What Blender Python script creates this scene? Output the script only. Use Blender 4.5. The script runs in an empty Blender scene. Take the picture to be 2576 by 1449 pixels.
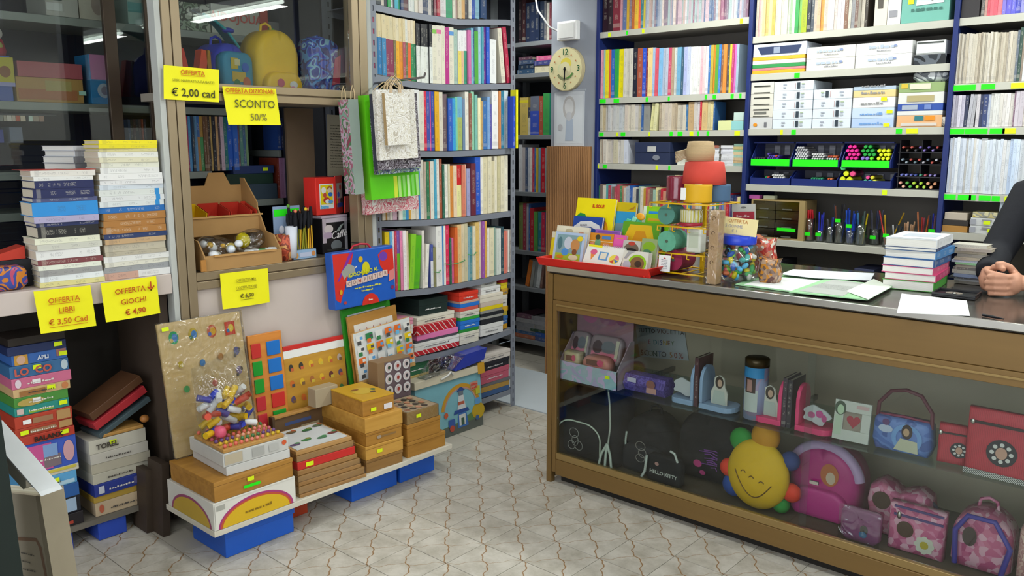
import bpy, bmesh, math, random
from mathutils import Matrix, Vector
random.seed(7)
PI = math.pi
scene = bpy.context.scene
C = scene.collection
# ---------------------------------------------------------------- camera
F, CX, CY = 2100.0, 1288.0, 724.5          # focal length in pixels of the 2576 x 1449 frame
PITCH, YAW, EYE = math.atan(364 / F), math.radians(41.4), 1.55
cam_d = bpy.data.cameras.new('camera'); cam_d.sensor_width = 36.0; cam_d.lens = F / 2576 * 36
cam_d.clip_start = 0.02
cam = bpy.data.objects.new('camera', cam_d); C.objects.link(cam)
cam.location = (0, 0, EYE); cam.rotation_euler = (PI / 2 - PITCH, 0, YAW)
scene.camera = cam
# ---------------------------------------------------------------- world, light, exposure
scene.view_settings.view_transform = 'Standard'; scene.view_settings.look = 'None'
scene.view_settings.gamma = 1.0; scene.view_settings.use_curve_mapping = False
scene.view_settings.exposure = 0.0
world = bpy.data.worlds.new('world'); scene.world = world; world.use_nodes = True
world.node_tree.nodes['Background'].inputs[0].default_value = (0.75, 0.87, 1, 1)
world.node_tree.nodes['Background'].inputs[1].default_value = 0.4
TUBES = [(-2.0, 3.72, 1.2), (-0.13, 3.72, 1.3), (1.55, 3.72, 1.2), (-1.75, 1.75, 1.2), (-0.1, 1.75, 1.2), (1.5, 1.75, 1.2), (-1.75, -0.3, 1.2), (-0.1, -0.3, 1.2), (1.5, -0.3, 1.2), (-3.75, 4.12, .5)]  # last tube is added to brighten the passage shelving
TUBE_W = [22, 24, 16, 11, 10, 8, 7, 7, 5, 9]
TUBE_Z = 2.6
for (lx, ly, ll), lw in zip(TUBES, TUBE_W):
    ld = bpy.data.lights.new('tube_light', 'AREA'); ld.shape = 'RECTANGLE'; ld.size = ll; ld.size_y = 0.09
    ld.energy = lw; ld.color = (0.97, 1.0, 0.95)
    lo = bpy.data.objects.new('tube_light', ld); C.objects.link(lo); lo.location = (lx, ly, TUBE_Z - 0.045)

# ---------------------------------------------------------------- measuring helpers (photo pixel -> point of the room)
_f = Vector((-math.sin(YAW) * math.cos(PITCH), math.cos(YAW) * math.cos(PITCH), -math.sin(PITCH)))
_r = Vector((math.cos(YAW), math.sin(YAW), 0)); _u = _r.cross(_f)
def at(px, py, ax, val):
    d = _f + _r * ((px - CX) / F) - _u * ((py - CY) / F)
    o = Vector((0, 0, EYE)); return o + d * ((val - o[ax]) / d[ax])
XF, YC, YB = -3.15, 2.868, 4.30             # planes: wall-cabinet front, counter front, blue-bookcase front
def L(px, py, x=XF): p = at(px, py, 0, x); return p.y, p.z
def R(px, py, y=YB): p = at(px, py, 1, y); return p.x, p.z
def FZ(px, py, z): p = at(px, py, 2, z); return p.x, p.y
# ---------------------------------------------------------------- materials
def lin(c): return c / 12.92 if c <= 0.04045 else ((c + 0.055) / 1.055) ** 2.4
def rgb(h):
    h = h.lstrip('#')
    if len(h) == 3: h = ''.join(c * 2 for c in h)
    return tuple(lin(int(h[i:i + 2], 16) / 255) for i in (0, 2, 4))
_mats = {}
def nodes_of(name):
    m = bpy.data.materials.new(name); m.use_nodes = True
    return m, m.node_tree.nodes, m.node_tree.links, m.node_tree.nodes['Principled BSDF']
def N(nt, t, **kw):
    n = nt.new(t)
    for k, v in kw.items(): setattr(n, k, v)
    return n
def M(h, rough=0.55, metal=0.0, var=0.10, scale=14.0, bump=0.0, coat=0.0, spec=0.4, stretch=None):
    """plain procedural material: a colour with a little cloudy variation and optional fine relief"""
    key = (h, rough, metal, var, scale, bump, coat, spec, stretch)
    if key in _mats: return _mats[key]
    m, nt, lk, b = nodes_of('surface_' + h)
    c = rgb(h)
    tc = N(nt, 'ShaderNodeTexCoord'); mp = N(nt, 'ShaderNodeMapping')
    if stretch: mp.inputs['Scale'].default_value = stretch
    nz = N(nt, 'ShaderNodeTexNoise'); nz.inputs['Scale'].default_value = scale; nz.inputs['Detail'].default_value = 3
    lk.new(tc.outputs['Object'], mp.inputs[0]); lk.new(mp.outputs[0], nz.inputs['Vector'])
    mx = N(nt, 'ShaderNodeMix', data_type='RGBA')
    mx.inputs[6].default_value = tuple(min(1, v * (1 - var)) for v in c) + (1,)
    mx.inputs[7].default_value = tuple(min(1, v * (1 + var)) for v in c) + (1,)
    lk.new(nz.outputs['Fac'], mx.inputs[0]); lk.new(mx.outputs[2], b.inputs['Base Color'])
    b.inputs['Roughness'].default_value = rough; b.inputs['Metallic'].default_value = metal
    b.inputs['Specular IOR Level'].default_value = spec
    if coat: b.inputs['Coat Weight'].default_value = coat; b.inputs['Coat Roughness'].default_value = 0.08
    if bump:
        bp = N(nt, 'ShaderNodeBump'); bp.inputs['Strength'].default_value = bump; bp.inputs['Distance'].default_value = 0.004
        lk.new(nz.outputs['Fac'], bp.inputs['Height']); lk.new(bp.outputs[0], b.inputs['Normal'])
    _mats[key] = m; return m
def wood(h1, h2, scale=9.0, rough=0.5, axis=0, key='wood'):
    k = (key, h1, h2, scale, rough, axis)
    if k in _mats: return _mats[k]
    m, nt, lk, b = nodes_of(key)
    tc = N(nt, 'ShaderNodeTexCoord'); mp = N(nt, 'ShaderNodeMapping')
    s = [6.0, 6.0, 6.0]; s[axis] = 0.5; mp.inputs['Scale'].default_value = s
    nz = N(nt, 'ShaderNodeTexNoise'); nz.inputs['Scale'].default_value = scale; nz.inputs['Detail'].default_value = 5; nz.inputs['Distortion'].default_value = 0.6
    rp = N(nt, 'ShaderNodeValToRGB'); rp.color_ramp.elements[0].color = rgb(h1) + (1,); rp.color_ramp.elements[1].color = rgb(h2) + (1,)
    rp.color_ramp.elements[0].position = 0.3; rp.color_ramp.elements[1].position = 0.72
    lk.new(tc.outputs['Object'], mp.inputs[0]); lk.new(mp.outputs[0], nz.inputs['Vector']); lk.new(nz.outputs['Fac'], rp.inputs[0])
    lk.new(rp.outputs[0], b.inputs['Base Color']); b.inputs['Roughness'].default_value = rough
    _mats[k] = m; return m
def blotch(cols, scale=30.0, rough=0.5, key='print', dist=0.5, kind='NOISE'):
    """flat colour print: several inks in hard-edged cells or blotches"""
    k = (key, tuple(cols), scale, rough, kind)
    if k in _mats: return _mats[k]
    m, nt, lk, b = nodes_of(key)
    tc = N(nt, 'ShaderNodeTexCoord')
    if kind == 'VORONOI':
        tx = N(nt, 'ShaderNodeTexVoronoi'); tx.inputs['Scale'].default_value = scale
        sp = N(nt, 'ShaderNodeSeparateColor'); lk.new(tx.outputs['Color'], sp.inputs[0]); fac = sp.outputs[0]
    else:
        tx = N(nt, 'ShaderNodeTexNoise'); tx.inputs['Scale'].default_value = scale; tx.inputs['Detail'].default_value = 1.5; tx.inputs['Distortion'].default_value = dist
        fac = tx.outputs['Fac']
    lk.new(tc.outputs['Object'], tx.inputs['Vector'])
    rp = N(nt, 'ShaderNodeValToRGB'); rp.color_ramp.interpolation = 'CONSTANT'; el = rp.color_ramp.elements
    n = len(cols); lo, hi = (0.0, 1.0) if kind == 'VORONOI' else (0.32, 0.68)
    for i, c in enumerate(cols):
        pos = 0.0 if i == 0 else lo + (hi - lo) * i / n
        e = el[i] if i < 2 else el.new(pos)
        e.position = pos; e.color = rgb(c) + (1,)
    lk.new(fac, rp.inputs[0]); lk.new(rp.outputs[0], b.inputs['Base Color']); b.inputs['Roughness'].default_value = rough
    _mats[k] = m; return m
def stripes(cols, scale=40.0, axis='X', rough=0.5, key='striped', wave='BANDS', dist=0.0):
    k = (key, tuple(cols), scale, axis, dist)
    if k in _mats: return _mats[k]
    m, nt, lk, b = nodes_of(key)
    tc = N(nt, 'ShaderNodeTexCoord'); wv = N(nt, 'ShaderNodeTexWave'); wv.wave_type = 'BANDS'
    wv.bands_direction = axis; wv.inputs['Scale'].default_value = scale; wv.inputs['Distortion'].default_value = dist
    rp = N(nt, 'ShaderNodeValToRGB'); rp.color_ramp.interpolation = 'CONSTANT'; el = rp.color_ramp.elements
    for i, c in enumerate(cols):
        e = el[i] if i < 2 else el.new(i / len(cols)); e.position = i / len(cols); e.color = rgb(c) + (1,)
    lk.new(tc.outputs['Object'], wv.inputs['Vector']); lk.new(wv.outputs['Fac'], rp.inputs[0]); lk.new(rp.outputs[0], b.inputs['Base Color'])
    b.inputs['Roughness'].default_value = rough; _mats[k] = m; return m
def glass(key='glass', tint=(0.93, 0.96, 0.95), refl=0.10, rough=0.02, bump=0.0, scale=30.0, base=0.04):
    if key in _mats: return _mats[key]
    m = bpy.data.materials.new(key); m.use_nodes = True; nt, lk = m.node_tree.nodes, m.node_tree.links; nt.clear()
    out = N(nt, 'ShaderNodeOutputMaterial'); mix = N(nt, 'ShaderNodeMixShader'); tr = N(nt, 'ShaderNodeBsdfTransparent'); gl = N(nt, 'ShaderNodeBsdfGlossy')
    lw = N(nt, 'ShaderNodeLayerWeight'); lw.inputs['Blend'].default_value = 0.25
    mr = N(nt, 'ShaderNodeMapRange'); mr.inputs['To Min'].default_value = base; mr.inputs['To Max'].default_value = refl * 6
    tr.inputs[0].default_value = tint + (1,); gl.inputs['Roughness'].default_value = rough
    lk.new(lw.outputs['Fresnel'], mr.inputs['Value']); lk.new(mr.outputs[0], mix.inputs[0]); lk.new(tr.outputs[0], mix.inputs[1]); lk.new(gl.outputs[0], mix.inputs[2]); lk.new(mix.outputs[0], out.inputs[0])
    if bump:
        tc = N(nt, 'ShaderNodeTexCoord'); nz = N(nt, 'ShaderNodeTexNoise'); nz.inputs['Scale'].default_value = scale; nz.inputs['Distortion'].default_value = 1.2
        bp = N(nt, 'ShaderNodeBump'); bp.inputs['Strength'].default_value = bump; bp.inputs['Distance'].default_value = 0.02
        lk.new(tc.outputs['Object'], nz.inputs['Vector']); lk.new(nz.outputs['Fac'], bp.inputs['Height']); lk.new(bp.outputs[0], gl.inputs['Normal']); lk.new(bp.outputs[0], lw.inputs['Normal'])
    _mats[key] = m; return m
def glow(h, strength, key='lamp_glow'):
    m, nt, lk, b = nodes_of(key); b.inputs['Base Color'].default_value = rgb(h) + (1,)
    b.inputs['Emission Color'].default_value = rgb(h) + (1,); b.inputs['Emission Strength'].default_value = strength; return m
def book_material():
    """cover stock in the object's own colour, with lines of printed lettering running up the spine"""
    m, nt, lk, b = nodes_of('book_cover')
    oi = N(nt, 'ShaderNodeObjectInfo'); tc = N(nt, 'ShaderNodeTexCoord')
    sg = N(nt, 'ShaderNodeSeparateXYZ'); lk.new(tc.outputs['Generated'], sg.inputs[0])
    def math_(op, a, bb=None, clamp=False):
        n = N(nt, 'ShaderNodeMath', operation=op); n.use_clamp = clamp
        for i, v in enumerate((a, bb)):
            if v is None: continue
            if isinstance(v, (int, float)): n.inputs[i].default_value = v
            else: lk.new(v, n.inputs[i])
        return n.outputs[0]
    so = N(nt, 'ShaderNodeSeparateXYZ'); lk.new(tc.outputs['Object'], so.inputs[0])
    cb = N(nt, 'ShaderNodeCombineXYZ'); r10 = math_('MULTIPLY', oi.outputs['Random'], 37.0)
    lk.new(math_('ADD', math_('MULTIPLY', so.outputs[2], 260.0), r10), cb.inputs[2]); lk.new(math_('MULTIPLY', so.outputs[0], 260.0), cb.inputs[0])
    nz = N(nt, 'ShaderNodeTexNoise'); nz.inputs['Scale'].default_value = 1.0; nz.inputs['Detail'].default_value = 1; lk.new(cb.outputs[0], nz.inputs['Vector'])
    letters = math_('GREATER_THAN', nz.outputs['Fac'], 0.5)
    cb2 = N(nt, 'ShaderNodeCombineXYZ'); lk.new(math_('ADD', math_('MULTIPLY', so.outputs[2], 16.0), r10), cb2.inputs[2])
    nz2 = N(nt, 'ShaderNodeTexNoise'); nz2.inputs['Scale'].default_value = 1.0; lk.new(cb2.outputs[0], nz2.inputs['Vector'])
    word = math_('GREATER_THAN', nz2.outputs['Fac'], 0.5)
    inx = math_('LESS_THAN', math_('ABSOLUTE', math_('SUBTRACT', sg.outputs[0], 0.5)), 0.22)
    inz = math_('LESS_THAN', math_('ABSOLUTE', math_('SUBTRACT', sg.outputs[2], 0.5)), 0.43)
    sp = math_('LESS_THAN', sg.outputs[1], 0.02)
    title = math_('MULTIPLY', math_('MULTIPLY', math_('MULTIPLY', letters, word), math_('MULTIPLY', inx, inz)), sp)
    lum = N(nt, 'ShaderNodeRGBToBW'); lk.new(oi.outputs['Color'], lum.inputs[0])
    dark = math_('GREATER_THAN', lum.outputs[0], 0.22)
    ink = N(nt, 'ShaderNodeMix', data_type='RGBA'); ink.inputs[6].default_value = (0.75, 0.72, 0.6, 1); ink.inputs[7].default_value = (0.06, 0.06, 0.09, 1); lk.new(dark, ink.inputs[0])
    band = math_('MULTIPLY', math_('MULTIPLY', math_('LESS_THAN', math_('ABSOLUTE', math_('SUBTRACT', sg.outputs[2], 0.09)), 0.035), sp), math_('GREATER_THAN', math_('FRACT', math_('MULTIPLY', oi.outputs['Random'], 7.3)), 0.55))
    fac = math_('MULTIPLY', math_('ADD', title, math_('MULTIPLY', band, 0.7), True), 0.26)
    mx = N(nt, 'ShaderNodeMix', data_type='RGBA'); lk.new(fac, mx.inputs[0]); lk.new(oi.outputs['Color'], mx.inputs[6]); lk.new(ink.outputs[2], mx.inputs[7])
    lk.new(mx.outputs[2], b.inputs['Base Color']); b.inputs['Roughness'].default_value = 0.42
    return m
def tint_material():
    m, nt, lk, b = nodes_of('printed_card'); oi = N(nt, 'ShaderNodeObjectInfo'); tc = N(nt, 'ShaderNodeTexCoord')
    nz = N(nt, 'ShaderNodeTexNoise'); nz.inputs['Scale'].default_value = 25; lk.new(tc.outputs['Object'], nz.inputs['Vector'])
    hs = N(nt, 'ShaderNodeHueSaturation'); mr = N(nt, 'ShaderNodeMapRange'); mr.inputs['To Min'].default_value = 0.85; mr.inputs['To Max'].default_value = 1.1
    lk.new(nz.outputs['Fac'], mr.inputs['Value']); lk.new(mr.outputs[0], hs.inputs['Value']); lk.new(oi.outputs['Color'], hs.inputs['Color']); lk.new(hs.outputs[0], b.inputs['Base Color'])
    b.inputs['Roughness'].default_value = 0.5; return m
BOOK, CARD = book_material(), tint_material()
PAGES = stripes(['d8cfba', 'c2b8a2'], 130, 'X', 0.8, 'page_edges'); PAGESW = stripes(['e6e4de', 'cfcdc6'], 130, 'X', 0.8, 'page_edges_white')
NEON_G, NEON_Y = M('22e810', 0.6, var=.05), M('d8ee10', 0.6, var=.05)
PINE, PINE2, HONEY = wood('a87a3c', 'c89a55'), wood('b58a4e', 'd6ae72'), wood('a06c22', 'c28a35')
KRAFT = M('a98250', 0.8, var=.08); WHITE = M('e8e8e6', 0.5, var=.03)
FILM = glass('clear_film', (0.94, 0.95, 0.95), 0.10, 0.10, 0.7, 16.0, 0.07)
PANE = glass('window_glass', (0.86, 0.88, 0.87), 0.09, 0.01, 0, 1, 0.05)
CLEAR = glass('clear_glass', (0.90, 0.93, 0.92), 0.07, 0.01, 0, 1, 0.02)
# ---------------------------------------------------------------- mesh building
class G:
    def __init__(s): s.v, s.f, s.m, s.sm = [], [], [], []
    def add(s, vs, fs, mi=0, sm=False):
        o = len(s.v); s.v += [tuple(v) for v in vs]
        for f in fs: s.f.append([i + o for i in f]); s.m.append(mi); s.sm.append(sm)
        return s
    def box(s, x0, y0, z0, x1, y1, z1, mi=0, T=None):
        vs = [Vector(p) for p in ((x0, y0, z0), (x1, y0, z0), (x1, y1, z0), (x0, y1, z0), (x0, y0, z1), (x1, y0, z1), (x1, y1, z1), (x0, y1, z1))]
        if T is not None: vs = [T @ v for v in vs]
        return s.add(vs, [(0, 3, 2, 1), (4, 5, 6, 7), (0, 1, 5, 4), (1, 2, 6, 5), (2, 3, 7, 6), (3, 0, 4, 7)], mi)
    def prism(s, pts, a, b, plane='xz', mi=0, sm=False):
        """polygon in a plane, extruded along the third axis from a to b"""
        def P(p, t): return {'xz': (p[0], t, p[1]), 'xy': (p[0], p[1], t), 'yz': (t, p[0], p[1])}[plane]
        n = len(pts); vs = [P(p, a) for p in pts] + [P(p, b) for p in pts]
        s.add(vs, [[i, (i + 1) % n, (i + 1) % n + n, i + n] for i in range(n)], mi, sm)
        o = len(s.v) - 2 * n
        s.f.append([o + i for i in reversed(range(n))]); s.m.append(mi); s.sm.append(False)
        s.f.append([o + n + i for i in range(n)]); s.m.append(mi); s.sm.append(False)
        return s
    def tube(s, pts, r, n=8, mi=0, closed=False):
        pts = [Vector(p) for p in pts]; k = len(pts); rs = r if isinstance(r, (list, tuple)) else [r] * k; vs = []; up = Vector((0, 0, 1)); prev = None
        for i, p in enumerate(pts):
            t = (pts[(i + 1) % k] - pts[i - 1]) if closed else (pts[min(i + 1, k - 1)] - pts[max(i - 1, 0)])
            t.normalize()
            if prev is None: a = t.cross(up if abs(t.z) < .95 else Vector((1, 0, 0))).normalized()
            else: a = (prev - t * prev.dot(t)).normalized()
            prev = a; b = t.cross(a)
            vs += [p + (a * math.cos(2 * PI * j / n) + b * math.sin(2 * PI * j / n)) * rs[i] for j in range(n)]
        fs = []
        for i in range(k if closed else k - 1):
            for j in range(n): fs.append([i * n + j, i * n + (j + 1) % n, ((i + 1) % k) * n + (j + 1) % n, ((i + 1) % k) * n + j])
        s.add(vs, fs, mi, True)
        if not closed: s.add(vs[:n], [list(reversed(range(n)))], mi); s.add(vs[-n:], [list(range(n))], mi)
        return s
    def lathe(s, prof, n=24, c=(0, 0, 0), mi=0, sm=True, axis='z'):
        vs = []; k = len(prof)
        for (r, h) in prof:
            for j in range(n):
                a = 2 * PI * j / n; x, y, z = r * math.cos(a), r * math.sin(a), h
                if axis == 'y': x, y, z = x, z, -y if False else y
                if axis == 'x': x, y, z = z, x, y
                vs.append((c[0] + x, c[1] + y, c[2] + z))
        fs = [[i * n + j, i * n + (j + 1) % n, (i + 1) * n + (j + 1) % n, (i + 1) * n + j] for i in range(k - 1) for j in range(n)]
        fs += [list(reversed(range(n))), [(k - 1) * n + j for j in range(n)]]
        return s.add(vs, fs, mi, sm)
    def ellipsoid(s, c, r, nu=16, nv=10, mi=0, T=None, e=1.0):
        def sp(v, p): return math.copysign(abs(v) ** p, v)
        vs = []
        for i in range(1, nv):
            a = -PI / 2 + PI * i / nv
            for j in range(nu):
                b = 2 * PI * j / nu
                vs.append(Vector((sp(math.cos(a), e) * sp(math.cos(b), e) * r[0], sp(math.cos(a), e) * sp(math.sin(b), e) * r[1], sp(math.sin(a), e) * r[2])))
        vs += [Vector((0, 0, -r[2])), Vector((0, 0, r[2]))]
        vs = [(T @ v if T is not None else v) + Vector(c) for v in vs]
        fs = [[i * nu + j, i * nu + (j + 1) % nu, (i + 1) * nu + (j + 1) % nu, (i + 1) * nu + j] for i in range(nv - 2) for j in range(nu)]
        b, t = len(vs) - 2, len(vs) - 1
        fs += [[b, (j + 1) % nu, j] for j in range(nu)] + [[(nv - 2) * nu + j, (nv - 2) * nu + (j + 1) % nu, t] for j in range(nu)]
        return s.add(vs, fs, mi, True)
    def grid(s, fn, nu, nv, mi=0, sm=True):
        vs = [fn(i / nu, j / nv) for j in range(nv + 1) for i in range(nu + 1)]
        return s.add(vs, [[j * (nu + 1) + i, j * (nu + 1) + i + 1, (j + 1) * (nu + 1) + i + 1, (j + 1) * (nu + 1) + i] for j in range(nv) for i in range(nu)], mi, sm)
    def build(s, name, mats, parent=None, bevel=0, seg=2, smooth=False, fix=True):
        me = bpy.data.meshes.new(name); me.from_pydata(s.v, [], s.f)
        mats = mats if isinstance(mats, (list, tuple)) else [mats]
        for m in mats: me.materials.append(m)
        me.polygons.foreach_set('material_index', s.m); me.polygons.foreach_set('use_smooth', [smooth or x for x in s.sm])
        if fix or bevel:
            bm = bmesh.new(); bm.from_mesh(me)
            if fix: bmesh.ops.recalc_face_normals(bm, faces=bm.faces)
            if bevel: bmesh.ops.bevel(bm, geom=list(bm.edges), offset=bevel, segments=seg, affect='EDGES', profile=0.5, clamp_overlap=True)
            bm.to_mesh(me); bm.free()
        me.update()
        o = bpy.data.objects.new(name, me); C.objects.link(o)
        if parent is not None: o.parent = parent
        return o
def tag(o, label, cat, group=None, kind=None):
    o['label'] = label; o['category'] = cat
    if group: o['group'] = group
    if kind: o['kind'] = kind
    return o
def thing(name, label, cat, loc=(0, 0, 0), rot=(0, 0, 0), group=None):
    o = bpy.data.objects.new(name, None); C.objects.link(o); o.empty_display_size = 0.05
    o.location = loc; o.rotation_euler = rot if isinstance(rot, (tuple, list)) else (0, 0, rot)
    return tag(o, label, cat, group)
def put(o, loc, rot=(0, 0, 0)):
    o.location = loc; o.rotation_euler = rot if isinstance(rot, (tuple, list)) else (0, 0, rot); return o
def struct(o): o['kind'] = 'structure'; return o
def bx(name, parent, mat, x0, y0, z0, x1, y1, z1, bevel=0): return G().box(x0, y0, z0, x1, y1, z1).build(name, mat, parent, bevel)
def copy_tree(o, parent=None):
    c = o.copy(); C.objects.link(c); c.parent = parent
    for ch in o.children: copy_tree(ch, c)
    return c
LW = PI / 2                                  # turn of things that stand along the cabinet wall
# ---------------------------------------------------------------- print: flat shapes and lettering on the front (-y) face
def art(parent, name, shapes, y=-0.0008, plane='front'):
    """shapes: ('r',x0,z0,x1,z1,col) ('c',x,z,rx,rz,col) ('p',[(x,z)..],col) ('a',x,z,r0,r1,a0,a1,col)"""
    g = G(); mats = []; idx = {}
    for k, s in enumerate(shapes):
        col = s[-1]
        if isinstance(col, str): col = M(col, 0.5, var=.04)
        if col not in idx: idx[col] = len(mats); mats.append(col)
        if s[0] == 'r': pts = [(s[1], s[2]), (s[3], s[2]), (s[3], s[4]), (s[1], s[4])]
        elif s[0] == 'c': pts = [(s[1] + s[3] * math.cos(2 * PI * j / 18), s[2] + s[4] * math.sin(2 * PI * j / 18)) for j in range(18)]
        elif s[0] == 'a':
            a0, a1 = math.radians(s[5]), math.radians(s[6]); n = 18
            pts = [(s[1] + s[4] * math.cos(a0 + (a1 - a0) * j / n), s[2] + s[4] * math.sin(a0 + (a1 - a0) * j / n)) for j in range(n + 1)]
            pts += [(s[1] + s[3] * math.cos(a1 + (a0 - a1) * j / n), s[2] + s[3] * math.sin(a1 + (a0 - a1) * j / n)) for j in range(n + 1)]
        else: pts = s[1]
        t = y - 0.00025 * k
        if plane == 'front': vs = [(p[0], t, p[1]) for p in pts]
        elif plane == 'top': vs = [(p[0], p[1], -t) for p in pts]
        elif plane == 'side': vs = [(t, p[0], p[1]) for p in pts]     # faces -x, p = (y, z)
        g.add(vs, [list(range(len(pts)))], idx[col])
    return g.build(name, mats, parent, fix=False)
_txt = {}
def txt(parent, s, x, z, size, col, y=-0.002, rot=0, bold=0.0, align='CENTER', shear=0, plane='front', name='lettering', sx=1.0):
    key = (s, bold, align, shear)
    if key not in _txt:
        cu = bpy.data.curves.new('t', 'FONT'); cu.body = s; cu.align_x = align; cu.align_y = 'CENTER'; cu.offset = bold; cu.shear = shear; cu.resolution_u = 2
        o = bpy.data.objects.new('t', cu); C.objects.link(o); dg = bpy.context.evaluated_depsgraph_get()
        me = bpy.data.meshes.new_from_object(o.evaluated_get(dg)); bpy.data.objects.remove(o)
        _txt[key] = ([v.co.copy() for v in me.vertices], [list(p.vertices) for p in me.polygons])
    vs, fs = _txt[key]; c_, s_ = math.cos(rot), math.sin(rot); g = G(); out = []
    for v in vs:
        a, b = (v.x * c_ * sx - v.y * s_) * size + x, (v.x * s_ * sx + v.y * c_) * size + z
        out.append((a, y, b) if plane == 'front' else ((a, b, -y) if plane == 'top' else (y, -a, b)))
    g.add(out, fs); o = g.build(name, M(col, 0.6, var=.04) if isinstance(col, str) else col, parent, fix=False); return o
def scribble(parent, x0, x1, z, h, col, y=-0.002, seed=0, name='small_print', plane='front'):
    """a line of print too small to read"""
    r = random.Random(seed); x = x0; g = G()
    while x < x1 - h * .3:
        w = h * r.uniform(.35, 1.5); hh = h * r.choice((.6, .7, 1.0)); w = min(w, x1 - x)
        q = [(x, z), (x + w, z), (x + w, z + hh), (x, z + hh)]
        g.add([(a, y, b) if plane == 'front' else (a, b, -y) for a, b in q], [[0, 1, 2, 3]])
        x += w + h * r.uniform(.15, .5)
    return g.build(name, M(col, 0.6, var=.04), parent, fix=False)
# ---------------------------------------------------------------- names of colours, labels for things in rows
_names = {'white': 'e6e6e4', 'cream': 'ddd2b0', 'grey': '8f8f92', 'light grey': 'bdbdbf', 'black': '15151a', 'charcoal': '3a3c44', 'red': 'c8242a', 'crimson': '8e1c34', 'pink': 'e57aa6', 'magenta': 'b82a86',
          'orange': 'e07a2c', 'yellow': 'e8cf1e', 'amber': 'd49a1e', 'lime green': '86c822', 'green': '2f8f4a', 'dark green': '1c4a34', 'mint': '86c9ae', 'teal': '2a8a96', 'sky blue': '5aaede', 'blue': '2a5cc0', 'navy': '1a2458',
          'purple': '5c3a94', 'lilac': 'a596cc', 'brown': '6a4426', 'tan': 'b08a58', 'beige': 'c2b498', 'maroon': '54202c', 'slate': '55657a', 'olive': '7d7a2e', 'salmon': 'dc8878'}
def cname(h):
    c = rgb(h); import colorsys
    def lab(t):
        hh, ss, vv = colorsys.rgb_to_hsv(*[x ** (1 / 2.2) for x in t]); return (ss * vv * math.cos(2 * PI * hh), ss * vv * math.sin(2 * PI * hh), vv * .8)
    a = lab(c); return min(_names, key=lambda k: sum((p - q) ** 2 for p, q in zip(a, lab(rgb(_names[k])))))
_ord = 'first second third fourth fifth sixth seventh eighth ninth tenth eleventh twelfth thirteenth fourteenth fifteenth sixteenth seventeenth eighteenth nineteenth'.split()
def ordinal(i):
    if i < 19: return _ord[i]
    t, u = divmod(i + 1, 10); tens = {2: 'twent', 3: 'thirt', 4: 'fort', 5: 'fift', 6: 'sixt', 7: 'sevent'}[t]
    return tens + 'ieth' if u == 0 else tens + 'y-' + _ord[u - 1]
_used = set()
def label_run(objs, cols, sizes, noun, where, end, group, cat, up=False):
    """one label for each thing of a run: by look, else by neighbours, else counted from a named end"""
    n = len(objs); names = [cname(c) for c in cols]
    a = [f'{s + " " if s else ""}{c} {noun}' for s, c in zip(sizes, names)]
    for i, o in enumerate(objs):
        if a.count(a[i]) == 1: lab = f'the only {a[i]} {where}'
        else:
            nb = (names[i - 1] if i else None, names[i + 1] if i + 1 < n else None)
            same = [j for j in range(n) if a[j] == a[i] and (names[j - 1] if j else None, names[j + 1] if j + 1 < n else None) == nb]
            if len(same) == 1 and all(nb) and nb[0] != nb[1]:
                lab = f'{a[i]} {"on top of" if up else "between"} {nb[0]} {"and under" if up else "and"} {nb[1]}, {where}'
            else: lab = f'{a[i]}, {ordinal(i)} {end}, {where}'
        if lab in _used or len(lab.split()) > 16: lab = f'{a[i]}, {ordinal(i)} {end}, {where}'
        if len(lab.split()) > 16: lab = f'{names[i]} {noun}, {ordinal(i)} {end}, {where}'
        _used.add(lab); tag(o, lab, cat, group)
# ---------------------------------------------------------------- books
def book(name, t, h, d, col, parent=None, pages=PAGES, two=None, split=0.5, top=None):
    """upright book, spine at local y = 0 facing -y, origin at the foot of the spine; two = colour of the spine's lower share"""
    c = min(0.0022, t * 0.16); x = t / 2
    g = G().prism([(-x, 0), (x, 0), (x, d), (x - c, d), (x - c, c), (-x + c, c), (-x + c, d), (-x, d)], 0, h, 'xy')
    o = g.build(name, BOOK, parent, fix=False); o.color = rgb(col) + (1,)
    p = G().box(-x + c, c, c, x - c, d - 0.003, h - 0.003).build('pages', pages, o, fix=False)
    if two:
        b = G().box(-x - .0002, -.0004, 0.0005, x + .0002, .002, h * split).build('spine_band', BOOK, o, fix=False); b.color = rgb(two) + (1,)
    if top:
        b = G().box(-x - .0002, -.0004, h * .86, x + .0002, .002, h * .93).build('spine_label', CARD, o, fix=False); b.color = rgb(top) + (1,)
    return o
def parse(spec):
    out = []; last = 150
    for tok in spec.split():
        p = tok.split(':'); col = p[0]; two = None; top = None
        if '^' in col: col, top = col.split('^')
        if '/' in col: col, two = col.split('/')
        w = float(p[1]); h = float(p[2]) if len(p) > 2 and p[2] else last; last = h
        tilt = float(p[3]) if len(p) > 3 else 0
        out.append((col, two, top, w, h, tilt))
    return out
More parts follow.
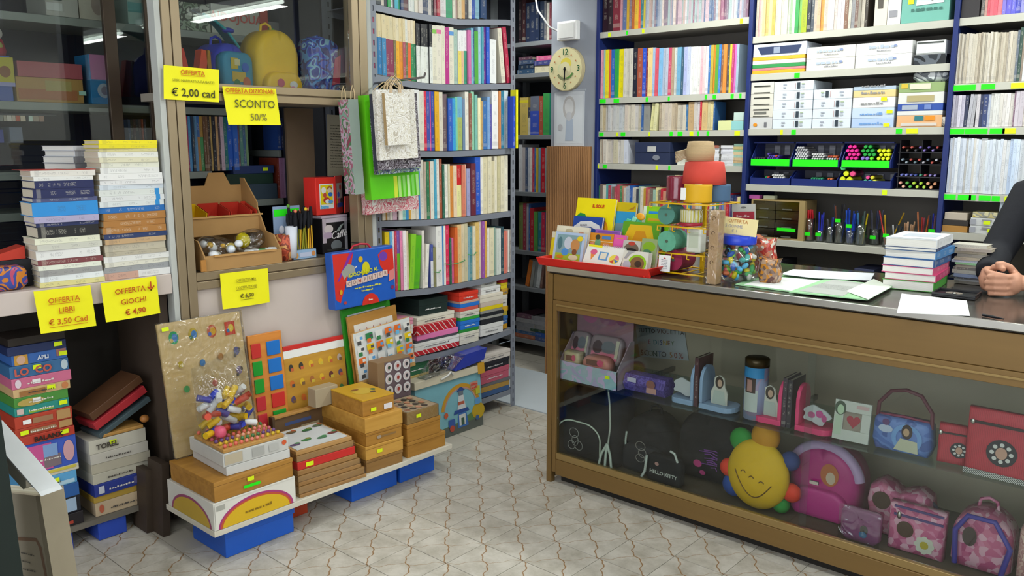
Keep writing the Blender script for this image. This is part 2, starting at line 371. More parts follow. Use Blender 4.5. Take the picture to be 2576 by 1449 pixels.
def run_of_books(side, plane, x0, y0, spec, zf, where, end, group, name='paperback_book', noun='book', depth=0.16, cat='book', hs=1.0, pages=PAGES, back=0.0, ztop=None, lim=None):
    """books set in a row: pixel widths measured along a shelf, turned into metres on that shelf's front plane"""
    objs, cols, sizes = [], [], []; px = x0
    rr = random.Random(int(x0 * 7 + y0))
    for col, two, top, w, h, tilt in parse(spec):
        a, b = (L(px, y0, plane)[0], L(px + w, y0, plane)[0]) if side == 'L' else (R(px, y0, plane)[0], R(px + w, y0, plane)[0])
        if lim: a, b = max(a, lim[0]), min(b, lim[1])
        if col == '-' or b - a < .003: px += w; continue
        mid = (a + b) / 2; z = (max(zf(a), zf(mid), zf(b)) if callable(zf) else zf) + .0012
        pxm = px + w / 2
        ybase = None
        lo = at(pxm, y0, 0 if side == 'L' else 1, plane); hi = at(pxm, y0 - h, 0 if side == 'L' else 1, plane)
        H = (hi.z - lo.z) * hs; t = max(0.004, (b - a) * .97)
        if tilt: H = H / math.cos(math.radians(abs(tilt))); t *= math.cos(math.radians(abs(tilt)))
        if ztop is not None: H = min(H, ((ztop(mid) if callable(ztop) else ztop) - z - .004 - abs(math.sin(math.radians(tilt))) * t) / math.cos(math.radians(tilt)))
        o = book(name, t, H, min(depth, H * .82), col, None, pages, two, .62, top)
        ins = back + rr.uniform(0, .012); th = math.radians(tilt)
        zo = abs(math.sin(th)) * t / 2
        loc = (plane - ins, mid, z + zo) if side == 'L' else (mid, plane + ins, z + zo)
        put(o, loc, (0, th, LW if side == 'L' else 0))
        objs.append(o); cols.append(two or col if False else col); sizes.append('slim' if t < .012 else ('thick' if t > .03 else '')); px += w
    label_run(objs, cols, sizes, noun, where, end, group, cat)
    return objs
def pile(side, x, y, z, items, where, group, name='paperback_book', noun='book', cat='book', rnd=0.006, yaw=0.0, pages=PAGES, seed=1):
    """books lying flat in a pile; items (colour, thickness, length along spine, depth[, extra yaw]); spine to the front"""
    objs, cols, sizes = [], [], []; rr = random.Random(seed)
    for it in items:
        col, t, ln, d = it[:4]; top = None; two = None
        if '^' in col: col, top = col.split('^')
        if '/' in col: col, two = col.split('/')
        o = book(name, t * .985, ln, d, col, None, pages, two, .5, top)
        a = (LW if side == 'L' else 0) + yaw + (it[4] if len(it) > 4 else rr.uniform(-.03, .03))
        m = Matrix.Translation((x + rr.uniform(-rnd, rnd), y + rr.uniform(-rnd, rnd), z + t / 2)) @ Matrix.Rotation(a, 4, 'Z') @ Matrix.Rotation(PI / 2, 4, 'Y') @ Matrix.Translation((0, 0, -ln / 2))
        o.matrix_world = m; o.location, o.rotation_euler = m.to_translation(), m.to_euler()
        z += t; objs.append(o); cols.append(col); sizes.append('slim' if t < .014 else ('thick' if t > .034 else ''))
    label_run(objs, cols, sizes, noun, where, 'from the bottom', group, cat, up=True)
    return z
# ---------------------------------------------------------------- boxes
def carton(name, w, d, h, mat, lid=None, lidh=0.0, parent=None, bevel=0.0015, front=None, sticker=None):
    """box with its front bottom edge on local y=0, centred in x: body, lid part, printed front panel, price sticker"""
    root = bpy.data.objects.new(name, None); C.objects.link(root); root.parent = parent
    hb = h - lidh if lid else h
    bd = bx('body', root, mat, -w / 2, 0, 0, w / 2, d, hb - (0.0005 if lid else 0), bevel)
    if lid: bx('lid', root, lid, -w / 2 - .0015, -.0015, hb, w / 2 + .0015, d + .0015, h, bevel)
    if front: art(bd, 'front_print', front, -0.0025)
    if sticker: sx, sz, col = sticker; art(bd, 'price_sticker', [('r', sx - .014, sz - .008, sx + .014, sz + .008, col)], -0.005)
    return root
# ================================================================ the room
X0, X1, Y0, Y1, ZC = -4.30, 2.6, -1.9, 5.15, 3.05
WALLM = M('c9c9c4', 0.8, var=.05, scale=3); GREYM = M('8d929c', 0.8, var=.06, scale=5)
GROUT = M('8b867b', 0.9, var=.15)
fl = struct(G().box(X0, Y0, -0.06, X1, Y1, -0.0025).build('floor', GROUT))
def tile_material():
    m, nt, lk, b = nodes_of('floor_tile')
    tc = N(nt, 'ShaderNodeTexCoord'); oi = N(nt, 'ShaderNodeObjectInfo'); s = N(nt, 'ShaderNodeSeparateXYZ'); lk.new(tc.outputs['Object'], s.inputs[0])
    def mt(op, a, bb=None):
        n = N(nt, 'ShaderNodeMath', operation=op)
        for i, v in enumerate((a, bb)):
            if v is None: continue
            if isinstance(v, (int, float)): n.inputs[i].default_value = v
            else: lk.new(v, n.inputs[i])
        return n.outputs[0]
    p = mt('ADD', s.outputs[0], s.outputs[1]); q = mt('SUBTRACT', s.outputs[0], s.outputs[1])
    nz = N(nt, 'ShaderNodeTexNoise'); nz.inputs['Scale'].default_value = 95; lk.new(tc.outputs['Object'], nz.inputs['Vector'])
    jit = mt('MULTIPLY', mt('SUBTRACT', nz.outputs['Fac'], 0.5), 0.010)
    # one wavy vein along each diagonal: p = 0 (strong brown) and q = 0 (faint)
    w1 = mt('ADD', mt('MULTIPLY', mt('SINE', mt('MULTIPLY', q, 31.0)), 0.013), mt('MULTIPLY', mt('SINE', mt('MULTIPLY', q, 92.0)), 0.004))
    w2 = mt('ADD', mt('MULTIPLY', mt('SINE', mt('MULTIPLY', p, 31.0)), 0.012), mt('MULTIPLY', mt('SINE', mt('MULTIPLY', p, 77.0)), 0.004))
    d1 = mt('ABSOLUTE', mt('ADD', mt('SUBTRACT', p, w1), jit)); d2 = mt('ABSOLUTE', mt('ADD', mt('SUBTRACT', q, w2), jit))
    def line(d, w0, wd):
        r = N(nt, 'ShaderNodeMapRange'); r.inputs['From Min'].default_value = w0; r.inputs['From Max'].default_value = wd; r.inputs['To Min'].default_value = 1; r.inputs['To Max'].default_value = 0; lk.new(d, r.inputs['Value']); return r.outputs[0]
    cl = N(nt, 'ShaderNodeTexNoise'); cl.inputs['Scale'].default_value = 9; cl.inputs['Detail'].default_value = 5; cl.inputs['Roughness'].default_value = .7
    ad = N(nt, 'ShaderNodeVectorMath', operation='ADD'); lk.new(tc.outputs['Object'], ad.inputs[0]); lk.new(oi.outputs['Random'], ad.inputs[1]); lk.new(ad.outputs[0], cl.inputs['Vector'])
    base = N(nt, 'ShaderNodeValToRGB'); e = base.color_ramp.elements; e[0].color = rgb('a39d90') + (1,); e[1].color = rgb('c5c0b6') + (1,); e[0].position = .3; e[1].position = .62
    lk.new(cl.outputs['Fac'], base.inputs[0])
    m2 = N(nt, 'ShaderNodeMix', data_type='RGBA'); m2.inputs[7].default_value = rgb('9a8468') + (1,); lk.new(base.outputs[0], m2.inputs[6]); lk.new(mt('MULTIPLY', line(d2, .0012, .0042), .75), m2.inputs[0])
    m1 = N(nt, 'ShaderNodeMix', data_type='RGBA'); m1.inputs[7].default_value = rgb('8a622f') + (1,); lk.new(m2.outputs[2], m1.inputs[6]); lk.new(mt('MULTIPLY', line(d1, .0018, .0052), .9), m1.inputs[0])
    lk.new(m1.outputs[2], b.inputs['Base Color']); b.inputs['Roughness'].default_value = 0.42; b.inputs['Specular IOR Level'].default_value = 0.35
    return m
TILE = tile_material(); TS = 0.2045
tile_me = G().box(-TS / 2 + .0016, -TS / 2 + .0016, -0.0045, TS / 2 - .0016, TS / 2 - .0016, 0).build('tile', TILE)
first = True; rest = G(); ntile = 0
def seen(x, y):
    d = Vector((x, y, 0)) - Vector((0, 0, EYE)); w = d.dot(_f)
    return w > .1 and -150 < CX + F * d.dot(_r) / w < 2726 and CY - F * d.dot(_u) / w < 1560
spots = []
for i in range(-12, 26):
    for j in range(-14, 16):
        x, y = -2.7195 + TS * (i + .5), 2.2205 + TS * (j + .5)
        if not (X0 + .1 < x < X1 - .1 and Y0 + .1 < y < Y1 - .1): continue
        vis = seen(x, y) and x > -3.35 and (y < 3.05 or x < -2.25) and y < 4.4 and not (x < -3.0 and y > 1.5 and y < 3.4)
        spots.append((0 if vis else 1, math.hypot(x, y), x, y))
spots.sort()
for k, (v, dist, x, y) in enumerate(spots):
    if v == 0 and ntile < 300:
        o = tile_me if first else tile_me.copy()
        if not first: C.objects.link(o)
        first = False; o.parent = fl; o.location = (x, y, 0); ntile += 1
    else: rest.box(x - TS / 2 + .0016, y - TS / 2 + .0016, -.0045, x + TS / 2 - .0016, y + TS / 2 - .0016, 0)
ro = rest.build('tile_field', M('b8b2a6', .5, var=.12, scale=8), fl); ro['kind'] = 'stuff'
struct(G().box(X0, Y0, ZC, X1, Y1, ZC + .1).build('ceiling', M('d8d8d4', .8, var=.03)))
struct(G().box(X0 - .1, Y0, 0, X0, Y1, ZC).build('wall_left', M('3a3c46', .8, var=.1)))
struct(G().box(X0, Y1, 0, X1, Y1 + .1, ZC).build('wall_back', WALLM))
struct(G().box(X1, Y0, 0, X1 + .1, Y1, ZC).build('wall_right', WALLM))
struct(G().box(X0, Y0 - .1, 0, X1, Y0, ZC).build('wall_front', WALLM))
FILLP = glow('f2f6ff', 4.0, 'frontal_fill_glow')
w1 = struct(G().box(X1 - .03, 1.2, 2.74, X1 - .001, 3.22, 3.02).build('window_1', M('dfe2e4', .4)))
bx('window_pane', w1, glow('eef4ff', 14.0, 'daylight_pane'), X1 - .036, 1.24, 2.77, X1 - .0305, 3.18, 2.99)
w2 = struct(G().box(-2.4, Y0 + .001, .5, 1.6, Y0 + .03, 2.6).build('fill_window', M('5a5f62', .5)))  # unseen glowing window added behind the camera for soft frontal light
for k in range(4): bx('fill_pane', w2, FILLP, -2.36 + .99 * k, Y0 + .0305, .55, -1.41 + .99 * k, Y0 + .036, 2.55)
# ceiling lamps; the short one in the passage is an added light
TUBE_M = glow('f4fff6', 9.0, 'fluorescent_tube')
for k, (lx, ly, ll) in enumerate(TUBES):
    t = thing('ceiling_lamp', f'white batten lamp with fluorescent tube hung from the ceiling, {ordinal(k)} of ten', 'lamp', (lx, ly, TUBE_Z), 0, 'fluorescent ceiling lamps')
    bx('housing', t, WHITE, -ll / 2 - .03, -.05, .01, ll / 2 + .03, .05, .06, .004)
    G().tube([(-ll / 2, 0, -.016), (ll / 2, 0, -.016)], .014, 10).build('tube', TUBE_M, t)
    for s in (-1, 1):
        G().tube([(s * ll * .35, 0, .06), (s * ll * .35, 0, ZC - TUBE_Z)], .004, 6).build('hanger', M('888888', .4, 1), t)
# pillar with clock
struct(G().box(-3.455, YB, 0, -3.105, YB + .6, ZC).build('pillar', GREYM))
pw = struct(G().box(-3.475, YB - .02, 0, -3.125, YB - .001, 1.53).build('trim_1', wood('7a5126', '966836', 7, .55, 2)))
rib_me = G().prism([(0, 0), (.007, -.006), (.014, 0)], 0, 1.53, 'xy').build('fluting_rib', wood('835829', 'a06f3c', 7, .55, 2), pw)
rib_me.location = (-3.475, YB - .02, 0)
for k in range(1, 24):
    o = rib_me.copy(); C.objects.link(o); o.parent = pw; o.location = (-3.475 + .0146 * k, YB - .02, 0)
t = thing('wall_clock', 'round cream wall clock with green numerals on the grey pillar', 'clock', (-3.317, YB - .002, 2.008), 0)
def disc(n=40, r=.135, y0=-.03, y1=0): return G().prism([(r * math.cos(2 * PI * j / n), r * math.sin(2 * PI * j / n)) for j in range(n)], y0, y1, 'xz')
disc().build('body', M('b6a984', .4), t, .003)
dl = art(t, 'dial', [('c', 0, 0, .131, .131, 'd8cfa0')], -.0305)
art(dl, 'dial_decoration', [('c', .005, .035, .042, .034, 'd9c94f'), ('c', -.03, .005, .03, .03, 'ccd0a2'), ('c', -.004, .0, .045, .045, 'd6cfa4'), ('a', 0, .01, .062, .078, 215, 330, '7f8460'), ('a', .01, .0, .05, .058, 270, 330, '4d8a3a')] + [('c', .095 * math.cos(a), .095 * math.sin(a), .005, .005, 'b8794e') for a in [math.radians(30 * i) for i in range(12) if i % 3]], -.0312)
for s, x, z in (('12', 0, .103), ('3', .105, 0), ('6', 0, -.103), ('9', -.105, 0)): txt(dl, s, x, z, .05, '1f5a34', -.0345, bold=.02, name='numeral')
G().prism([(-.004, .012), (.004, .012), (-.002, -.108), (-.007, -.108)], -.038, -.037).build('minute_hand', M('14161c', .4), t)
G().prism([(-.005, .012), (.005, .012), (.002, -.062), (-.004, -.062)], -.0365, -.0358).build('hour_hand', M('14161c', .4), t)
disc(16, .008, -.041, -.034).build('hub', M('14161c', .4), t)
x0, z0 = R(1413, 63); x1, z1 = R(1460, 100)
t = thing('junction_box', 'white plastic junction box with cables above the wall clock', 'electric box', ((x0 + x1) / 2, YB - .002, z1), 0)
bx('body', t, WHITE, -.075, -.045, 0, .075, 0, .115, .006); bx('cover', t, M('d5d5d2', .4), -.06, -.05, .012, .06, -.046, .103, .002)
cab = G().tube([(x0 + .02, YB - .03, z1 + .05), (x0 - .06, YB - .05, z1 + .09), (x0 - .14, YB - .07, z1 + .2), (x0 - .19, YB - .05, z1 + .36), (x0 - .2, YB - .02, z1 + .7)], .006, 8).build('wall_cable', M('c9c9c9', .5))
tag(cab, 'white cable curving up from the junction box above the clock', 'cable')
x0, z0 = R(1397, 232); x1, z1 = R(1470, 368)
t = thing('wall_picture', 'pale framed paper drawing pinned under the wall clock', 'picture', ((x0 + x1) / 2, YB - .003, z1), 0)
w_, h_ = x1 - x0, z0 - z1
bx('sheet', t, M('c3c7cc', .6, var=.03), -w_ / 2, -.004, 0, w_ / 2, 0, h_)
bx('picture_frame', t, M('a3a8b0', .5), -w_ / 2 - .006, -.006, h_, w_ / 2 + .006, 0, h_ + .012)
art(t, 'pale_drawing', [('r', -w_ * .42, h_ * .05, w_ * .45, h_ * .93, 'cdd1d5'), ('c', 0, h_ * .7, .05, .075, 'b9b6b4'), ('c', 0, h_ * .72, .035, .05, 'cfcfcf'), ('p', [(-.03, h_ * .1), (.035, h_ * .1), (.03, h_ * .5), (-.02, h_ * .5)], 'a9b4c4'), ('c', .0, h_ * .55, .022, .03, 'bfc0c4'), ('c', -.07, h_ * .35, .02, .02, 'b5b4b8')], -.0045)
# ---------------------------------------------------------------- passage shelf behind the grey bookcase
BS = M('8a8e92', .5, .3); YP = 4.62
t = thing('metal_shelving', 'grey metal shelving in the passage beside the clock pillar', 'shelving', (0, 0, 0))
for xx in (-4.28, -3.52):
    bx('upright', t, BS, xx, YP, 0, xx + .035, YP + .04, 2.75)
    bx('upright', t, BS, xx, YP + .36, 0, xx + .035, YP + .4, 2.75)
bx('back_panel', t, M('23252c', .7), -4.28, YP + .4, 0, -3.49, YP + .415, 2.75)
pz = {}
for k, (px, py) in {'a': (1340, 107), 'b': (1340, 187), 'c': (1340, 343), 'd': (1340, 487), 'e': (1340, 636), 'f': (1340, 728), 'g': (1340, 860)}.items():
    pz[k] = R(px, py - 3, YP)[1]; bx('shelf', t, BS, -4.245, YP, pz[k] - .03, -3.52, YP + .4, pz[k], .002)
# ================================================================ passage shelf books
def prow(key, y0, spec, name='reference_book', noun='hardback book', end='from the bookcase upright', nm=''):
    run_of_books('R', YP, 1300, y0, spec, pz[key], f'on the passage shelving, {nm} shelf', end, 'books on the passage shelving', name, noun, .2, back=.02, ztop={'a': 2.74, 'c': pz['b'] - .032, 'd': pz['c'] - .032, 'e': pz['d'] - .032, 'f': pz['e'] - .032}[key])
prow('a', 104, '-:0 2a1c22:7:110 3a1f24:8 1f2a44:12:100 24304e:12 1c2a48:12 20304a:12 6a6a70:5 c9c4b8:7:95 7a2a3a:5', nm='topmost visible')
prow('c', 340, 'c8b060^e0d030:22:95 3a3f55/c9c4b0:6:70 6a6f80/3a50b0:22:98 a0503a:10:98 3f9a50:16:105 1f7a60:12 205a6a:6', nm='third')
prow('d', 484, 'd8d8dc:8:118 b8b0b0:7:112 4a5a7a:6 c8ccd4:6 e8e0d8:5 c03a50:5 3a70b0:7 d8b830:4 70a0c0:5 b82030:12:112 8aa0a0:7 cfcabc:6:95 5a6a90:6', nm='fourth')
prow('e', 633, '707a40:5:118 7a8a50:5 9a3a4a:8 a8a8b0:5 3a60a0:5 b02a34:10:108 60a04a:8:100 2a7a88:10 c02a4a:9 50407a:9 2a5a9a:6:90', nm='fifth')
prow('f', 726, '-:14 d8782a:9:66:12 -:4 9a9a94:7:66:9 8f9494:7:66:9 -:1 c9cdcc:9:66:8 7a5a50:6:66:8 -:8 d8d8d8:12:66', nm='sixth')
def flat(key, px, items, where, group, name='board_book', noun='book', py=None):
    u, z = R(px, 300, YP)
    pile('R', u, YP + .02, pz[key] + .001, items, where, group, name, noun, seed=int(px))
flat('b', 1318, [('2f4a66', .03, .16, .2), ('1f2f44', .035, .15, .2), ('3a4a66', .03, .14, .2), ('5a3a4a', .022, .13, .2)], 'flat beside the upright on the passage second shelf', 'flat books in the passage')
flat('b', 1362, [('cfc6a8', .05, .17, .2), ('3a3f7a', .032, .16, .2), ('c85a86', .032, .14, .2)], 'flat near the pillar on the passage second shelf', 'flat books near the pillar')
flat('g', 1318, [('b06a50', .03, .19, .25), ('4a70a0', .025, .19, .25), ('8f8f94', .03, .18, .25), ('8a8c92', .035, .19, .25), ('9a9a9c', .03, .18, .25), ('6a4a5a', .03, .17, .25)], 'piled beside the upright on the passage lowest shelf', 'low passage piles')
flat('g', 1358, [('4a5a8a', .03, .19, .25), ('2a5ab0', .035, .19, .25), ('2f4a3a', .02, .18, .25), ('a0a0a2', .035, .18, .25), ('97979c', .03, .18, .25), ('8c8c90', .03, .17, .25)], 'piled near the counter on the passage lowest shelf', 'low passage piles by the counter')
# ================================================================ grey slotted-angle bookcase
XG = -3.172; GA, GB, GD = 2.60, 3.625, .34
STEEL = M('868b97', .45, .25, var=.06, scale=20)
SH = {'A': [(2.603, 2.194), (2.758, 2.185), (2.983, 2.18), (3.185, 2.182), (3.571, 2.221)], 'B': [(2.606, 1.874), (2.783, 1.857), (2.935, 1.846), (3.139, 1.85), (3.581, 1.879)],
      'C': [(2.60, 1.526), (2.873, 1.512), (3.09, 1.508), (3.591, 1.52)], 'D': [(2.65, 1.175), (2.932, 1.16), (3.184, 1.157), (3.605, 1.166)],
      'E': [(2.681, .817), (2.952, .799), (3.276, .8), (3.637, .811)], 'F': [(2.6, .468), (2.785, .452), (3.049, .44), (3.307, .45), (3.612, .476)], 'G': [(2.6, .112), (3.1, .1), (3.62, .108)]}
def zsag(k):
    p = SH[k]
    def f(u):
        if u <= p[0][0]: return p[0][1]
        for (a, za), (b, zb) in zip(p, p[1:]):
            if u <= b: return za + (zb - za) * (u - a) / (b - a)
        return p[-1][1]
    return f
gb = thing('metal_bookcase', 'tall grey slotted-angle bookcase with sagging shelves full of books', 'bookcase', (XG, GA, 0), LW)
GWD = GB - GA
def slotted(parent, x, y, flip, h=2.9):
    g = G(); w = .034; s = -1 if flip else 1
    a, b = (x, x + w) if not flip else (x - w, x)
    g.box(a, y, 0, a + .012, y + .003, h); g.box(b - .012, y, 0, b, y + .003, h)
    z = 0
    while z < h: g.box(a + .012, y, z, b - .012, y + .003, min(z + .028, h)); z += .052
    c = a if not flip else b - .003
    g.box(c, y + .003, 0, c + .003, y + .034, h)
    return g.build('slotted_upright', STEEL, parent)
slotted(gb, 0, 0, False); slotted(gb, GWD, 0, True); slotted(gb, 0, GD, False); slotted(gb, GWD, GD, True)
bx('back_panel', gb, M('2b2a30', .8), 0, GD + .04, 0, GWD, GD + .05, 2.9)
for k in SH:
    f = zsag(k); n = 14; g = G(); us = [.004 + (GWD - .008) * i / n for i in range(n + 1)]
    vs = []
    for u in us:
        z = f(u + GA)
        vs += [(u, .004, z - .03), (u, .004, z), (u, GD, z), (u, GD, z - .03), (u, GD - .004, z - .005), (u, .012, z - .005), (u, .012, z - .03)]
    fs = [[i * 7 + j, i * 7 + (j + 1) % 7, (i + 1) * 7 + (j + 1) % 7, (i + 1) * 7 + j] for i in range(n) for j in range(7)] + [list(range(7)), [n * 7 + j for j in reversed(range(7))]]
    g.add(vs, fs).build('shelf', STEEL, gb)
def grow(key, x0, y0, spec, nm, hs=1.0, name='school_book', noun='book', depth=.19):
    f = zsag(key)
    return run_of_books('L', XG - .006, x0, y0, spec, lambda u: f(u) + .001, f'on the grey bookcase, {nm} shelf', 'from the gift bags end', f'books on the grey bookcase {nm} shelf', name, noun, depth, hs=hs, ztop=(lambda u: zsag(chr(ord(key) - 1))(u) - .034) if key != 'A' else 2.85, lim=(GA + .006, GB - .006))
grow('A', 938, 40, '223:9:140 2f3a44:13 d9cfc0:8 2c3440:9 30a858:8 d8dce0:4 1f2a44:6 38b4cc:9 2fa078:6 3a4a78:6 5a2533:14 dfe3de:10 cdd6d2:6 e4dccc:9 dcd4cc:9 2b3a5e:11 3a4a6a:6 cac5c0:8 33333a:5 8a4a58:6 b02a40:8 e0dcdc:16 2fa070:17 dcdac8:7 c0a8a0:6 d8cbb0:8 d8aa6c:9 4c4c54:9 d8d8d0:7 2a50a8:9 8ab8cc:14 22406a:14', 'topmost', depth=.2, noun='hardback')
grow('B', 938, 205, 'ec6a94:8:168 e0d0a4/1f7cb8:9:160 e2d2a6/1f7cb8:9 e4d4a8/2a86bc:10 e0cfa0/8a2a50:10 ddd0a8/8a2a50:10 e2d2a6/7a7040:6 e6dab8/f0b010:9:156 e2d0a0/e89018:8 e0d0a4/b05060:6 dfe0d8/6a7040:6 ead8b8/f0682a:9:153 e8dcc0/2a8a50:6 e0d0a4/1f7a50:6 14161f/e8ece6:6:148 14161f/e6eae2:6 14161f/e8ece6:7 14161f/e4e8e0:6 14161f/e8ece6:7 14161f/e6eae4:7 e4e0cc^86c850:11:146 e6e0d0^e57aa6:12 e2dec8:9 b82a86:11:143 e4e0cc^5a9ade:14 a6c0b4:9:138 e9ebec/e6d468:8:135 e9ebec/e0b898:8 e9ebec/3a9a78:8 d070a8:7 78b8c8:6:140 1f3f8a:4 52a83c:10:132 a0c4dc:7:150 4aa0b0:5 6a2a8a:8:150 2a5cc8:8:148 e4e6e6:16:110 -:15 d8d2c0:10:136:-7 -:4 b02848:9:140:-8', 'second', depth=.2, noun='spine-out dictionary', name='dictionary_book')
grow('C', 945, 379, '3048a8:12:150 6a4a3a:8 3f9a50:6 c9b890:10 6ab0a8:8 e0b8a8:10:150 c8d0c8:12 3a5ab8:8 e6e2da:9:148 e9e9ea:9 ececec:20:152 e4e0d2:12:155 d8244a:7:154 3c4ea8:9 d84a9a:3 3048a8:8 e8b020:11:152 dcd4c4:10:148 6e5a60:12:143 2a5cc0:11:132 38a0d8:8 7ac8a8:7:135 70b0d0/a8b868:12:135 7088a8:6:130 e8e4d8:9:148 8a5a48:7:142 98d0b0:8:148 80bcb0:6:138 f0e8c0:6:130 e8c858:4 b89868:5:122 3a70b0:10 80a8d8:6:132 5a58a8:7:112 ecebe9:16:150 d08850:5:148 2a7a98:8:152 c8d8e4:11:148', 'third')
grow('D', 963, 555, 'e0d8c4:8:128 b88840:7 d8d0c0:6 e4e0d4:6 d0b0c0:10 4a2a3a:5 e8e8dc:9 9ad0c8:8 3a90c8:7 70b0a0/e0a848:9:150 e4dcc8:12 ddd8cc:6 3a8ac8:4 dcd8cc:10 c0b0a0:6:145 2f7a54:7 c84a3a:3 e0ded2:9 50a8c8:6:150 e8e4da:9 a85a40:6 2f6a58:5:135 eae8de:10 e0d8b8:4 d88a3a:8:130 e8d0b0:9 c8242a/e8e4a0:12 d88068:8 e8e0c8:5 a0a0c8:9:118 6a2a3a:12:130 2a58c0:14:145 e8e4d8:7 d8cfae:10 dcd4b8:10 d2c8a4:9:130 e4ddc8:6:145 c8c098:7 dcd4b8:9 e6e0cc:9:150', 'fourth', depth=.17, name='novel_book', noun='novel')
grow('E', 974, 725, 'e0c020:12:150 6ab0e0:6 e8e8e8:6 c84058:5 7a5aa8/68b828:8 e888b0:6 f0e8e8:8 d8c8a8:5:148 88c830:12:138:5 58b020:15:133:5 -:9 e0d8d0:6:146 e8e4d8:8:110:4 -:6 4a58a0/d8d8e0:6:108 8a8860:8:100 e4e2de:15:155 3a88c8:5 e8e8e0:4 d8305a:10:152 2f6a50:4:115 e06aa0:8 d86a30:7:140 e0b880:10:152 d8c8a8:8 c8c0a0:8 80a8b8:7:135 4a8a98:6 e0d8c0:6 ddbb70:10:155 e4d8c0:6 9858a8:6:148 d8a850:6 e4e0d4:8:122 e0d8b8:10:120 8aa898:6 d0d8d0:7:115 e8e8e4:5 34505a:6:118 d87868:7:105 e0a8a0:6 e8e4dc:10 d84a30:5:102 e8e8e8:10:104 3a70b8:5:120 e07030:5:125', 'fifth', name='picture_book', noun='picture book')
# cords tied round two bundles on the fifth shelf
for n_, (a, b, py) in enumerate(((1122, 1172, 664), (1095, 1110, 684), (1180, 1200, 640))):
    ya, yb = L(a, py, XG)[0], L(b, py, XG)[0]; z = L(a, py, XG)[1]
    o = G().tube([(XG - .01, ya, z), (XG + .004, ya + .01, z - .004), (XG + .006, (ya + yb) / 2, z - .006), (XG + .004, yb - .01, z + .004), (XG - .01, yb, z + .006)], .0022, 6).build('tie_cord', M('4a9a5a', .6))
    tag(o, ('green cord tied round the wide bundle of cream picture books', 'green cord round the bundle beside the magenta picture book', 'short green cord tied by the purple picture book')[n_], 'cord', 'cords round book bundles')
# a folder standing proud of the third shelf, beside the slotted upright
for px, w, h, col, lab in ((1287, 8, 110, '2048c0', 'blue folder sticking out past the bookcase upright'), (1294, 7, 122, 'e8e010', 'yellow folder sticking out past the bookcase upright')):
    u = L(px, 373, XG + .03)[0]; o = book('card_folder', .016, .32 if col == 'e8e010' else .285, .042, col); put(o, (XG + .05, u, SH['C'][-1][1] + .002), LW); tag(o, lab, 'folder')
# ---------------------------------------------------------------- boxes on the sixth and seventh shelves
def boxpile(key, u0, u1, items, where, group, name='game_box', d=.2, front=.006, seed=3, catg='box', zbase=None):
    z = max(zsag(key)(u0), zsag(key)((u0 + u1) / 2), zsag(key)(u1)) + .0015 if zbase is None else zbase; rr = random.Random(seed); objs, cols, sizes = [], [], []
    for it in items:
        col, h = it[0], it[1]; off = it[2] if len(it) > 2 else 0; ww = (u1 - u0) * (it[3] if len(it) > 3 else 1)
        c2 = it[4] if len(it) > 4 else None
        mat = c2 if c2 is not None else M(col, .5, var=.06)
        o = carton(name, ww, d, h * .985, mat, mat if h > .03 else None, h * .4)
        put(o, (XG - front + off, (u0 + u1) / 2 + rr.uniform(-.006, .006), z), LW + rr.uniform(-.03, .03)); z += h
        if h > .03 and not c2 and rr.random() < .8: scribble(o, -ww * .3, ww * .25, h * .3, min(.007, h * .2), '6a6a6e' if sum(rgb(col)) > .9 else 'd8d8d8', -.004, seed + len(objs))
        objs.append(o); cols.append(col); sizes.append('flat' if h < .025 else ('deep' if h > .06 else ''))
    label_run(objs, cols, sizes, 'box', where, 'from the bottom', group, catg, up=True)
    return z
REDSTR = stripes(['c22430', 'dcd4cc', 'c22430', 'b81f2c'], 9, 'DIAGONAL', .5, 'red_white_wrap')
boxpile('F', L(1045, 880, XG)[0], L(1158, 860, XG)[0], [('c22430', .026, 0, 1, REDSTR), ('e0e0de', .042), ('4a4a52', .012, 0, .9), ('e07ab0', .03, 0, .9), ('b82430', .05, 0, .9, REDSTR), ('ddd8c8', .042, -.01, .84), ('1f2f2c', .088, -.03, .62)], 'in the grey bookcase pile under the dark green box', 'boxes in the pile with the dark green box', d=.24)
boxpile('F', L(1160, 860, XG)[0], L(1207, 850, XG)[0], [('d8d4c4', .022), ('ddd8ca', .044), ('2a8a3a', .018), ('2a74d0', .048), ('3aa040', .018), ('d8d4c8', .036), ('d05a50', .02), ('2a74d0', .022), ('c8a898', .014), ('d83a28', .05)], 'in the red-topped pile, grey bookcase', 'boxes in the red-topped pile', d=.25)
boxpile('F', L(1212, 850, XG)[0], L(1268, 830, XG)[0], [('d8d8d8', .066), ('26282e', .03), ('9a9a94', .014, 0, .98), ('26282e', .02), ('8f8f8a', .016, 0, .98), ('e0c81a', .022), ('c8b8ac', .026), ('dcd4c4', .042), ('dcdcda', .042, -.01, .85), ('d4d4cc', .036, -.02, .7)], 'in the yellow-layered pile, grey bookcase', 'boxes in the yellow-layered pile', d=.24)
boxpile('F', L(1271, 830, XG)[0], L(1287, 825, XG)[0], [('c8942a', .03), ('3a68a8', .05), ('b0a040', .025), ('d8a82a', .03), ('ddd8d0', .07), ('c89a3a', .035), ('e0c82a', .035), ('c03a3a', .03)], 'squeezed against the upright, grey bookcase', 'boxes against the bookcase upright', d=.22, front=.03)
boxpile('F', L(1000, 880, XG)[0], L(1040, 880, XG)[0], [('b8b8b0', .06), ('d8c020', .03), ('a84a5a', .03), ('d8d4d0', .05), ('dc90a8', .035)], 'behind the picture puzzles, grey bookcase', 'boxes behind the picture puzzles', d=.22)
boxpile('G', L(1212, 980, XG)[0], L(1284, 970, XG)[0], [('3a5a8a', .03), ('b08a40', .03), ('6a6a6e', .02), ('c05a70', .075), ('22222a', .05), ('d8cfc8', .045)], 'on the lowest shelf of the grey bookcase', 'boxes on the lowest shelf', d=.28)
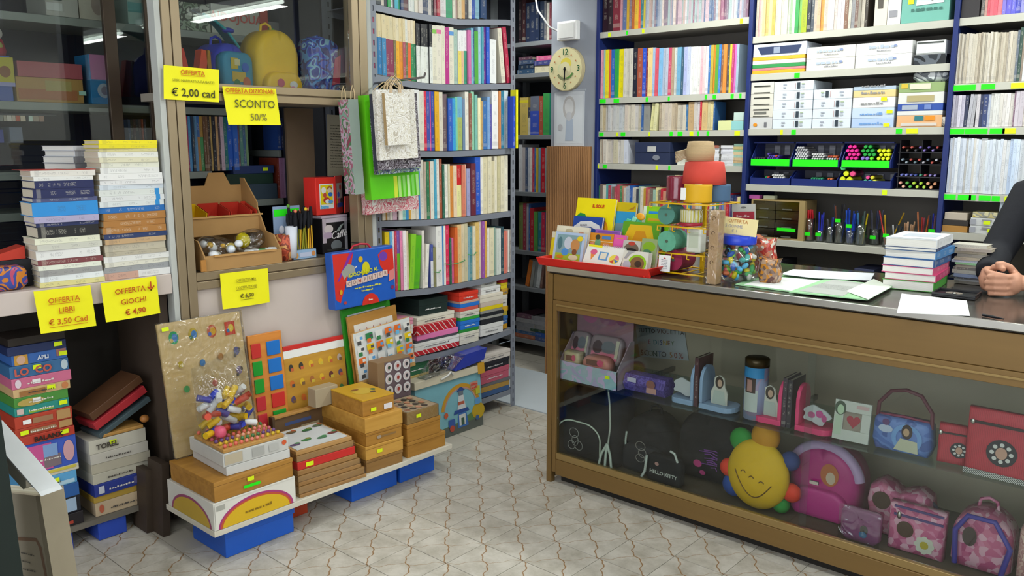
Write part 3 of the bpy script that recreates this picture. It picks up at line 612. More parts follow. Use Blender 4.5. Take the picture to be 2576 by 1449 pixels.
boxpile('G', L(1030, 960, XG)[0], L(1088, 960, XG)[0], [('b8a25a', .14), ('4a6a4a', .05), ('c8b070', .05), ('2f6a4a', .08)], 'low down behind the lighthouse toy box', 'boxes behind the lighthouse toy', d=.2, front=.02)
# ================================================================ wall cabinets with bronze aluminium frames
BRZ = M('a08f74', .38, .55, var=.06, scale=4, stretch=(8, 8, .4)); BRZD = M('6f604c', .4, .5, var=.08)
PALE = M('c6b9b2', .6, var=.03); DARKIN = M('20222c', .8, var=.1); GSTRIP = M('b9bcb8', .5)
def T_(u, d, z): return (XF - d, u, z)
cb = thing('glazed_cabinet', 'wall cabinet with bronze aluminium frame, upper glass pane and pale lower panel', 'cabinet', (XF, 1.55, 0), LW)
bx('edge_strip', cb, GSTRIP, 0, -.002, 0, .022, .05, 2.9)
for a, b in ((.024, .056), (.06, .095)): bx('mullion', cb, BRZ, a, -.012, 0, b, .05, 2.9, .002)
bx('mullion_groove', cb, BRZD, .0562, -.004, 0, .0598, .05, 2.9)
for a, b in ((.915, .952), (.956, 1.0)): bx('stile', cb, BRZ, a, -.012, 0, b, .05, 2.9, .002)
bx('stile_groove', cb, BRZD, .9522, -.004, 0, .9558, .05, 2.9)
bx('edge_strip', cb, GSTRIP, 1.002, -.004, 0, 1.03, .05, 2.9)
for a, b in ((1.718, 1.748), (1.754, 1.786)): bx('rail', cb, BRZ, .096, -.008, a, .914, .04, b, .002)
bx('rail_groove', cb, BRZD, .096, 0, 1.7482, .914, .04, 1.7538)
bx('rail', cb, BRZ, .096, -.008, 2.62, .914, .04, 2.7, .002)
bx('glass_pane', cb, PANE, .096, .012, 1.787, .914, .016, 2.619)
bx('inner_ledge', cb, M('8a8378', .6), .096, .041, 1.72, .914, .36, 1.752)
for a, b in ((.966, .998), (1.003, 1.036)): bx('sill', cb, BRZ, .096, -.01, a, .914, .02, b, .002)
bx('sill_groove', cb, BRZD, .096, -.002, .9982, .914, .02, 1.0028)
bx('sill_board', cb, M('4c4844', .45), .096, .021, 1.0, .914, .46, 1.034)
bx('lower_panel', cb, PALE, .096, .01, .02, .914, .03, .965)
bx('corner_panel', cb, M('6b5844', .6), .76, .31, 1.035, .914, .325, 1.715)
# interior bookshelf seen through the opening and the glass
XI = -3.66
si = thing('inner_shelving', 'dark metal shelving standing behind the glazed cabinet doors', 'shelving', (XI, .45, 0), LW)
INS = M('8d948f', .5, .2)
for u in (-.9, 1.98): bx('upright', si, M('2a2d38', .6), u, 0, 0, u + .02, .3, 2.9)
bx('back_panel', si, M('161c34', .8, var=.2), -.9, .31, 0, 2.0, .32, 2.9)
zi = {}
for k, (px, py, ua, ub) in {'top': (250, 52, -.88, 1.96), 'mid': (250, 262, -.88, 1.96), 'low': (100, 360, -.88, .60), 'books': (560, 430, 1.16, 1.58), 'books2': (725, 378, L(700, 378, XI)[0] - .45, 1.96), 'left2': (380, 425, .64, 1.12), 'base': (560, 507, .64, 1.96)}.items():
    zi[k] = L(px, py, XI)[1]; bx('shelf', si, INS, ua, 0, zi[k] - .032, ub, .3, zi[k], .002)
def irow(key, x0, y0, spec, nm, **kw): run_of_books('L', XI - .004, x0, y0, spec, zi[key], nm, 'from the mullion', 'books behind the cabinet opening', kw.pop('name', 'comic_book'), kw.pop('noun', 'comic book'), .2, ztop=kw.pop('ztop', zi['mid'] - .034), **kw)
irow('books', 473, 428, 'a02a5a:8:145 58a0d8:8 1f3048:6 5a90c0:9 3a6ab0/b07a3a:7 a8843a/3a8a50:8 6a4a34:6 7a5a40:5 3a2a28:6 c8a860:5 1f1f30:8 c8a070:6 4a3a44:5 c8b0c0:9 2a7a7a:10 1f58b8:12 2f64c0:12 7a5a6a:6 5a8a80:8 4a6a90:7 7a9a70:6', 'in the opening above the cardboard display')
irow('books2', 702, 376, '2a4a90:8:100 1f2a5a:9 3a2a6a:6 6a8ab8:7 40606a:6 b0a850:5 3a5a80:5', 'in the opening behind the red box')
irow('base', 704, 503, '8a3a2a:5:108 a87aa0:8:112 b08ab0:7 c090a8:7 9a80b0:8 c89898:6 6a6aa8:8', 'low behind the pencils', name='exercise_book', noun='exercise book', ztop=zi['books2'] - .034)
irow('left2', 330, 424, '3a5a8a:6:125 2a2f3a:8 4a3040:7 30384a:9 5a4a50:6 a04a3a:4 20304a:6', 'behind the sliding door near the mullion', ztop=zi['mid'] - .034)
irow('low', 250, 420, '3a5a8a:8:100 1f4a7a:24:104 2a2a40:6', 'behind the pale book pile', ztop=9) if False else None
def ibox(px0, px1, py, h, d, col, label, key=None, plane=XI, art_=None, stick=None, z=None, name='game_box', cat='box', mat=None):
    a, b = L(px0, py, plane)[0], L(px1, py, plane)[0]
    o = carton(name, b - a, d, h, mat or M(col, .5, var=.08), front=art_, sticker=stick); put(o, (plane - .005, (a + b) / 2, zi[key] + .001 if key else z), LW); tag(o, label, cat); return o
ibox(482, 560, 500, .06, .2, '3a70a8', 'blue game box with green price tag behind the cardboard display', 'base', stick=(.05, .035, NEON_G))
o = ibox(585, 700, 500, .075, .2, '3a4a5a', 'slate game box under the dark boxes behind the cardboard display', 'base')
o = ibox(575, 690, 480, .05, .2, '1f3a30', 'dark green game box on the slate box behind the display', z=zi['base'] + .0765)
o = ibox(590, 692, 455, .038, .2, '2a3a6a', 'navy and grey game box topping the inner pile', z=zi['base'] + .127, stick=(.06, .02, NEON_Y))
# cabinet without glass: ledge with the sale books
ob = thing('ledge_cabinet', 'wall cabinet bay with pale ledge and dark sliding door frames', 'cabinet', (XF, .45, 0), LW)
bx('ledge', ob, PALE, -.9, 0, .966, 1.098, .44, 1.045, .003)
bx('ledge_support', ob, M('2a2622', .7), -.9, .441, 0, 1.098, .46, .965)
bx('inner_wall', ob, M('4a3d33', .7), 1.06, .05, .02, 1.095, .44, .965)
for px, w, d in ((284, .05, .45), (388, .055, .475)):
    u = L(px, 150, XF - d)[0] - .45; bx('sliding_stile', ob, M('4d4136', .35, .5), u - w / 2, d, 1.046, u + w / 2, d + .025, 2.9, .002)
u0, u1 = L(284, 150, XF - .45)[0] - .45, L(388, 150, XF - .475)[0] - .45
bx('sliding_pane', ob, PANE, u0 + .03, .484, 1.05, u1 - .03, .488, 2.9)
bx('sliding_pane', ob, PANE, -.9, .458, 1.05, u0 - .03, .462, 2.9)
# toys and boxes behind the sliding door
ibox(45, 213, 250, .095, .25, 'b08a4a', 'long tan game box with price sticker behind the sliding door', 'mid', stick=(.12, .04, M('a8d8c8', .5)), art_=[('r', -.12, .01, .1, .05, 'a86a40'), ('r', -.02, .045, .08, .085, 'a89a58')])
o = ibox(50, 212, 225, .06, .25, 'a8505a', 'long faded red game box on top of the tan one', z=zi['mid'] + .097)
ibox(-40, 36, 250, .17, .18, '4a60a8', 'blue box with yellow picture at the far end of the shelf', 'mid', art_=[('r', .0, .06, .062, .165, 'b8b030'), ('c', .03, .11, .02, .022, '8a5a30'), ('r', -.06, .055, .062, .07, '9a9ac8')])
ibox(232, 285, 250, .2, .14, '2a8ac8', 'pink and blue carton standing beside the sliding stile', 'mid', art_=[('r', -.04, .1, .04, .2, 'c070a8'), ('c', .01, .055, .028, .03, 'b8c8d8'), ('c', .012, .055, .015, .018, '8a8aa0')])
t = thing('toy_figure', 'small red and white toy figure on the blue box behind the glass', 'toy', (XI - .05, L(8, 180, XI)[0], zi['mid'] + .1725), LW)
G().lathe([(.03, 0), (.034, .02), (.024, .06), (.02, .065)], 14).build('body', M('b02a44', .5), t); G().ellipsoid((0, 0, .085), (.026, .024, .026)).build('head', M('d8d4d0', .5), t); G().ellipsoid((0, -.02, .035), (.018, .012, .02)).build('belly', M('b0b860', .5), t)
ibox(118, 200, 40, .12, .2, 'b8b8b0', 'grey printed carton on the top inner shelf', 'top', art_=[('r', -.05, .06, .0, .1, '5a6060'), ('r', -.06, .02, .0, .05, 'd0d4d0')])
ibox(203, 268, 45, .12, .2, 'bdb8a8', 'pale carton with brown mark beside the top stile', 'top', art_=[('c', .02, .06, .025, .04, '9a8a80')])
ibox(325, 372, 60, .14, .2, '9ab8b0', 'pale green carton behind the sliding door, top shelf', 'top', art_=[('r', -.04, .05, .05, .09, '5aa0a0')])
ibox(455, 530, 48, .12, .15, '6a7a68', 'green speckled carton on the top inner shelf by the mullion', 'top', mat=blotch(['5a6a58', '8a9a88', '4a5048', 'a8b0a0'], 25, .6, 'speckled_card'))
o = ibox(535, 655, 58, .13, .2, 'b9bdb0', 'long pale carton with red lettering on the top inner shelf', 'top'); txt(o, 'AIDOJOUA', .0, .075, .055, 'c05a50', -.004, bold=.02)
ibox(657, 676, 58, .13, .2, 'b84a38', 'narrow red carton beside the pale lettered one', 'top')
ibox(678, 712, 62, .08, .2, '6a6a6a', 'grey carton with green sticker on the top inner shelf', 'top', stick=(-.03, .04, NEON_G))
for px0, px1, h, col, lab in ((-40, 12, .05, '2a3a90', 'navy tin on the low inner shelf'), (28, 60, .06, '6a7488', 'grey paper bag on the low inner shelf')):
    ibox(px0, px1, 355, h, .15, col, lab + ' behind the sale books', 'low')
run_of_books('L', XI - .004, -20, 302, '4a4a50:12:60 d8d020:13 a8a8a0:9 c8c0b8:6 b08060:6 d8c8c0:8 b05040:5 c8b8a8:8 3a3a40:7 d0e0d0:5 a8a0a0:7 8a7a70:8', zi['low'] + .062, 'on the low inner shelf board', 'from the far end', 'small books behind the sale piles', 'pocket_book', 'pocket book', .1, ztop=zi['mid'] - .03) if False else None
t = thing('card_rack', 'row of small coloured card packs hanging under the inner shelf', 'card pack', (XI - .02, L(60, 300, XI)[0], L(60, 305, XI)[1]), LW)
xw = -.12
for k, (w, c) in enumerate(((.03, 'd8d020'), (.022, '8a8a84'), (.012, 'b0a898'), (.018, 'd8d0c4'), (.014, 'c8b8a8'), (.016, 'c0604a'), (.02, 'd0c0a8'), (.01, '3a3a3a'), (.016, 'c8d8cc'), (.022, 'a89888'), (.02, 'a08070'))):
    bx('pack', t, M(c, .5), xw, -.01, 0, xw + w - .002, .02, .022); xw += w
bx('hanger_bar', t, M('3a3d48', .5), -.14, 0, .023, .13, .02, .028)
# ---------------------------------------------------------------- backpacks behind the upper glass
def arch(w, h, r=None, n=9, foot=.02):
    """rounded-top outline"""
    r = r or w / 2; r = min(r, w / 2, h * .7); pts = [(-w / 2 + foot, 0), (w / 2 - foot, 0), (w / 2, foot)]
    pts += [(w / 2 - r + r * math.cos(PI / 2 * i / n), h - r + r * math.sin(PI / 2 * i / n)) for i in range(n + 1)]
    pts += [(-w / 2 + r + r * math.cos(PI / 2 + PI / 2 * i / n), h - r + r * math.sin(PI / 2 + PI / 2 * i / n)) for i in range(n + 1)]
    return pts + [(-w / 2, foot)]
def soft(parent, name, outline, y0, y1, mat, puff=.3, sm=True):
    """padded body: the outline swollen in depth towards its middle"""
    g = G(); n = len(outline); cx = 0; cz = sum(p[1] for p in outline) / n; rings = []
    for s, y in ((1.0, y1), (1.0, y1 * .55 + y0 * .45), (.99, y1 * .25 + y0 * .75), (.93, y0 + (y1 - y0) * .10), (.75, y0 + (y1 - y0) * .03), (.4, y0)):
        rings.append([(cx + (p[0] - cx) * s, y, cz + (p[1] - cz) * s) for p in outline])
    vs = [v for r in rings for v in r]
    fs = [[i * n + j, i * n + (j + 1) % n, (i + 1) * n + (j + 1) % n, (i + 1) * n + j] for i in range(len(rings) - 1) for j in range(n)]
    fs += [list(reversed(range(n))), [(len(rings) - 1) * n + j for j in range(n)]]
    return g.add(vs, fs, 0, sm).build(name, mat, parent)
def backpack(label, loc, rotz, w, h, d, mat, pocket, pw=.8, ph=.48, zipc='d0c8c0', group=None, name='backpack', tilt=0, decor=None, strap=True, cat='backpack', top_r=None):
    t = thing(name, label, cat, loc, (tilt, 0, rotz), group)
    soft(t, 'body', arch(w, h, top_r), 0, d, mat)
    if pocket is not None: soft(t, 'front_pocket', arch(w * pw, h * ph, w * .25), -.03, .02, pocket)
    zp = [(p[0] * .97, .35 * d, p[1] * .985) for p in arch(w, h, top_r)[2:-1]]
    G().tube(zp, .003, 6).build('zipper', M(zipc, .4), t)
    if strap:
        G().tube([(-.03, d * .7, h - .01), (-.025, d * .7, h + .02), (0, d * .7, h + .03), (.025, d * .7, h + .02), (.03, d * .7, h - .01)], .006, 6).build('carry_loop', mat, t)
    if decor: art(t, 'printed_decoration', decor, -.0315)
    return t
NYL = lambda c, r=.45: M(c, r, var=.12, scale=9, bump=.25)
def lp(px, py, x): return L(px, py, x)[0]
backpack('bright yellow nylon backpack behind the upper cabinet glass', (XF - .09, lp(706, 215, XF - .1), 1.753), LW + .12, .232, .285, .13, NYL('f0c40c', .4), NYL('ecbe0a', .4), .86, .36, 'a88a10', decor=[('c', -.03, .055, .02, .018, 'c0506a'), ('c', .04, .05, .022, .016, 'd8d8d8'), ('c', -.05, .025, .025, .014, '3a6ab0'), ('c', .035, .028, .02, .016, 'd88aa0'), ('c', .0, .02, .016, .012, 'a8b040'), ('r', .03, .005, .06, .02, 'b8952a')])
bp = backpack('blue and teal backpack with printed pocket beside the yellow one', (XF - .10, lp(592, 212, XF - .1), 1.753), LW + .25, .17, .21, .14, NYL('2f3ec0'), NYL('2a8ab0'), .98, .82, 'c83a5a', decor=[('r', -.05, .1, -.01, .145, 'c8b030'), ('r', -.045, .05, .03, .09, 'c8a83a'), ('c', .035, .05, .022, .022, 'c0603a'), ('c', -.02, .04, .018, .02, '3a7a50'), ('c', .03, .11, .02, .02, '2a60c0'), ('r', -.03, .115, .0, .14, 'd8d0a0')])
FT = Matrix.Translation((-.02, .05, .255)) @ Matrix.Rotation(.55, 4, 'Y')
G().grid(lambda a, b: tuple(FT @ Vector((-.11 + .22 * a, -.01 + .09 * b, .018 * math.sin(PI * a) + .03 * b))), 8, 4).build('flap', M('1f6a78', .5), bp); G().ellipsoid(FT @ Vector((.03, -.005, .028)), (.03, .02, .012)).build('badge', M('2a3ab0', .4), bp)
G().tube([FT @ Vector(p) for p in ((-.11, -.01, 0), (-.05, -.012, .014), (.02, -.012, .02), (.11, -.01, 0))], .006, 6).build('edge_binding', M('2aa0a8', .5), bp)
for px0, px1, c, lab in ((462, 488, 'e03a24', 'red paper bag wing standing behind the glass by the mullion'), (492, 528, 'e8502a', 'orange paper strap bag between the red and blue bags'), (516, 536, 'c08a1a', 'amber pointed paper bag beside the blue backpack')):
    a, b = lp(px0, 200, XF - .12), lp(px1, 200, XF - .12); w = b - a
    o = G().prism([(-w / 2, 0), (w / 2, 0), (w * .35 if c != 'e03a24' else -w * .3, .17), (w * .05 if c != 'e03a24' else -w * .5, .175)], 0, .05).build('paper_bag', M(c, .5)); put(o, (XF - .12, (a + b) / 2, 1.753), LW); tag(o, lab, 'bag')
t = thing('foil_bag', 'shiny blue foil bag slumped beside the yellow backpack', 'bag', (XF - .09, lp(815, 215, XF - .1), 1.753), LW)
FOIL = blotch(['1f2a9a', '2a44c8', '4a90d8', '1a2278', '2a5ad0', '8ac0e0', '22309a'], 14, .22, 'blue_foil')
soft(t, 'body', [(p[0] + .012 * math.sin(p[1] * 60), p[1]) for p in arch(.17, .27, .05)], 0, .1, FOIL); art(t, 'red_panel', [('p', [(.03, .06), (.075, .07), (.085, .2), (.05, .18)], 'b02a4a')], -.012); G().tube([(-.05, .05, .262), (0, .05, .275), (.05, .05, .262)], .01, 6).build('gathered_top', FOIL, t)
# ---------------------------------------------------------------- on the cabinet sill
ZS = 1.0375
UD = L(515, 690, XF + .005)[0]
t = thing('cardboard_display', 'two-tier brown cardboard counter display full of small toys', 'display', (XF + .012, UD, ZS), LW)
W = L(706, 655, XF)[0] - UD; D = .30
side = [(0, 0), (0, .055), (.05, .12), (.11, .13), (.17, .235), (.17, .255), (.27, .36), (D, .36), (D, 0)]
for x in (0, W - .006): G().prism(side, x, x + .006, 'yz').build('side_panel', KRAFT, t)
bx('front_lip', t, KRAFT, .006, 0, 0, W - .006, .006, .062); bx('lip_fold', t, M('b98f58', .8), .04, -.008, .056, W - .03, .002, .064)
bx('lower_floor', t, KRAFT, .006, .006, .03, W - .006, .17, .036); bx('upper_lip', t, KRAFT, .006, .16, .125, W - .006, .166, .2)
bx('upper_lip_fold', t, M('b98f58', .8), .0, .152, .2, W + .012, .166, .207)
bx('upper_floor', t, KRAFT, .006, .166, .16, W - .006, D, .166); bx('back_panel', t, KRAFT, .006, D - .006, 0, W - .006, D, .33)
G().prism([(W * .5, .33), (W * .56, .385), (W * .76, .385), (W * .84, .33)], D - .006, D).build('header_tab', KRAFT, t)
bx('foot_tab', t, M('b07a3a', .8), -.022, -.012, .004, -.0005, -.004, .05)
# trays and toys in the upper tier
def u_(x, y, z): return (XF + .012 - y, UD + x, ZS + z)
for k, (x0, x1, c, nm) in enumerate(((.012, .11, 'd8b01a', 'yellow plastic tray of toys at the near end of the display'), (.115, .215, 'b83428', 'red plastic tray in the display beside the yellow tray'), (.22, .315, 'b83428', 'middle red plastic tray under the display header tab'), (.32, W - .012, 'c03a2a', 'red plastic tray at the far end of the display'))):
    tt = thing('toy_tray', nm, 'tray', u_(x0, .174, .169), (math.radians(18), 0, LW)); w = x1 - x0; m = M(c, .35, var=.1)
    bx('floor_plate', tt, m, 0, 0, 0, w, .10, .003); bx('side_wall', tt, m, 0, 0, .003, .003, .10, .055); bx('side_wall', tt, m, w - .003, 0, .003, w, .10, .055); bx('back_wall', tt, m, .003, .097, .003, w - .003, .10, .06)
for k, (x, y, r, c, lab) in enumerate(((.05, .2, .022, 'd8d020', 'yellow toy ball in the yellow tray'), (.06, .235, .018, 'd8c818', 'second yellow toy behind the ball in the yellow tray'), (.15, .2, .022, 'd8b888', 'peach rubber toy in the red tray'), (.175, .195, .012, 'd8d4cc', 'small white toy in the red tray'), (.255, .205, .016, '8a6a4a', 'brown toy in the middle red tray'), (.3, .2, .014, '3a6a4a', 'dark green toy in the middle red tray'), (.345, .2, .016, 'd8b82a', 'small yellow toy in the far red tray'))):
    tag(put(G().ellipsoid((0, 0, 0), (r, r * .9, r * .8), 12, 8).build('rubber_toy', M(c, .4)), u_(x, y, .172 + r * .8)), lab, 'toy', 'small toys in the cardboard display')
rr = random.Random(5)
toys = [(.05, 'e4e8ec', .025), (.075, 'd8d8d4', .02), (.06, 'e8e8e8', .02), (.1, '6a90c0', .014), (.12, 'dce4ec', .022), (.13, 'd8c060', .026), (.16, 'e8e4e0', .018), (.09, 'e0e4e8', .022), (.15, 'dfe3e8', .02), (.11, 'd0a020', .012), (.06, 'c8a028', .016), (.04, 'dfe4ea', .02)]
for k, (x, c, r) in enumerate(toys):
    tag(put(G().ellipsoid((0, 0, 0), (r, r * .85, r * .8), 10, 7).build('bagged_toy', M(c, .35)), u_(x + .01 + .008 * (k % 3), .035 + .03 * (k % 4), .037 + r * .8 + .022 * (k // 4))), f'small {cname(c)} toy, {ordinal(k)} in the bag at the display front', 'toy', 'toys bagged in the display front')
b1 = G().ellipsoid((0, 0, 0), (.085, .06, .045), 18, 12, e=.8).build('clear_bag', FILM); tag(put(b1, u_(.1, .085, .085), (0, .2, LW)), 'clear bag of white and yellow toys in the display front', 'bag')
lemon = G().ellipsoid((0, 0, 0), (.034, .03, .034)).build('toy_ball', M('d0c018', .4)); tag(put(lemon, u_(.235, .10, .1)), 'round yellow toy in a clear bag in the display', 'toy')
b2 = G().ellipsoid((0, 0, 0), (.07, .05, .045), 18, 12, e=.8).build('clear_bag', FILM); tag(put(b2, u_(.265, .1, .098), (0, -.3, LW)), 'clear bag round the yellow ball toy', 'bag')
for k, (x, c) in enumerate(((.22, 'dfe2e4'), (.26, 'd8dce0'), (.31, 'e4e6e8'), (.34, 'd4dadf'), (.28, '3a8a4a'))):
    tag(put(G().box(-.02, -.015, 0, .02, .015, .03).build('wrapped_toy', M(c, .3), bevel=.006), u_(x, .03 + .012 * (k % 2), .0365), .3 * k), f'{cname(c)} foil wrapped toy, {ordinal(k)} along the display lip', 'toy', 'wrapped toys behind the display lip')
# pencil corner
def sp(px, py, back=0.0): return (XF - back, L(px, py, XF - back)[0])
x, u = sp(715, 655, .06)
t = thing('pencil_cup', 'red patterned pencil cup with rolled white paper on the cabinet sill', 'cup', (x, u, ZS - .002), LW)
G().lathe([(.036, 0), (.036, .115), (.033, .115), (.033, .004)], 20).build('cup', blotch(['a8402a', 'c85a3a', '8a3a2a', 'd8a060'], 30, .5, 'red_pattern'), t); G().lathe([(.02, .01), (.027, .15), (.024, .15), (.018, .012)], 16, (.03, -.02, 0)).build('paper_roll', M('d4d8e4', .6), t)
x, u = sp(722, 560, .12)
t = thing('card_pack', 'hanging toy card with neon green strip behind the pencil cup', 'card', (x, u, ZS - .002), LW)
bx('card', t, M('8aa0c0', .5), -.07, 0, 0, .07, .004, .235); art(t, 'neon_strip', [('r', -.066, .19, .066, .222, NEON_G), ('c', .02, .16, .018, .016, 'c8a86a'), ('c', -.03, .13, .014, .018, 'd8d8e4')], -.001)
x, u = sp(768, 650, .03)
t = thing('pencil_box', 'blue carton holding black topped pencils on the sill', 'box', (x, u, ZS - .001), LW); bx('body', t, M('8aa8c8', .5), -.06, 0, 0, .06, .06, .04); art(t, 'front_print', [('r', -.03, .008, .035, .028, 'b0b8d0'), ('c', -.045, .016, .01, .012, 'c08a40'), ('c', .045, .02, .01, .012, 'c0804a')], -.001)
rr = random.Random(11)
for k in range(20):
    px_, py_ = -.05 + .1 * (k % 10) / 9, .012 + .03 * (k // 10); h = rr.uniform(.15, .19); c = rr.choice(['c89a1a', 'd8b020', '9ab01a', 'b8c020', '8a8a1a', 'c88a1a'])
    pt = thing('pencil', f'{cname(c)} pencil with black tassel, {ordinal(k)} in the blue carton', 'pencil', (x - py_, u + px_, ZS + .041), (rr.uniform(-.08, .08), rr.uniform(-.1, .1), LW), 'tasselled pencils in the blue carton')
    G().tube([(0, 0, 0), (0, 0, h * .62)], .0035, 6).build('shaft', M(c, .5), pt); G().tube([(0, 0, h * .55), (0, 0, h * .8), (0, 0, h)], [.004, .009, .006], 7).build('tassel', M('14151c', .9), pt)
    if k % 4 == 0: G().ellipsoid((0, 0, h + .006), (.008, .008, .009), 8, 6).build('topper', M(rr.choice(['5a9a2a', 'd8b020', '2a8a4a', 'e07a5a']), .5), pt)
x, u = sp(845, 648, .1)
t = thing('coffee_tin', 'square black tin printed with a grey coffee cup and Caffè', 'tin', (x, u + .005, ZS - .001), LW + .1)
bx('body', t, M('1d1b1f', .3), -.085, 0, 0, .075, .12, .165, .004); bx('lid', t, M('b8a8b8', .35), -.087, -.002, .1655, .077, .122, .178, .003)
art(t, 'front_print', [('r', -.083, .05, -.06, .165, 'b9aab5'), ('r', .055, .01, .073, .165, '9a98a0'), ('r', -.06, .145, .073, .165, 'c0b4c0'), ('c', -.045, .115, .028, .02, 'd0c4c4'), ('c', -.05, .085, .03, .015, 'b09ab0'), ('c', .0, .035, .035, .025, '6a7074'), ('p', [(.0, .1), (.03, .13), (.05, .135), (.02, .1)], '8a9490'), ('r', -.06, .01, .055, .02, '2a2a28')], -.0008)
txt(t, 'Caffè', .012, .085, .048, 'e0dcdc', -.006, .12, bold=.005, shear=.3)
x, u = sp(842, 556, .12)
t = thing('card_box', 'red card box with yellow cartoon panel on top of the coffee tin', 'box', (x, u, ZS + .18), LW + .05)
bx('body', t, M('e0322a', .45), -.105, 0, 0, .012, .09, .175, .002); T = Matrix.Translation((.012, 0, 0)) @ Matrix.Rotation(.5, 4, 'Z')
G().box(0, 0, 0, .085, .004, .18, 0, T).build('side_flap', M('cc2a24', .45), t); G().box(.06, -.02, 0, .115, -.016, .08, 0, T).build('tuck_flap', M('d83026', .45), t)
art(t, 'cartoon_panel', [('r', -.085, .028, -.002, .145, 'dfe0e0'), ('r', -.079, .048, -.008, .139, 'e0cc10'), ('c', -.06, .115, .014, .015, 'e0e0e0'), ('c', -.025, .115, .014, .014, 'd8c8b0'), ('a', -.025, .118, .008, .016, 0, 180, 'b0662a'), ('c', -.055, .092, .01, .012, 'c04a3a'), ('c', -.022, .095, .013, .01, '2a6ac0'), ('c', -.045, .068, .02, .014, 'b83a2a'), ('c', -.04, .062, .014, .01, 'dfe0e0'), ('c', -.022, .06, .014, .009, '5a9ad8')], -.001)
txt(t, 'bene', -.06, .037, .024, '4ab0e0', -.006, bold=.03)
pf = G()
def fl_(x, z, e=.0015): v = T @ Vector((x, -e, z)); return tuple(v)
for a in (('r', .01, .03, .08, .145, 'b8ada8'), ('c', .055, .125, .014, .014, 'c83a34'), ('c', .03, .09, .014, .014, '2a5ac8'), ('c', .035, .06, .014, .014, 'c03a7a'), ('c', .063, .06, .014, .014, '4a4038'), ('c', .012, .058, .01, .014, 'd8a820'), ('r', .01, .03, .08, .05, '2a4aa0')):
    pts = [(a[1], a[2]), (a[3], a[2]), (a[3], a[4]), (a[1], a[4])] if a[0] == 'r' else [(a[1] + a[3] * math.cos(2 * PI * j / 14), a[2] + a[4] * math.sin(2 * PI * j / 14)) for j in range(14)]
    pf.add([fl_(p[0], p[1], .0012 + .0003 * len(pf.f)) for p in pts], [list(range(len(pts)))], len(pf.f))
pf.build('flap_print', [M(c, .5) for c in ('b8ada8', 'c83a34', '2a5ac8', 'c03a7a', '4a4038', 'd8a820', '2a4aa0')], t, fix=False)
# notice on the inner corner panel
a, z1_ = L(815, 289, XF - .3); b, z0_ = L(884, 442, XF - .3)
t = thing('paper_notice', 'typed paper notice list hung on the inner corner panel', 'notice', (XF - .296, (a + b) / 2, z0_), (0, .04, LW)); w = (b - a) * .95; h = z1_ - z0_
bx('sheet', t, M('a8a088', .7), -w / 2, -.002, 0, w / 2, 0, h)
for k in range(16): scribble(t, -w * .4, w * (.2 + .2 * ((k * 7) % 3) / 2), h * (.82 - .045 * k), .005, '5a5648', -.003, k, 'typed_line')
# ---------------------------------------------------------------- yellow offer signs
YEL = M('f0ea14', .6, var=.05, scale=5)
def sign(name, label, tl, tr, br, bl, lines, x=XF + .022, mat=None, curl=.006, plane='L'):
    f = (lambda p: L(p[0], p[1], x)) if plane == 'L' else (lambda p: R(p[0], p[1], x))
    A, B, Cc, D_ = f(bl), f(br), f(tr), f(tl)
    w = (math.dist(A, B) + math.dist(Cc, D_)) / 2; h = (math.dist(A, D_) + math.dist(B, Cc)) / 2
    roll = -math.atan2(B[1] - A[1] + Cc[1] - D_[1], B[0] - A[0] + Cc[0] - D_[0])
    cu, cz = sum(p[0] for p in (A, B, Cc, D_)) / 4, sum(p[1] for p in (A, B, Cc, D_)) / 4
    t = thing(name, label, 'sign', (x, cu, cz) if plane == 'L' else (cu, x, cz), (0, roll, LW if plane == 'L' else 0), 'paper offer signs')
    # the sheet hangs a little skewed: shear so its corners sit where they hang
    sk = ((D_[0] + Cc[0]) - (A[0] + B[0])) / 2 * math.cos(roll) - ((D_[1] + Cc[1]) - (A[1] + B[1])) / 2 * -math.sin(roll)
    sk = max(-.35 * h, min(.35 * h, sk)) / h
    g = G(); n = 8
    def pt(a, b, e): return ((a - .5) * w + (b - .5) * h * sk, -curl * (1 - b) ** 2 * math.sin(PI * a + .3) - e, (b - .5) * h)
    g.grid(lambda a, b: pt(a, b, .0006), n, n); g.grid(lambda a, b: pt(1 - a, b, 0), n, n)
    for k, (p0, p1) in enumerate((((0, 0), (1, 0)), ((0, 1), (1, 1)), ((0, 0), (0, 1)), ((1, 0), (1, 1)))):
        g.grid(lambda a, b: pt(p0[0] + (p1[0] - p0[0]) * a, p0[1] + (p1[1] - p0[1]) * a, .0006 * b), n, 1)
    st = g.build('sheet', mat or YEL, t)
    for (s, fx, fz, size, col, bold, under) in lines:
        o = txt(st, s, fx * w + fz * h * sk, fz * h, size * h, col, -curl * 1.0 - .0035, bold=bold)
        if under:
            o_ = [v.co for v in o.data.vertices]; x0_, x1_, zz = min(v.x for v in o_), max(v.x for v in o_), min(v.z for v in o_)
            art(st, 'underline', [('r', x0_, zz - .012 * h - .02 * h, x1_, zz - .02 * h, col)], -curl * 1.0 - .0035)
    return t
RD = 'c8640a'; RD2 = 'b84a10'
sign('offer_sign', 'yellow paper sign offering books at 3,50 taped to the pale ledge', (80, 735), (228, 717), (242, 820), (106, 838), [('OFFERTA', -.02, .24, .17, RD, .012, True), ('LIBRI', 0, .0, .17, RD, .012, True), ('€ 3,50 Cad', .0, -.27, .19, RD, .012, True)])
sign('offer_sign', 'yellow paper sign with red arrow offering games at 4,90', (255, 712), (393, 695), (403, 787), (264, 812), [('OFFERTA', -.02, .23, .19, RD2, .012, False), ('↓', .36, .25, .3, RD2, .02, False), ('GIOCHI', .02, -.05, .19, RD2, .01, False), ('€ 4,90', .03, -.33, .2, RD2, .02, False)])
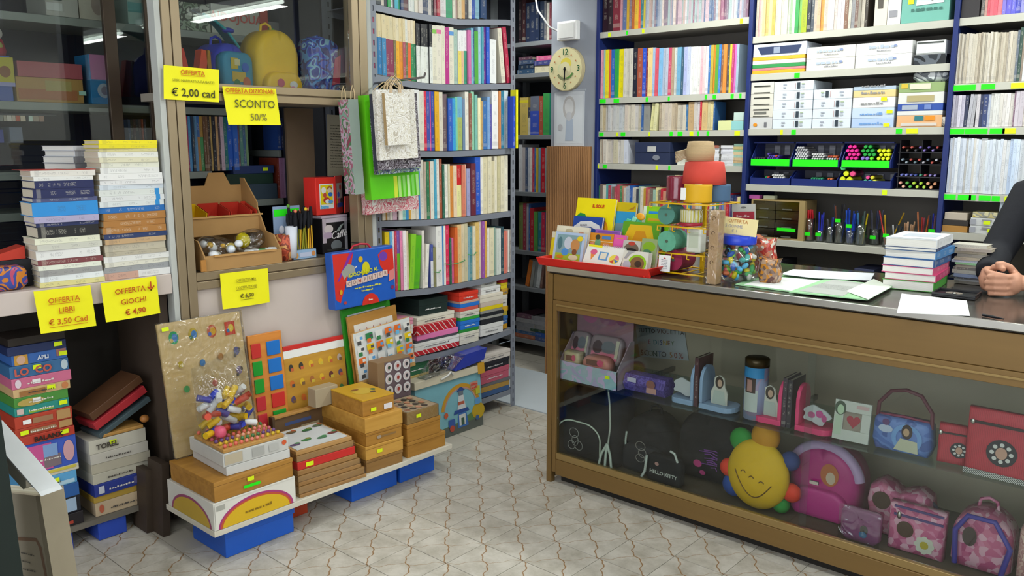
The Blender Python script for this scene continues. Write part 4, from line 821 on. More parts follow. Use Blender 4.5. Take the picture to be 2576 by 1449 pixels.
sign('offer_sign', 'yellow paper sign offering children stories at 2,00 on the mullion', (410, 163), (550, 176), (552, 257), (413, 250), [('OFFERTA', .0, .33, .19, RD, .015, True), ('LIBRI NARRATIVA RAGAZZI', .02, .08, .11, '8a8a14', .01, False), ('€ 2,00 cad', .02, -.28, .33, '3a3a14', .012, False)], curl=.003)
sign('offer_sign', 'yellow paper sign with half-price dictionaries offer on the bronze rail', (560, 219), (694, 222), (706, 316), (573, 312), [('OFFERTA DIZIONARI', -.01, .4, .16, RD, .015, True), ('SCONTO', .04, .05, .3, '5a5a24', .005, False), ('50/%', .07, -.3, .27, '7a7434', .005, False)], curl=.004)
sign('offer_sign', 'yellow paper sign priced 6,90 hanging below the cabinet sill', (555, 690), (670, 674), (682, 761), (558, 777), [('OFFERTISSIMA', .0, .26, .1, '9a9014', .02, True), ('COSTRUZIONI', .0, .05, .1, '9a9014', .02, True), ('€ 6,90', .0, -.2, .16, '6a6214', .03, True)])
# ---------------------------------------------------------------- sale piles on the pale ledge
ZL = 1.046; pm = 1 / 655
def lpile(px0, px1, py, items, where, group, back=.012, d=.135, seed=1, noun='book', name='paperback_book', yaw=0.0):
    a, b = L(px0, py, XF - back)[0], L(px1, py, XF - back)[0]
    its = [(c, t_ * .0254, (b - a) * k, d) for c, t_, k in items]
    return pile('L', XF - back, (a + b) / 2, ZL, its, where, group, name, noun, seed=seed, yaw=yaw, rnd=.004)
zj = lpile(101, 262, 715, [('d8d090', .7, 1), ('dfe4e6', .85, .98), ('9a9a98', .8, .97), ('dfe2d2', .7, .97), ('7a4044', .8, 1), ('dfdfdc', 1.3, .98), ('c8c8bc', .85, 1), ('dcdcc6', .85, 1), ('1c1c20', 1.55, .93), ('1f2a58', .55, .95), ('a8a2c0', .9, .98), ('2a8ad0', 1.95, 1), ('4a5078', .6, .98), ('1a2252', 1.25, .92), ('1a2252', 1.1, .9), ('dcdcd8', .6, .9), ('d8d4cc', .8, .97)], 'in the pile with the red cover on the ledge', 'sale books in the red-topped pile', seed=21, yaw=-.05)
t = thing('book_jacket', 'red and grey cover of the uppermost sale book', 'cover', (XF - .015, (L(101, 715)[0] + L(262, 715)[0]) / 2 - .0, zj + .001), LW - .05)
bx('red_cover', t, M('d0483e', .4), -.12, 0, 0, .118, .13, .0012); art(t, 'grey_stripe', [('r', .02, .0, .06, .129, 'c0b0ac')], -.0018, 'top')
lpile(264, 432, 705, [('dcdcdc/c8a090', 1.0, .98), ('9a9c9e', .85, .98), ('dad8ca', .7, .97), ('dfdfdb', .9, .98), ('b4ac98', .6, .9), ('bcb4a0', 1.15, .9), ('c0a078', .75, .9), ('2a3a66', .75, .93), ('a8743a', 1.0, .93), ('a8743a', .95, .92), ('a8743a', 1.1, .92), ('1f68b0', .9, .97), ('d4dada^2a8acc', .8, .96), ('d8dada^2a8acc', .8, .95), ('d4d8d4^2a8acc', .9, .96), ('ccd4dc', .7, .95), ('dcdcdc', .75, .92), ('e6e6e4', .9, .94), ('dfdfdc', .85, .86), ('dcdccc', .75, .85), ('d8d4b8', .7, .86), ('dfdfd8', .85, .87), ('d0c890', .45, .84), ('e2d420', .6, .86), ('e8da18', .6, .85)], 'in the pile with yellow books on top', 'sale books in the yellow-topped pile', seed=8)
a, b = L(160, 420, XF - .2)[0], L(345, 420, XF - .2)[0]
pile('L', XF - .215, (a + b) / 2, ZL, [(c, t_, (b - a) * .78, .17) for c, t_ in (('4a4034', .07), ('3a4a6a', .07), ('2f3f66', .07), ('5a5f6a', .07), ('b0743a', .02), ('3a4a7a', .03), ('2a4a8a', .03), ('8a8c92', .04), ('9a9ca2', .03), ('a0a2a8', .025), ('cfd2d6', .022), ('d8dade', .018))], 'in the grey pile behind the two sale piles', 'grey pile behind the sale piles', 'catalogue_book', 'catalogue', pages=PAGESW, seed=4, yaw=.3)
# things at the far end of the ledge
t = thing('toy_bag', 'orange and blue printed toy bag at the far end of the ledge', 'bag', (XF - .03, L(25, 720, XF - .03)[0], ZL), LW)
soft(t, 'body', arch(.13, .085, .03), 0, .08, blotch(['2a2a6a', 'c87a2a', '3a4a9a', 'b84a6a', '22224a'], 18, .35, 'toy_print'))
t = thing('toy_roof', 'red pointed card roof among dark boxes on the ledge', 'toy', (XF - .1, L(40, 640, XF - .1)[0], ZL + .1), LW)
G().prism([(-.09, 0), (.03, 0), (.03, .045), (-.06, .02)], 0, .08).build('roof_panel', M('c03a2a', .4), t); bx('dark_box', t, M('22242a', .6), -.12, .0, -.098, .05, .12, -.002)
# ================================================================ games under the ledge
XA = -3.26
gp = thing('game_plank', 'dark plank low under the ledge carrying two piles of games', 'plank', (XA + .01, .55, 0), LW); ZG = L(300, 1285, XA)[1]
bx('board', gp, M('6a655c', .6), 0, 0, ZG - .022, .93, .17, ZG)
for px0, px1, c, lab in ((247, 320, '2a4ab0', 'blue plastic crate under the game plank near the mullion'), (120, 182, '2a44a8', 'blue plastic crate under the game plank at its far end')):
    a, b = L(px0, 1330, XA)[0], L(px1, 1330, XA)[0]; t = thing('plastic_crate', lab, 'crate', (XA, (a + b) / 2, .001), LW)
    w = b - a; g = G().box(-w / 2, 0, 0, w / 2, .14, .075); g.build('body', M(c, .4), t, .004); bx('rim', t, M(c if px0 < 200 else 'b04a2a', .4), -w / 2 - .004, -.004, .0755, w / 2 + .004, .144, ZG - .0235, .002)
def gpile(px0, px1, py, items, where, group, d=.16, seed=2, x=XA):
    a, b = L(px0, py, x)[0], L(px1, py, x)[0]; z = ZG + .001; objs, cols, sizes = [], [], []; rr = random.Random(seed)
    for it in items:
        col, h = it[0], it[1]; fr = it[2] if len(it) > 2 else None; st = it[3] if len(it) > 3 else None; word = it[4] if len(it) > 4 else None
        k = rr.uniform(.92, 1.0); w = (b - a) * k
        o = carton('board_game', w, d, h * .985, M(col, .45, var=.1), front=[(s[0],) + tuple((v * (w if i % 2 == 0 else h)) for i, v in enumerate(s[1:5])) + (s[5],) for s in (fr or [])], sticker=(st[0] * w, st[1] * h, st[2]) if st else None)
        if word: txt(o, word[0], word[1] * w, h * .45, h * word[2], word[3], -.006, bold=.04)
        elif rr.random() < .7: scribble(o, -w * .25, w * .2, h * .35, min(.007, h * .2), 'd8d4c8' if sum(rgb(col)) < 1 else '4a4440', -.005, seed + len(objs))
        put(o, (x + rr.uniform(-.004, .004), (a + b) / 2 + rr.uniform(-.006, .006), z), LW + rr.uniform(-.03, .03)); z += h; objs.append(o); cols.append(col); sizes.append('deep' if h > .06 else ('flat' if h < .03 else ''))
    label_run(objs, cols, sizes, 'game box', where, 'from the bottom', group, 'box', up=True); return z
Y_ = NEON_Y
gpile(55, 203, 1240, [('221e22', .05, [('r', -.3, .2, .3, .45, 'a03a2a')]), ('1e2028', .066, [('r', .1, .1, .42, .9, '9ab0c8')], None, ('m', -.05, .9, 'c8b030')), ('2a5a9a', .052, [('c', .1, .5, .12, .4, 'c0c4c8'), ('c', -.2, .5, .12, .3, 'a8b8c8')]), ('5aa0d0', .051, [('r', -.4, .1, .45, .4, 'a8c8d8')], (.1, .6, Y_)), ('c8c4b0', .024, [('r', -.4, .5, .45, .95, 'c8b84a')]), ('3a58b8', .118, [('r', -.45, .05, .05, .9, 'c0508a'), ('r', -.1, .1, .2, .5, '7a6a70'), ('c', .35, .5, .1, .35, 'c89aa0'), ('r', -.1, .45, .15, .85, '7a9ac8')]), ('b03a2a', .034, None, (.3, .6, Y_), ('BALANX', .0, .75, '2a1a14')), ('a83c28', .032, [('r', -.25, .25, .2, .7, '9a7050'), ('r', .25, .1, .48, .9, 'b08a58')], (-.35, .5, Y_)), ('b03e2a', .045, [('r', -.2, .25, .15, .7, '9a7050'), ('r', .22, .1, .46, .9, 'b08a58')], (-.3, .5, WHITE)), ('2a8a80', .034, [('r', -.25, .15, .2, .35, '8ab03a'), ('r', -.46, .2, -.34, .8, 'c8b0a8')], (.38, .6, Y_)), ('4a8a3a', .036, [('c', -.2, .4, .25, .4, 'b09a50')], (-.1, .5, WHITE)), ('c8a878', .032, [('r', -.4, .1, .05, .7, '9a6a3a'), ('c', .4, .5, .06, .4, 'c07a4a')], (.15, .6, Y_)), ('c86a8a', .04, [('c', -.4, .5, .05, .4, 'd8c8d0')], (-.1, .5, WHITE)), ('3a6a98', .046, [('c', .42, .5, .06, .4, 'b8c8d0')], (-.05, .7, Y_), ('LO  CO', -.12, .8, 'c05a4a')), ('3a68b0', .04, [('r', -.46, .05, -.22, .95, 'c8963a'), ('c', -.34, .5, .08, .4, 'd0a890'), ('r', .3, .3, .48, .95, '9a6a60')], (.42, .5, Y_), ('APLI', .05, .5, 'd0d8e0')), ('22305a', .032, None, (.35, .6, Y_)), ('2a2420', .03)], 'in the tall game pile under the ledge', 'games in the tall pile', seed=5)
zb = gpile(232, 386, 1245, [('b8a488', .058, [('c', -.4, .5, .04, .3, 'b05a40')]), ('a88a3a', .026), ('2a3a8a', .05, [('r', -.43, .2, -.33, .8, 'c0c4d0'), ('r', .2, .2, .44, .8, '5a5a8a')]), ('b8b4a4', .042), ('b0aa98', .04), ('bcb8ae', .042), ('c2beb0', .056, None, (-.1, .6, Y_), ('TOREL', -.2, .5, '4a443c'))], 'in the lower game pile beside the mullion', 'games in the lower pile', seed=9)
u = L(305, 1090, XA)[0]
t = thing('wooden_game', 'tan wooden bat game with a ball lying on the lower pile', 'toy', (XA, u + .02, zb + .001), LW); bx('board', t, PINE, -.09, 0, 0, .07, .10, .014, .003); G().ellipsoid((.085, .02, .03), (.018, .018, .016)).build('ball', M('b0743a', .4), t)
for k, (z, c, rot, lab) in enumerate(((.05, '4a5a60', .42, 'grey shrink-wrapped box tilted on the lower game pile'), (.088, 'b03038', .44, 'red board game box tilted on the lower game pile'), (.132, '5a3c28', .46, 'brown box tilted on top of the red game box'))):
    o = carton('tilted_game', .24, .14, .032 if k else .02, M(c, .4, var=.2)); put(o, (XA - .01, u + .03 - .012 * k, zb + z), (0, -rot, LW + .1)); tag(o, lab, 'box')
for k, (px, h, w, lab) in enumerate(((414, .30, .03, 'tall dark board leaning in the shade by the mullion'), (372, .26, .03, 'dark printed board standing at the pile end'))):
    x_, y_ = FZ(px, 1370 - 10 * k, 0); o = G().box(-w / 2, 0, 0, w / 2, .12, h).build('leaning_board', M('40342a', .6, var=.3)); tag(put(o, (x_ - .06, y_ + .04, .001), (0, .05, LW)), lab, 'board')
# ================================================================ low toy shelf in front of the pale panel
XT = -2.70; ZT = .15
pl = thing('toy_shelf_plank', 'long pale plank near the floor carrying wooden toys', 'plank', (XT, 1.42, 0), LW)
bx('board', pl, M('cfcabb', .5), 0, 0, ZT - .022, 1.215, .37, ZT, .002)
BLU = M('1f5cc4', .4, var=.06)
def bluebox(y0, y1, x, d, lab, h=ZT - .0235, c=BLU):
    t = thing('plastic_crate', lab, 'crate', (x, (y0 + y1) / 2, .001), LW); w = y1 - y0
    bx('body', t, c, -w / 2, 0, 0, w / 2, d, h * .62, .003); bx('rim', t, c, -w / 2 - .004, -.004, h * .62 + .0005, w / 2 + .004, d + .004, h - .001, .002); return t
def fy(px, py): return FZ(px, py, 0)[1]
bluebox(1.49, 1.79, -2.755, .25, 'blue plastic crate under the rainbow box end of the toy plank')
bluebox(fy(880, 1262), fy(1005, 1222), -2.80, .22, 'wide blue plastic crate under the middle of the toy plank')
bluebox(fy(1012, 1218), 2.61, -2.80, .22, 'blue plastic crate under the far end of the toy plank')
bluebox(1.795, 1.93, -2.86, .2, 'red plastic crate behind the blue one under the toy plank', c=M('b8401f', .4))
def tp(px, py, x=XT): return L(px, py, x)[0]
def wbox(name, y0, y1, z, h, d, x, mat, label, lid=True, rotz=0.0, **kw):
    o = carton(name, y1 - y0, d, h - .001, mat, mat if lid else None, h * .22 if lid else 0, bevel=.002, **kw); put(o, (x, (y0 + y1) / 2, z), LW + rotz); tag(o, label, 'box'); return o
CW = M('d6d4cc', .5, var=.03)
# rainbow carton
rb = [('r', -.17, .004, .17, .1, 'dcdad2'), ('p', [(.16 * math.cos(a), .002 + .092 * math.sin(a)) for a in [PI * i / 20 for i in range(21)]], 'a83a78'), ('p', [(.152 * math.cos(a), .002 + .084 * math.sin(a)) for a in [PI * i / 20 for i in range(21)]], 'c0503a'), ('p', [(.143 * math.cos(a), .002 + .076 * math.sin(a)) for a in [PI * i / 20 for i in range(21)]], 'd8b020'), ('r', -.165, .075, -.13, .095, 'a8a8a0')]
o = wbox('rainbow_carton', 1.423, 1.772, ZT, .108, .35, XT - .003, CW, 'white carton with a rainbow arch print, lowest on the plank end', lid=False, front=rb)
scribble(o, -.05, .07, .03, .012, '8a6a14', -.005, 4)
art(o, 'side_print', [('p', [(.17 + .15 * math.cos(a), .002 + .085 * math.sin(a)) for a in [PI * i / 20 for i in range(21)]], '9a4a70'), ('p', [(.17 + .14 * math.cos(a), .002 + .075 * math.sin(a)) for a in [PI * i / 20 for i in range(21)]], 'c0a038')], -.349 / 2 - .0008, 'side')
z = ZT + .108
HON = wood('9a6a24', 'b8863a', 5); HONL = wood('b58434', 'cf9f4c', 5); HOND = wood('7d5a2c', '9b7440', 5)
o = wbox('wooden_box', 1.432, 1.765, z, .078, .33, XT - .006, HON, 'honey wooden box with green label on the rainbow carton', sticker=(-.02, .05, NEON_Y)); art(o, 'green_label', [('r', -.05, .018, .02, .03, NEON_G)], -.005); z += .078
o = wbox('white_carton', 1.495, 1.76, z, .036, .275, XT - .018, M('c8c8c6', .5), 'plain lower white carton on the honey wooden box', lid=False, rotz=-.05); z += .036
o = wbox('white_carton', 1.485, 1.755, z, .052, .275, XT - .018, M('c4c4c0', .5), 'printed white carton with red dot under the bead tray', lid=False, rotz=-.05, front=[('r', -.13, .008, -.06, .046, 'b8ac94'), ('r', -.02, .01, .03, .044, 'a8a8a4'), ('c', .115, .034, .01, .01, 'd05a30'), ('r', .05, .012, .09, .04, 'b4b4b0')]); z += .052
t = thing('bead_tray', 'wooden peg tray with rows of coloured beads on the white carton', 'toy', (XT - .022, 1.615, z), LW - .05)
bx('base', t, PINE, -.125, 0, 0, .125, .24, .014, .002)
bc = ['d86a58', 'd88070', 'c8a828', '4a7a4a', '6a4a80', 'd89a80', 'c05a6a']
bm_ = [G().ellipsoid((0, 0, 0), (.0075, .0075, .008), 8, 6).build('bead', M(c, .4), t) for c in bc]
k = 0
for i in range(11):
    for j in range(6):
        b_ = bm_[(j * 2 + i // 4) % 7]; o = b_.copy(); C.objects.link(o); o.parent = t; o.location = (-.11 + .022 * i, .018 + .034 * j, .021)
for k, b_ in enumerate(bm_): b_.location = (-.11 + .035 * k, .228, .021)
ztray = z + .03
# shape puzzle board leaning on the panel
t = thing('puzzle_board', 'shrink-wrapped wooden board with rows of painted shapes leaning upright', 'toy', (-3.024, 1.452, .338), (math.radians(-9), 0, LW))
bx('board', t, wood('c4a870', 'd8bd8c', 4), 0, 0, 0, .355, .012, .53, .003)
sh = []
def car(x, z, c): return [('c', x, z, .013, .017, c), ('c', x - .009, z - .018, .006, .008, '4a4440'), ('c', x + .011, z + .004, .006, .008, '5a5048')]
for k, (x, c) in enumerate(((.06, '2a9a60'), (.14, 'b8a030'), (.22, 'c05a3a'), (.3, 'c0402a'))):
    sh += [('r', x - .022, .44, x + .022, .495, c) if k == 3 else ('c', x, .468, .02, .026, c), ('c', x + .004, .468, .012, .016, ('3a78b8', '3a78b8', 'd0a02a', 'd8c03a')[k]), ('c', x - .01, .458, .007, .008, ('c8a860', '2f6a50', '3a58b0', '3a78b0')[k])]
for k, (z_, c) in enumerate(((.37, '5a5a8a'), (.29, '7a6090'), (.21, '8a5a6a'), (.14, '5a5aa0'), (.07, '3a5ab0'))): sh += car(.315, z_, c)
for k, (x, z_, c) in enumerate(((.07, .36, 'b8a02a'), (.16, .35, '3a78b0'), (.24, .36, 'b07a3a'), (.08, .26, '4a9a58'), (.2, .26, 'c8502a'))): sh += [('c', x, z_, .012, .014, c)]
art(t, 'painted_shapes', sh, -.0008); art(t, 'price_sticker', [('r', .012, .5, .04, .515, NEON_Y)], -.014)
bx('shrink_wrap', t, FILM, -.002, -.0125, -.001, .357, .0135, .534)
# clear bag of coloured cylinders
bt = thing('block_bag', 'clear plastic bag of coloured cylinder blocks standing on the bead tray', 'bag', (XT - .16, 1.60, ztray), LW)
G().grid(lambda a, b: ((-.13 + .26 * a) * (1 - .25 * abs(b - .45)) - .03 * b, -.075 * math.sin(PI * min(1, b * 1.15)) * math.sin(PI * a) + .012 * math.sin(17 * a + 9 * b), .005 + .27 * b + .05 * a * b * b), 18, 16).build('front_film', FILM, bt)
G().grid(lambda a, b: ((-.13 + .26 * a) * (1 - .25 * abs(b - .45)) - .03 * b, .05 * math.sin(PI * min(1, b * 1.15)) * math.sin(PI * a) + .01 * math.sin(13 * a + 7 * b), .005 + .27 * b + .05 * a * b * b), 18, 16).build('rear_film', FILM, bt)
rr = random.Random(3); cols = ['d0a818', '2a3ab0', 'c8ccd0', 'b8402a', 'd8b420', '2a44b8', 'd8dadc', 'c0a018', '3a3a8a', 'dadcdc', 'c84a34', 'cfae1c']
blk = G().tube([(0, 0, -.026), (0, 0, .026)], .0125, 12).build('cylinder_block', M('d0a818', .4))
for k in range(34):
    c = cols[(k * 5) % 12]; me = blk.data.copy(); me.materials[0] = M(c, .4); o = bpy.data.objects.new('cylinder_block', me); C.objects.link(o)
    r_, q = k // 7, k % 7; put(o, (XT - .135 - .02 * rr.random() - .022 * (k % 2), 1.50 + .028 * q + rr.uniform(-.008, .008), ztray + .018 + .034 * r_), (rr.uniform(-.5, .5), rr.uniform(.6, 2.2), rr.uniform(0, 3)))
    tag(o, f'{cname(c)} toy cylinder block, {ordinal(k)} heaped in the clear bag', 'toy block', 'cylinder blocks in the clear bag')
bpy.data.objects.remove(blk)
tag(put(G().ellipsoid((0, 0, 0), (.03, .02, .022), 10, 7, e=.7).build('bagged_toy', M('d85a78', .4)), (XT - .13, 1.535, ztray + .02)), 'pink knotted toy at the bottom corner of the block bag', 'toy')
# frames with coloured squares and picture lotto against the panel
t = thing('square_frame', 'orange wooden frame board with red, green and blue squares', 'toy', (-3.075, tp(650, 1000, -3.08) - .01, .16), (math.radians(-5), 0, LW)); FW, FH = .165, .585
bx('board', t, wood('c8792a', 'dd9040', 4), 0, 0, 0, FW, .012, FH, .003)
for i in range(6):
    z_ = FH - .04 - .077 * i - .06
    for j, (x0, x1) in enumerate(((.01, .055), (.085, .15))):
        c = (('c83430', '1f70c4'), ('1f9a30', '1f70c4'), ('1f9a30', '1f70c4'), ('c8303a', 'c8302c'), ('c8303a', '1f9a30'), ('1f70c4', 'c8302c'))[i][j]
        bx('colour_square', t, M(c, .4), x0, -.006, z_, x1, -.0005, z_ + .062, .002)
t = thing('lotto_board', 'wooden picture lotto board with red and white header strip', 'toy', (-3.09, tp(718, 1000, -3.09) + .02, .16), (math.radians(-4), 0, LW)); FW = tp(872, 900, -3.1) - tp(718, 900, -3.1); FH = L(720, 872, -3.12)[1] - .16
bx('board', t, wood('b07f2a', 'c8983a', 4), 0, 0, 0, FW, .01, FH - .055); bx('white_header', t, WHITE, 0, -.002, FH - .055, FW, .01, FH - .02); bx('red_header', t, M('c8302c', .4), 0, -.003, FH - .0198, FW, .01, FH, .001)
rr = random.Random(4)
for i in range(6):
    for j in range(6):
        x, z_ = FW * (.1 + .16 * i), FH - .1 - .072 * j; c = rr.choice(['6a3a34', 'c86a2a', '4a7a4a', '3a3a34', 'd8b030', 'a86a3a', 'b8a8a0', '5a4a6a'])
        art(t, 'lotto_picture', [('c', x, z_, .012, .016, c), ('r', x - .002, z_ - .016, x + .014, z_ - .002, rr.choice(['c8b040', '7a5a3a', 'c0603a', '4a4a4a']))], -.0008)
# open brown case
a, b = tp(692, 1090, -3.045), tp(822, 1060, -3.045)
t = thing('brown_case', 'brown wooden case with blue print standing behind the tray pile', 'box', (-3.045, (a + b) / 2, ZT + .001), (0, 0, LW)); w = b - a; hh = L(692, 1050, -3.045)[1] - ZT
bx('body', t, M('6e553a', .6, var=.1), -w / 2, .004, 0, w / 2, .024, hh - .012); bx('frame_top', t, PINE, -w / 2, -.004, hh - .012, w / 2, .026, hh, .002); bx('frame_side', t, M('54402c', .6), -w / 2 - .012, -.004, 0, -w / 2, .026, hh, .002)
art(t, 'case_print', [('r', -w * .3, hh - .055, w * .2, hh - .04, '4a5a8a'), ('r', w * .0, hh - .09, w * .36, hh - .07, 'b0a484')], .0032)
# pile of wooden trays
TR = wood('a87c44', 'c09760', 4); TR2 = wood('8e6638', 'ac8450', 4)
y0, y1 = 1.80, 2.118; z = ZT + .0005
for k, (h, m, lab, dy, dx, dd) in enumerate(((.014, TR2, 'flat wooden board under the wooden tray pile', .0, 0.0, .33), (.030, TR, 'lowest shrink-wrapped wooden tray of the tray pile', -.005, -.008, .31), (.018, TR2, 'thin wooden tray, third up in the tray pile', -.02, -.012, .30), (.024, TR, 'wrapped wooden tray, fourth up in the tray pile', -.025, -.015, .30), (.022, TR2, 'wooden tray just below the red one', -.035, -.02, .29), (.034, M('c42c28', .4), 'red tray with yellow sticker in the wooden tray pile', -.045, -.022, .28), (.026, TR, 'shrink-wrapped tray on the red one', -.05, -.026, .27), (.018, TR, 'topmost tray with white picture sheet of leaves and birds', -.055, -.03, .26))):
    t = thing('wooden_tray', lab, 'tray', (XT + dx - .004, (y0 + y1) / 2 + dy * .35, z), LW - .07); w = (y1 - y0) + dy
    bx('tray_body', t, m, -w / 2, 0, 0, w / 2, dd, h - .001, .002)
    if k in (1, 3, 6): bx('shrink_wrap', t, FILM, -w / 2 - .002, -.003, .0005, w / 2 + .002, dd + .002, h - .0006)
    if k == 5: art(t, 'price_sticker', [('r', -.1, .008, -.065, .026, NEON_Y)], -.003)
    if k == 7:
        bx('picture_sheet', t, M('c9cdd0', .5), -w / 2 + .012, .012, h - .0005, w / 2 - .012, dd - .012, h + .001)
        sh = []; rr = random.Random(9)
        for i in range(8):
            x, y = -w * .36 + w * .24 * (i % 4), .07 + .12 * (i // 4) + .02 * (i % 2); c = ['5a4a70', '3a7a4a', '4a7a5a', '7a3a3a', '3a6a44', '6a5a3a', '2f6a3a', '5a6a4a'][i]
            sh += [('c', x, y, .024, .013, c), ('c', x + .016, y + .012, .012, .009, rr.choice(['b05a3a', '4a8a5a', '8a8a40']))]
        art(t, 'leaf_pictures', sh, -h - .0014, 'top')
    z += h
# tower of wooden boxes
z = ZT
for k, (h, m, lab, dx, dw, st) in enumerate(((.058, HOND, 'lowest brown box of the tower of wooden boxes', 0, -.005, None), (.062, HONL, 'light wooden box with yellow sticker in the box tower', .006, 0, (-.03, .03, NEON_Y)), (.06, HON, 'wooden box with carved knot mark, third up the tower', .002, -.01, None), (.066, HONL, 'open wooden box under the small lidded one', .01, .0, None))):
    o = wbox('wooden_box', 2.135 - dw / 2, 2.335 + dw / 2, z, h, .34, XT - .012 + dx * .3, m, lab, sticker=st, rotz=-.06, lid=k != 3)
    if k == 2: art(o, 'knot_mark', [('c', -.03, .03, .012, .008, 'a09080'), ('r', -.02, .026, .06, .034, '8a6a40')], -.0045)
    z += h
o = wbox('wooden_box', 2.145, 2.31, z, .068, .24, XT - .035, HON, 'small wooden box with yellow lid picture on top of the tower', rotz=-.06, lid=False, sticker=(-.03, .025, NEON_Y)); art(o, 'white_label', [('r', .025, .012, .07, .036, 'd8d4d8')], -.005)
bx('picture_lid', o, M('c79a26', .45), -.0835, -.001, .0675, .0835, .241, .0735, .001); art(o, 'lid_picture', [('c', .0, .12, .05, .05, 'c8a838'), ('c', .03, .08, .014, .012, '5a4a3a'), ('c', .05, .11, .012, .014, '3a6a4a'), ('c', -.02, .15, .02, .012, '8a5a2a')], -.0742, 'top')
o = wbox('clear_box', 2.08, 2.2, ZT + .248, .085, .06, -2.985, M('a89a80', .4), 'small pale carton behind the lidded box on the tower', lid=False)
ztow = z
z = ZT
for k, (h, m, lab, dw) in enumerate(((.074, HON, 'lower wooden box at the far end of the toy plank', .0), (.082, HON, 'upper wooden box at the far end of the toy plank', -.03))):
    wbox('wooden_box', 2.372, 2.600 + dw, z, h, .3, XT - .014, m, lab, rotz=-.03); z += h
o = wbox('biscuit_box', 2.375, 2.562, z, .056, .2, XT - .016, M('b08f5c', .4), 'box with a picture of round biscuits on its top at the plank end', lid=False, rotz=-.03, sticker=(-.03, .03, NEON_Y))
art(o, 'biscuit_picture', [('r', -.09, .002, .09, .196, 'c4b090')] + [('c', -.068 + .034 * i + .017 * (j % 2), .03 + .042 * j, .014, .017, ('b07a5a', '3f3830', 'b8866a', '4a4038')[(i + j) % 4]) for i in range(4) for j in range(4)], -.0566, 'top'); bx('shrink_wrap', o, FILM, -.095, -.002, .0005, .095, .202, .0575)
# carton with printed rings
yA = tp(952, 1000, -2.925)
o = wbox('ring_carton', yA, yA + .2, ZT + .1575, L(985, 905, -2.925)[1] - ZT - .1575, .07, -2.925, M('8a6f50', .5), 'brown carton with white ring pictures behind the box tower', lid=False)
hh = L(985, 905, -2.925)[1] - ZT - .1575
art(o, 'ring_print', [('r', -.06, hh * .05, .098, hh * .97, '6a5a60')] + [s for i in range(3) for j in range(3) for s in (('c', -.035 + .052 * i, hh * .86 - .056 * j, .022, .024, 'd0d0d0'), ('c', -.035 + .052 * i, hh * .86 - .056 * j, .015, .017, 'c8b8b8'), ('c', -.033 + .052 * i, hh * .86 - .056 * j, .008, .009, ('3a4a3a', '9a3a30', '3a3a40')[i]))], -.001)
# picture boards leaning above the tower
zt_ = ZT + .283
def lean(label, px_l, px_r, py, x, z0, h, roll, build, tilt=-10):
    a, b = tp(px_l, py, x), tp(px_r, py, x); t = thing('picture_puzzle', label, 'toy', (x, (a + b) / 2, z0), (math.radians(tilt), roll, LW)); build(t, b - a, h); return t
def b_green(t, w, h):
    for (x0, z0, x1, z1) in ((-w / 2, 0, w / 2, .03), (-w / 2, h - .03, w / 2, h), (-w / 2, .0302, -w / 2 + .03, h - .0302), (w / 2 - .03, .0302, w / 2, h - .0302)): bx('frame_bar', t, M('2a8a22', .45), x0, 0, z0, x1, .014, z1, .001)
    bx('panel', t, M('c4ccd4', .5), -w / 2 + .03, .004, .0302, w / 2 - .0302, .012, h - .0302)
def b_brown(t, w, h):
    bx('board', t, wood('9a6c2c', 'b5853f', 4), -w / 2, 0, 0, w / 2, .012, h, .001); bx('sheet', t, M('d0ccc4', .5), -w / 2 + .03, -.0015, .02, w / 2 - .03, -.0002, h - .045)
    g = G()
    for i in range(5): g.tube([(-w * .3 + w * .14 * i, -.003, h - .07), (-w * .26 + w * .14 * i, -.003, h - .1), (-w * .32 + w * .14 * i, -.003, h - .13), (-w * .25 + w * .14 * i, -.003, h - .16)], .0018, 5)
    g.build('red_line_drawing', M('b05a58', .5), t)
def b_pic(t, w, h):
    bx('board', t, PINE2, -w / 2, 0, 0, w / 2, .012, h, .001); rr = random.Random(12); sh = [('r', -w / 2 + .004, .02, w / 2 - .004, h - .002, 'ccd0d0')]
    for i in range(6):
        for j in range(4):
            x0, z0 = -w / 2 + .01 + (w - .02) / 6 * i, .025 + (h - .035) / 4 * j; q, v = (w - .02) / 6, (h - .035) / 4; c = rr.choice(['d8b818', '3a8ac8', '2f7a4a', 'd8d8d4', 'd86a2a', 'd8b818', 'd8d8d4'])
            sh += [('r', x0 + q * .1, z0 + v * .3, x0 + q * .85, z0 + v * .9, c), ('r', x0 + q * .2, z0 + v * .05, x0 + q * .6, z0 + v * .4, rr.choice(['3a7a4a', 'd86a2a', '4a4a4a', '6ab0d8'])), ('r', x0 + q * .5, z0 + v * .5, x0 + q * .8, z0 + v * .75, rr.choice(['d8d8d4', '4a4a50', '5a9ad0']))]
    art(t, 'town_pictures', sh, -.0006)
lean('green framed board leaning behind the other picture boards', 880, 1000, 900, -3.092, zt_, .36, -.06, b_green, -4)
lean('brown board with red curly line drawing leaning on the green frame', 893, 1014, 900, -3.062, zt_, .33, -.06, b_brown, -4)
lean('picture puzzle of little yellow and blue town scenes', 902, 1046, 915, -3.03, zt_ + .012, .25, -.08, b_pic, -4)
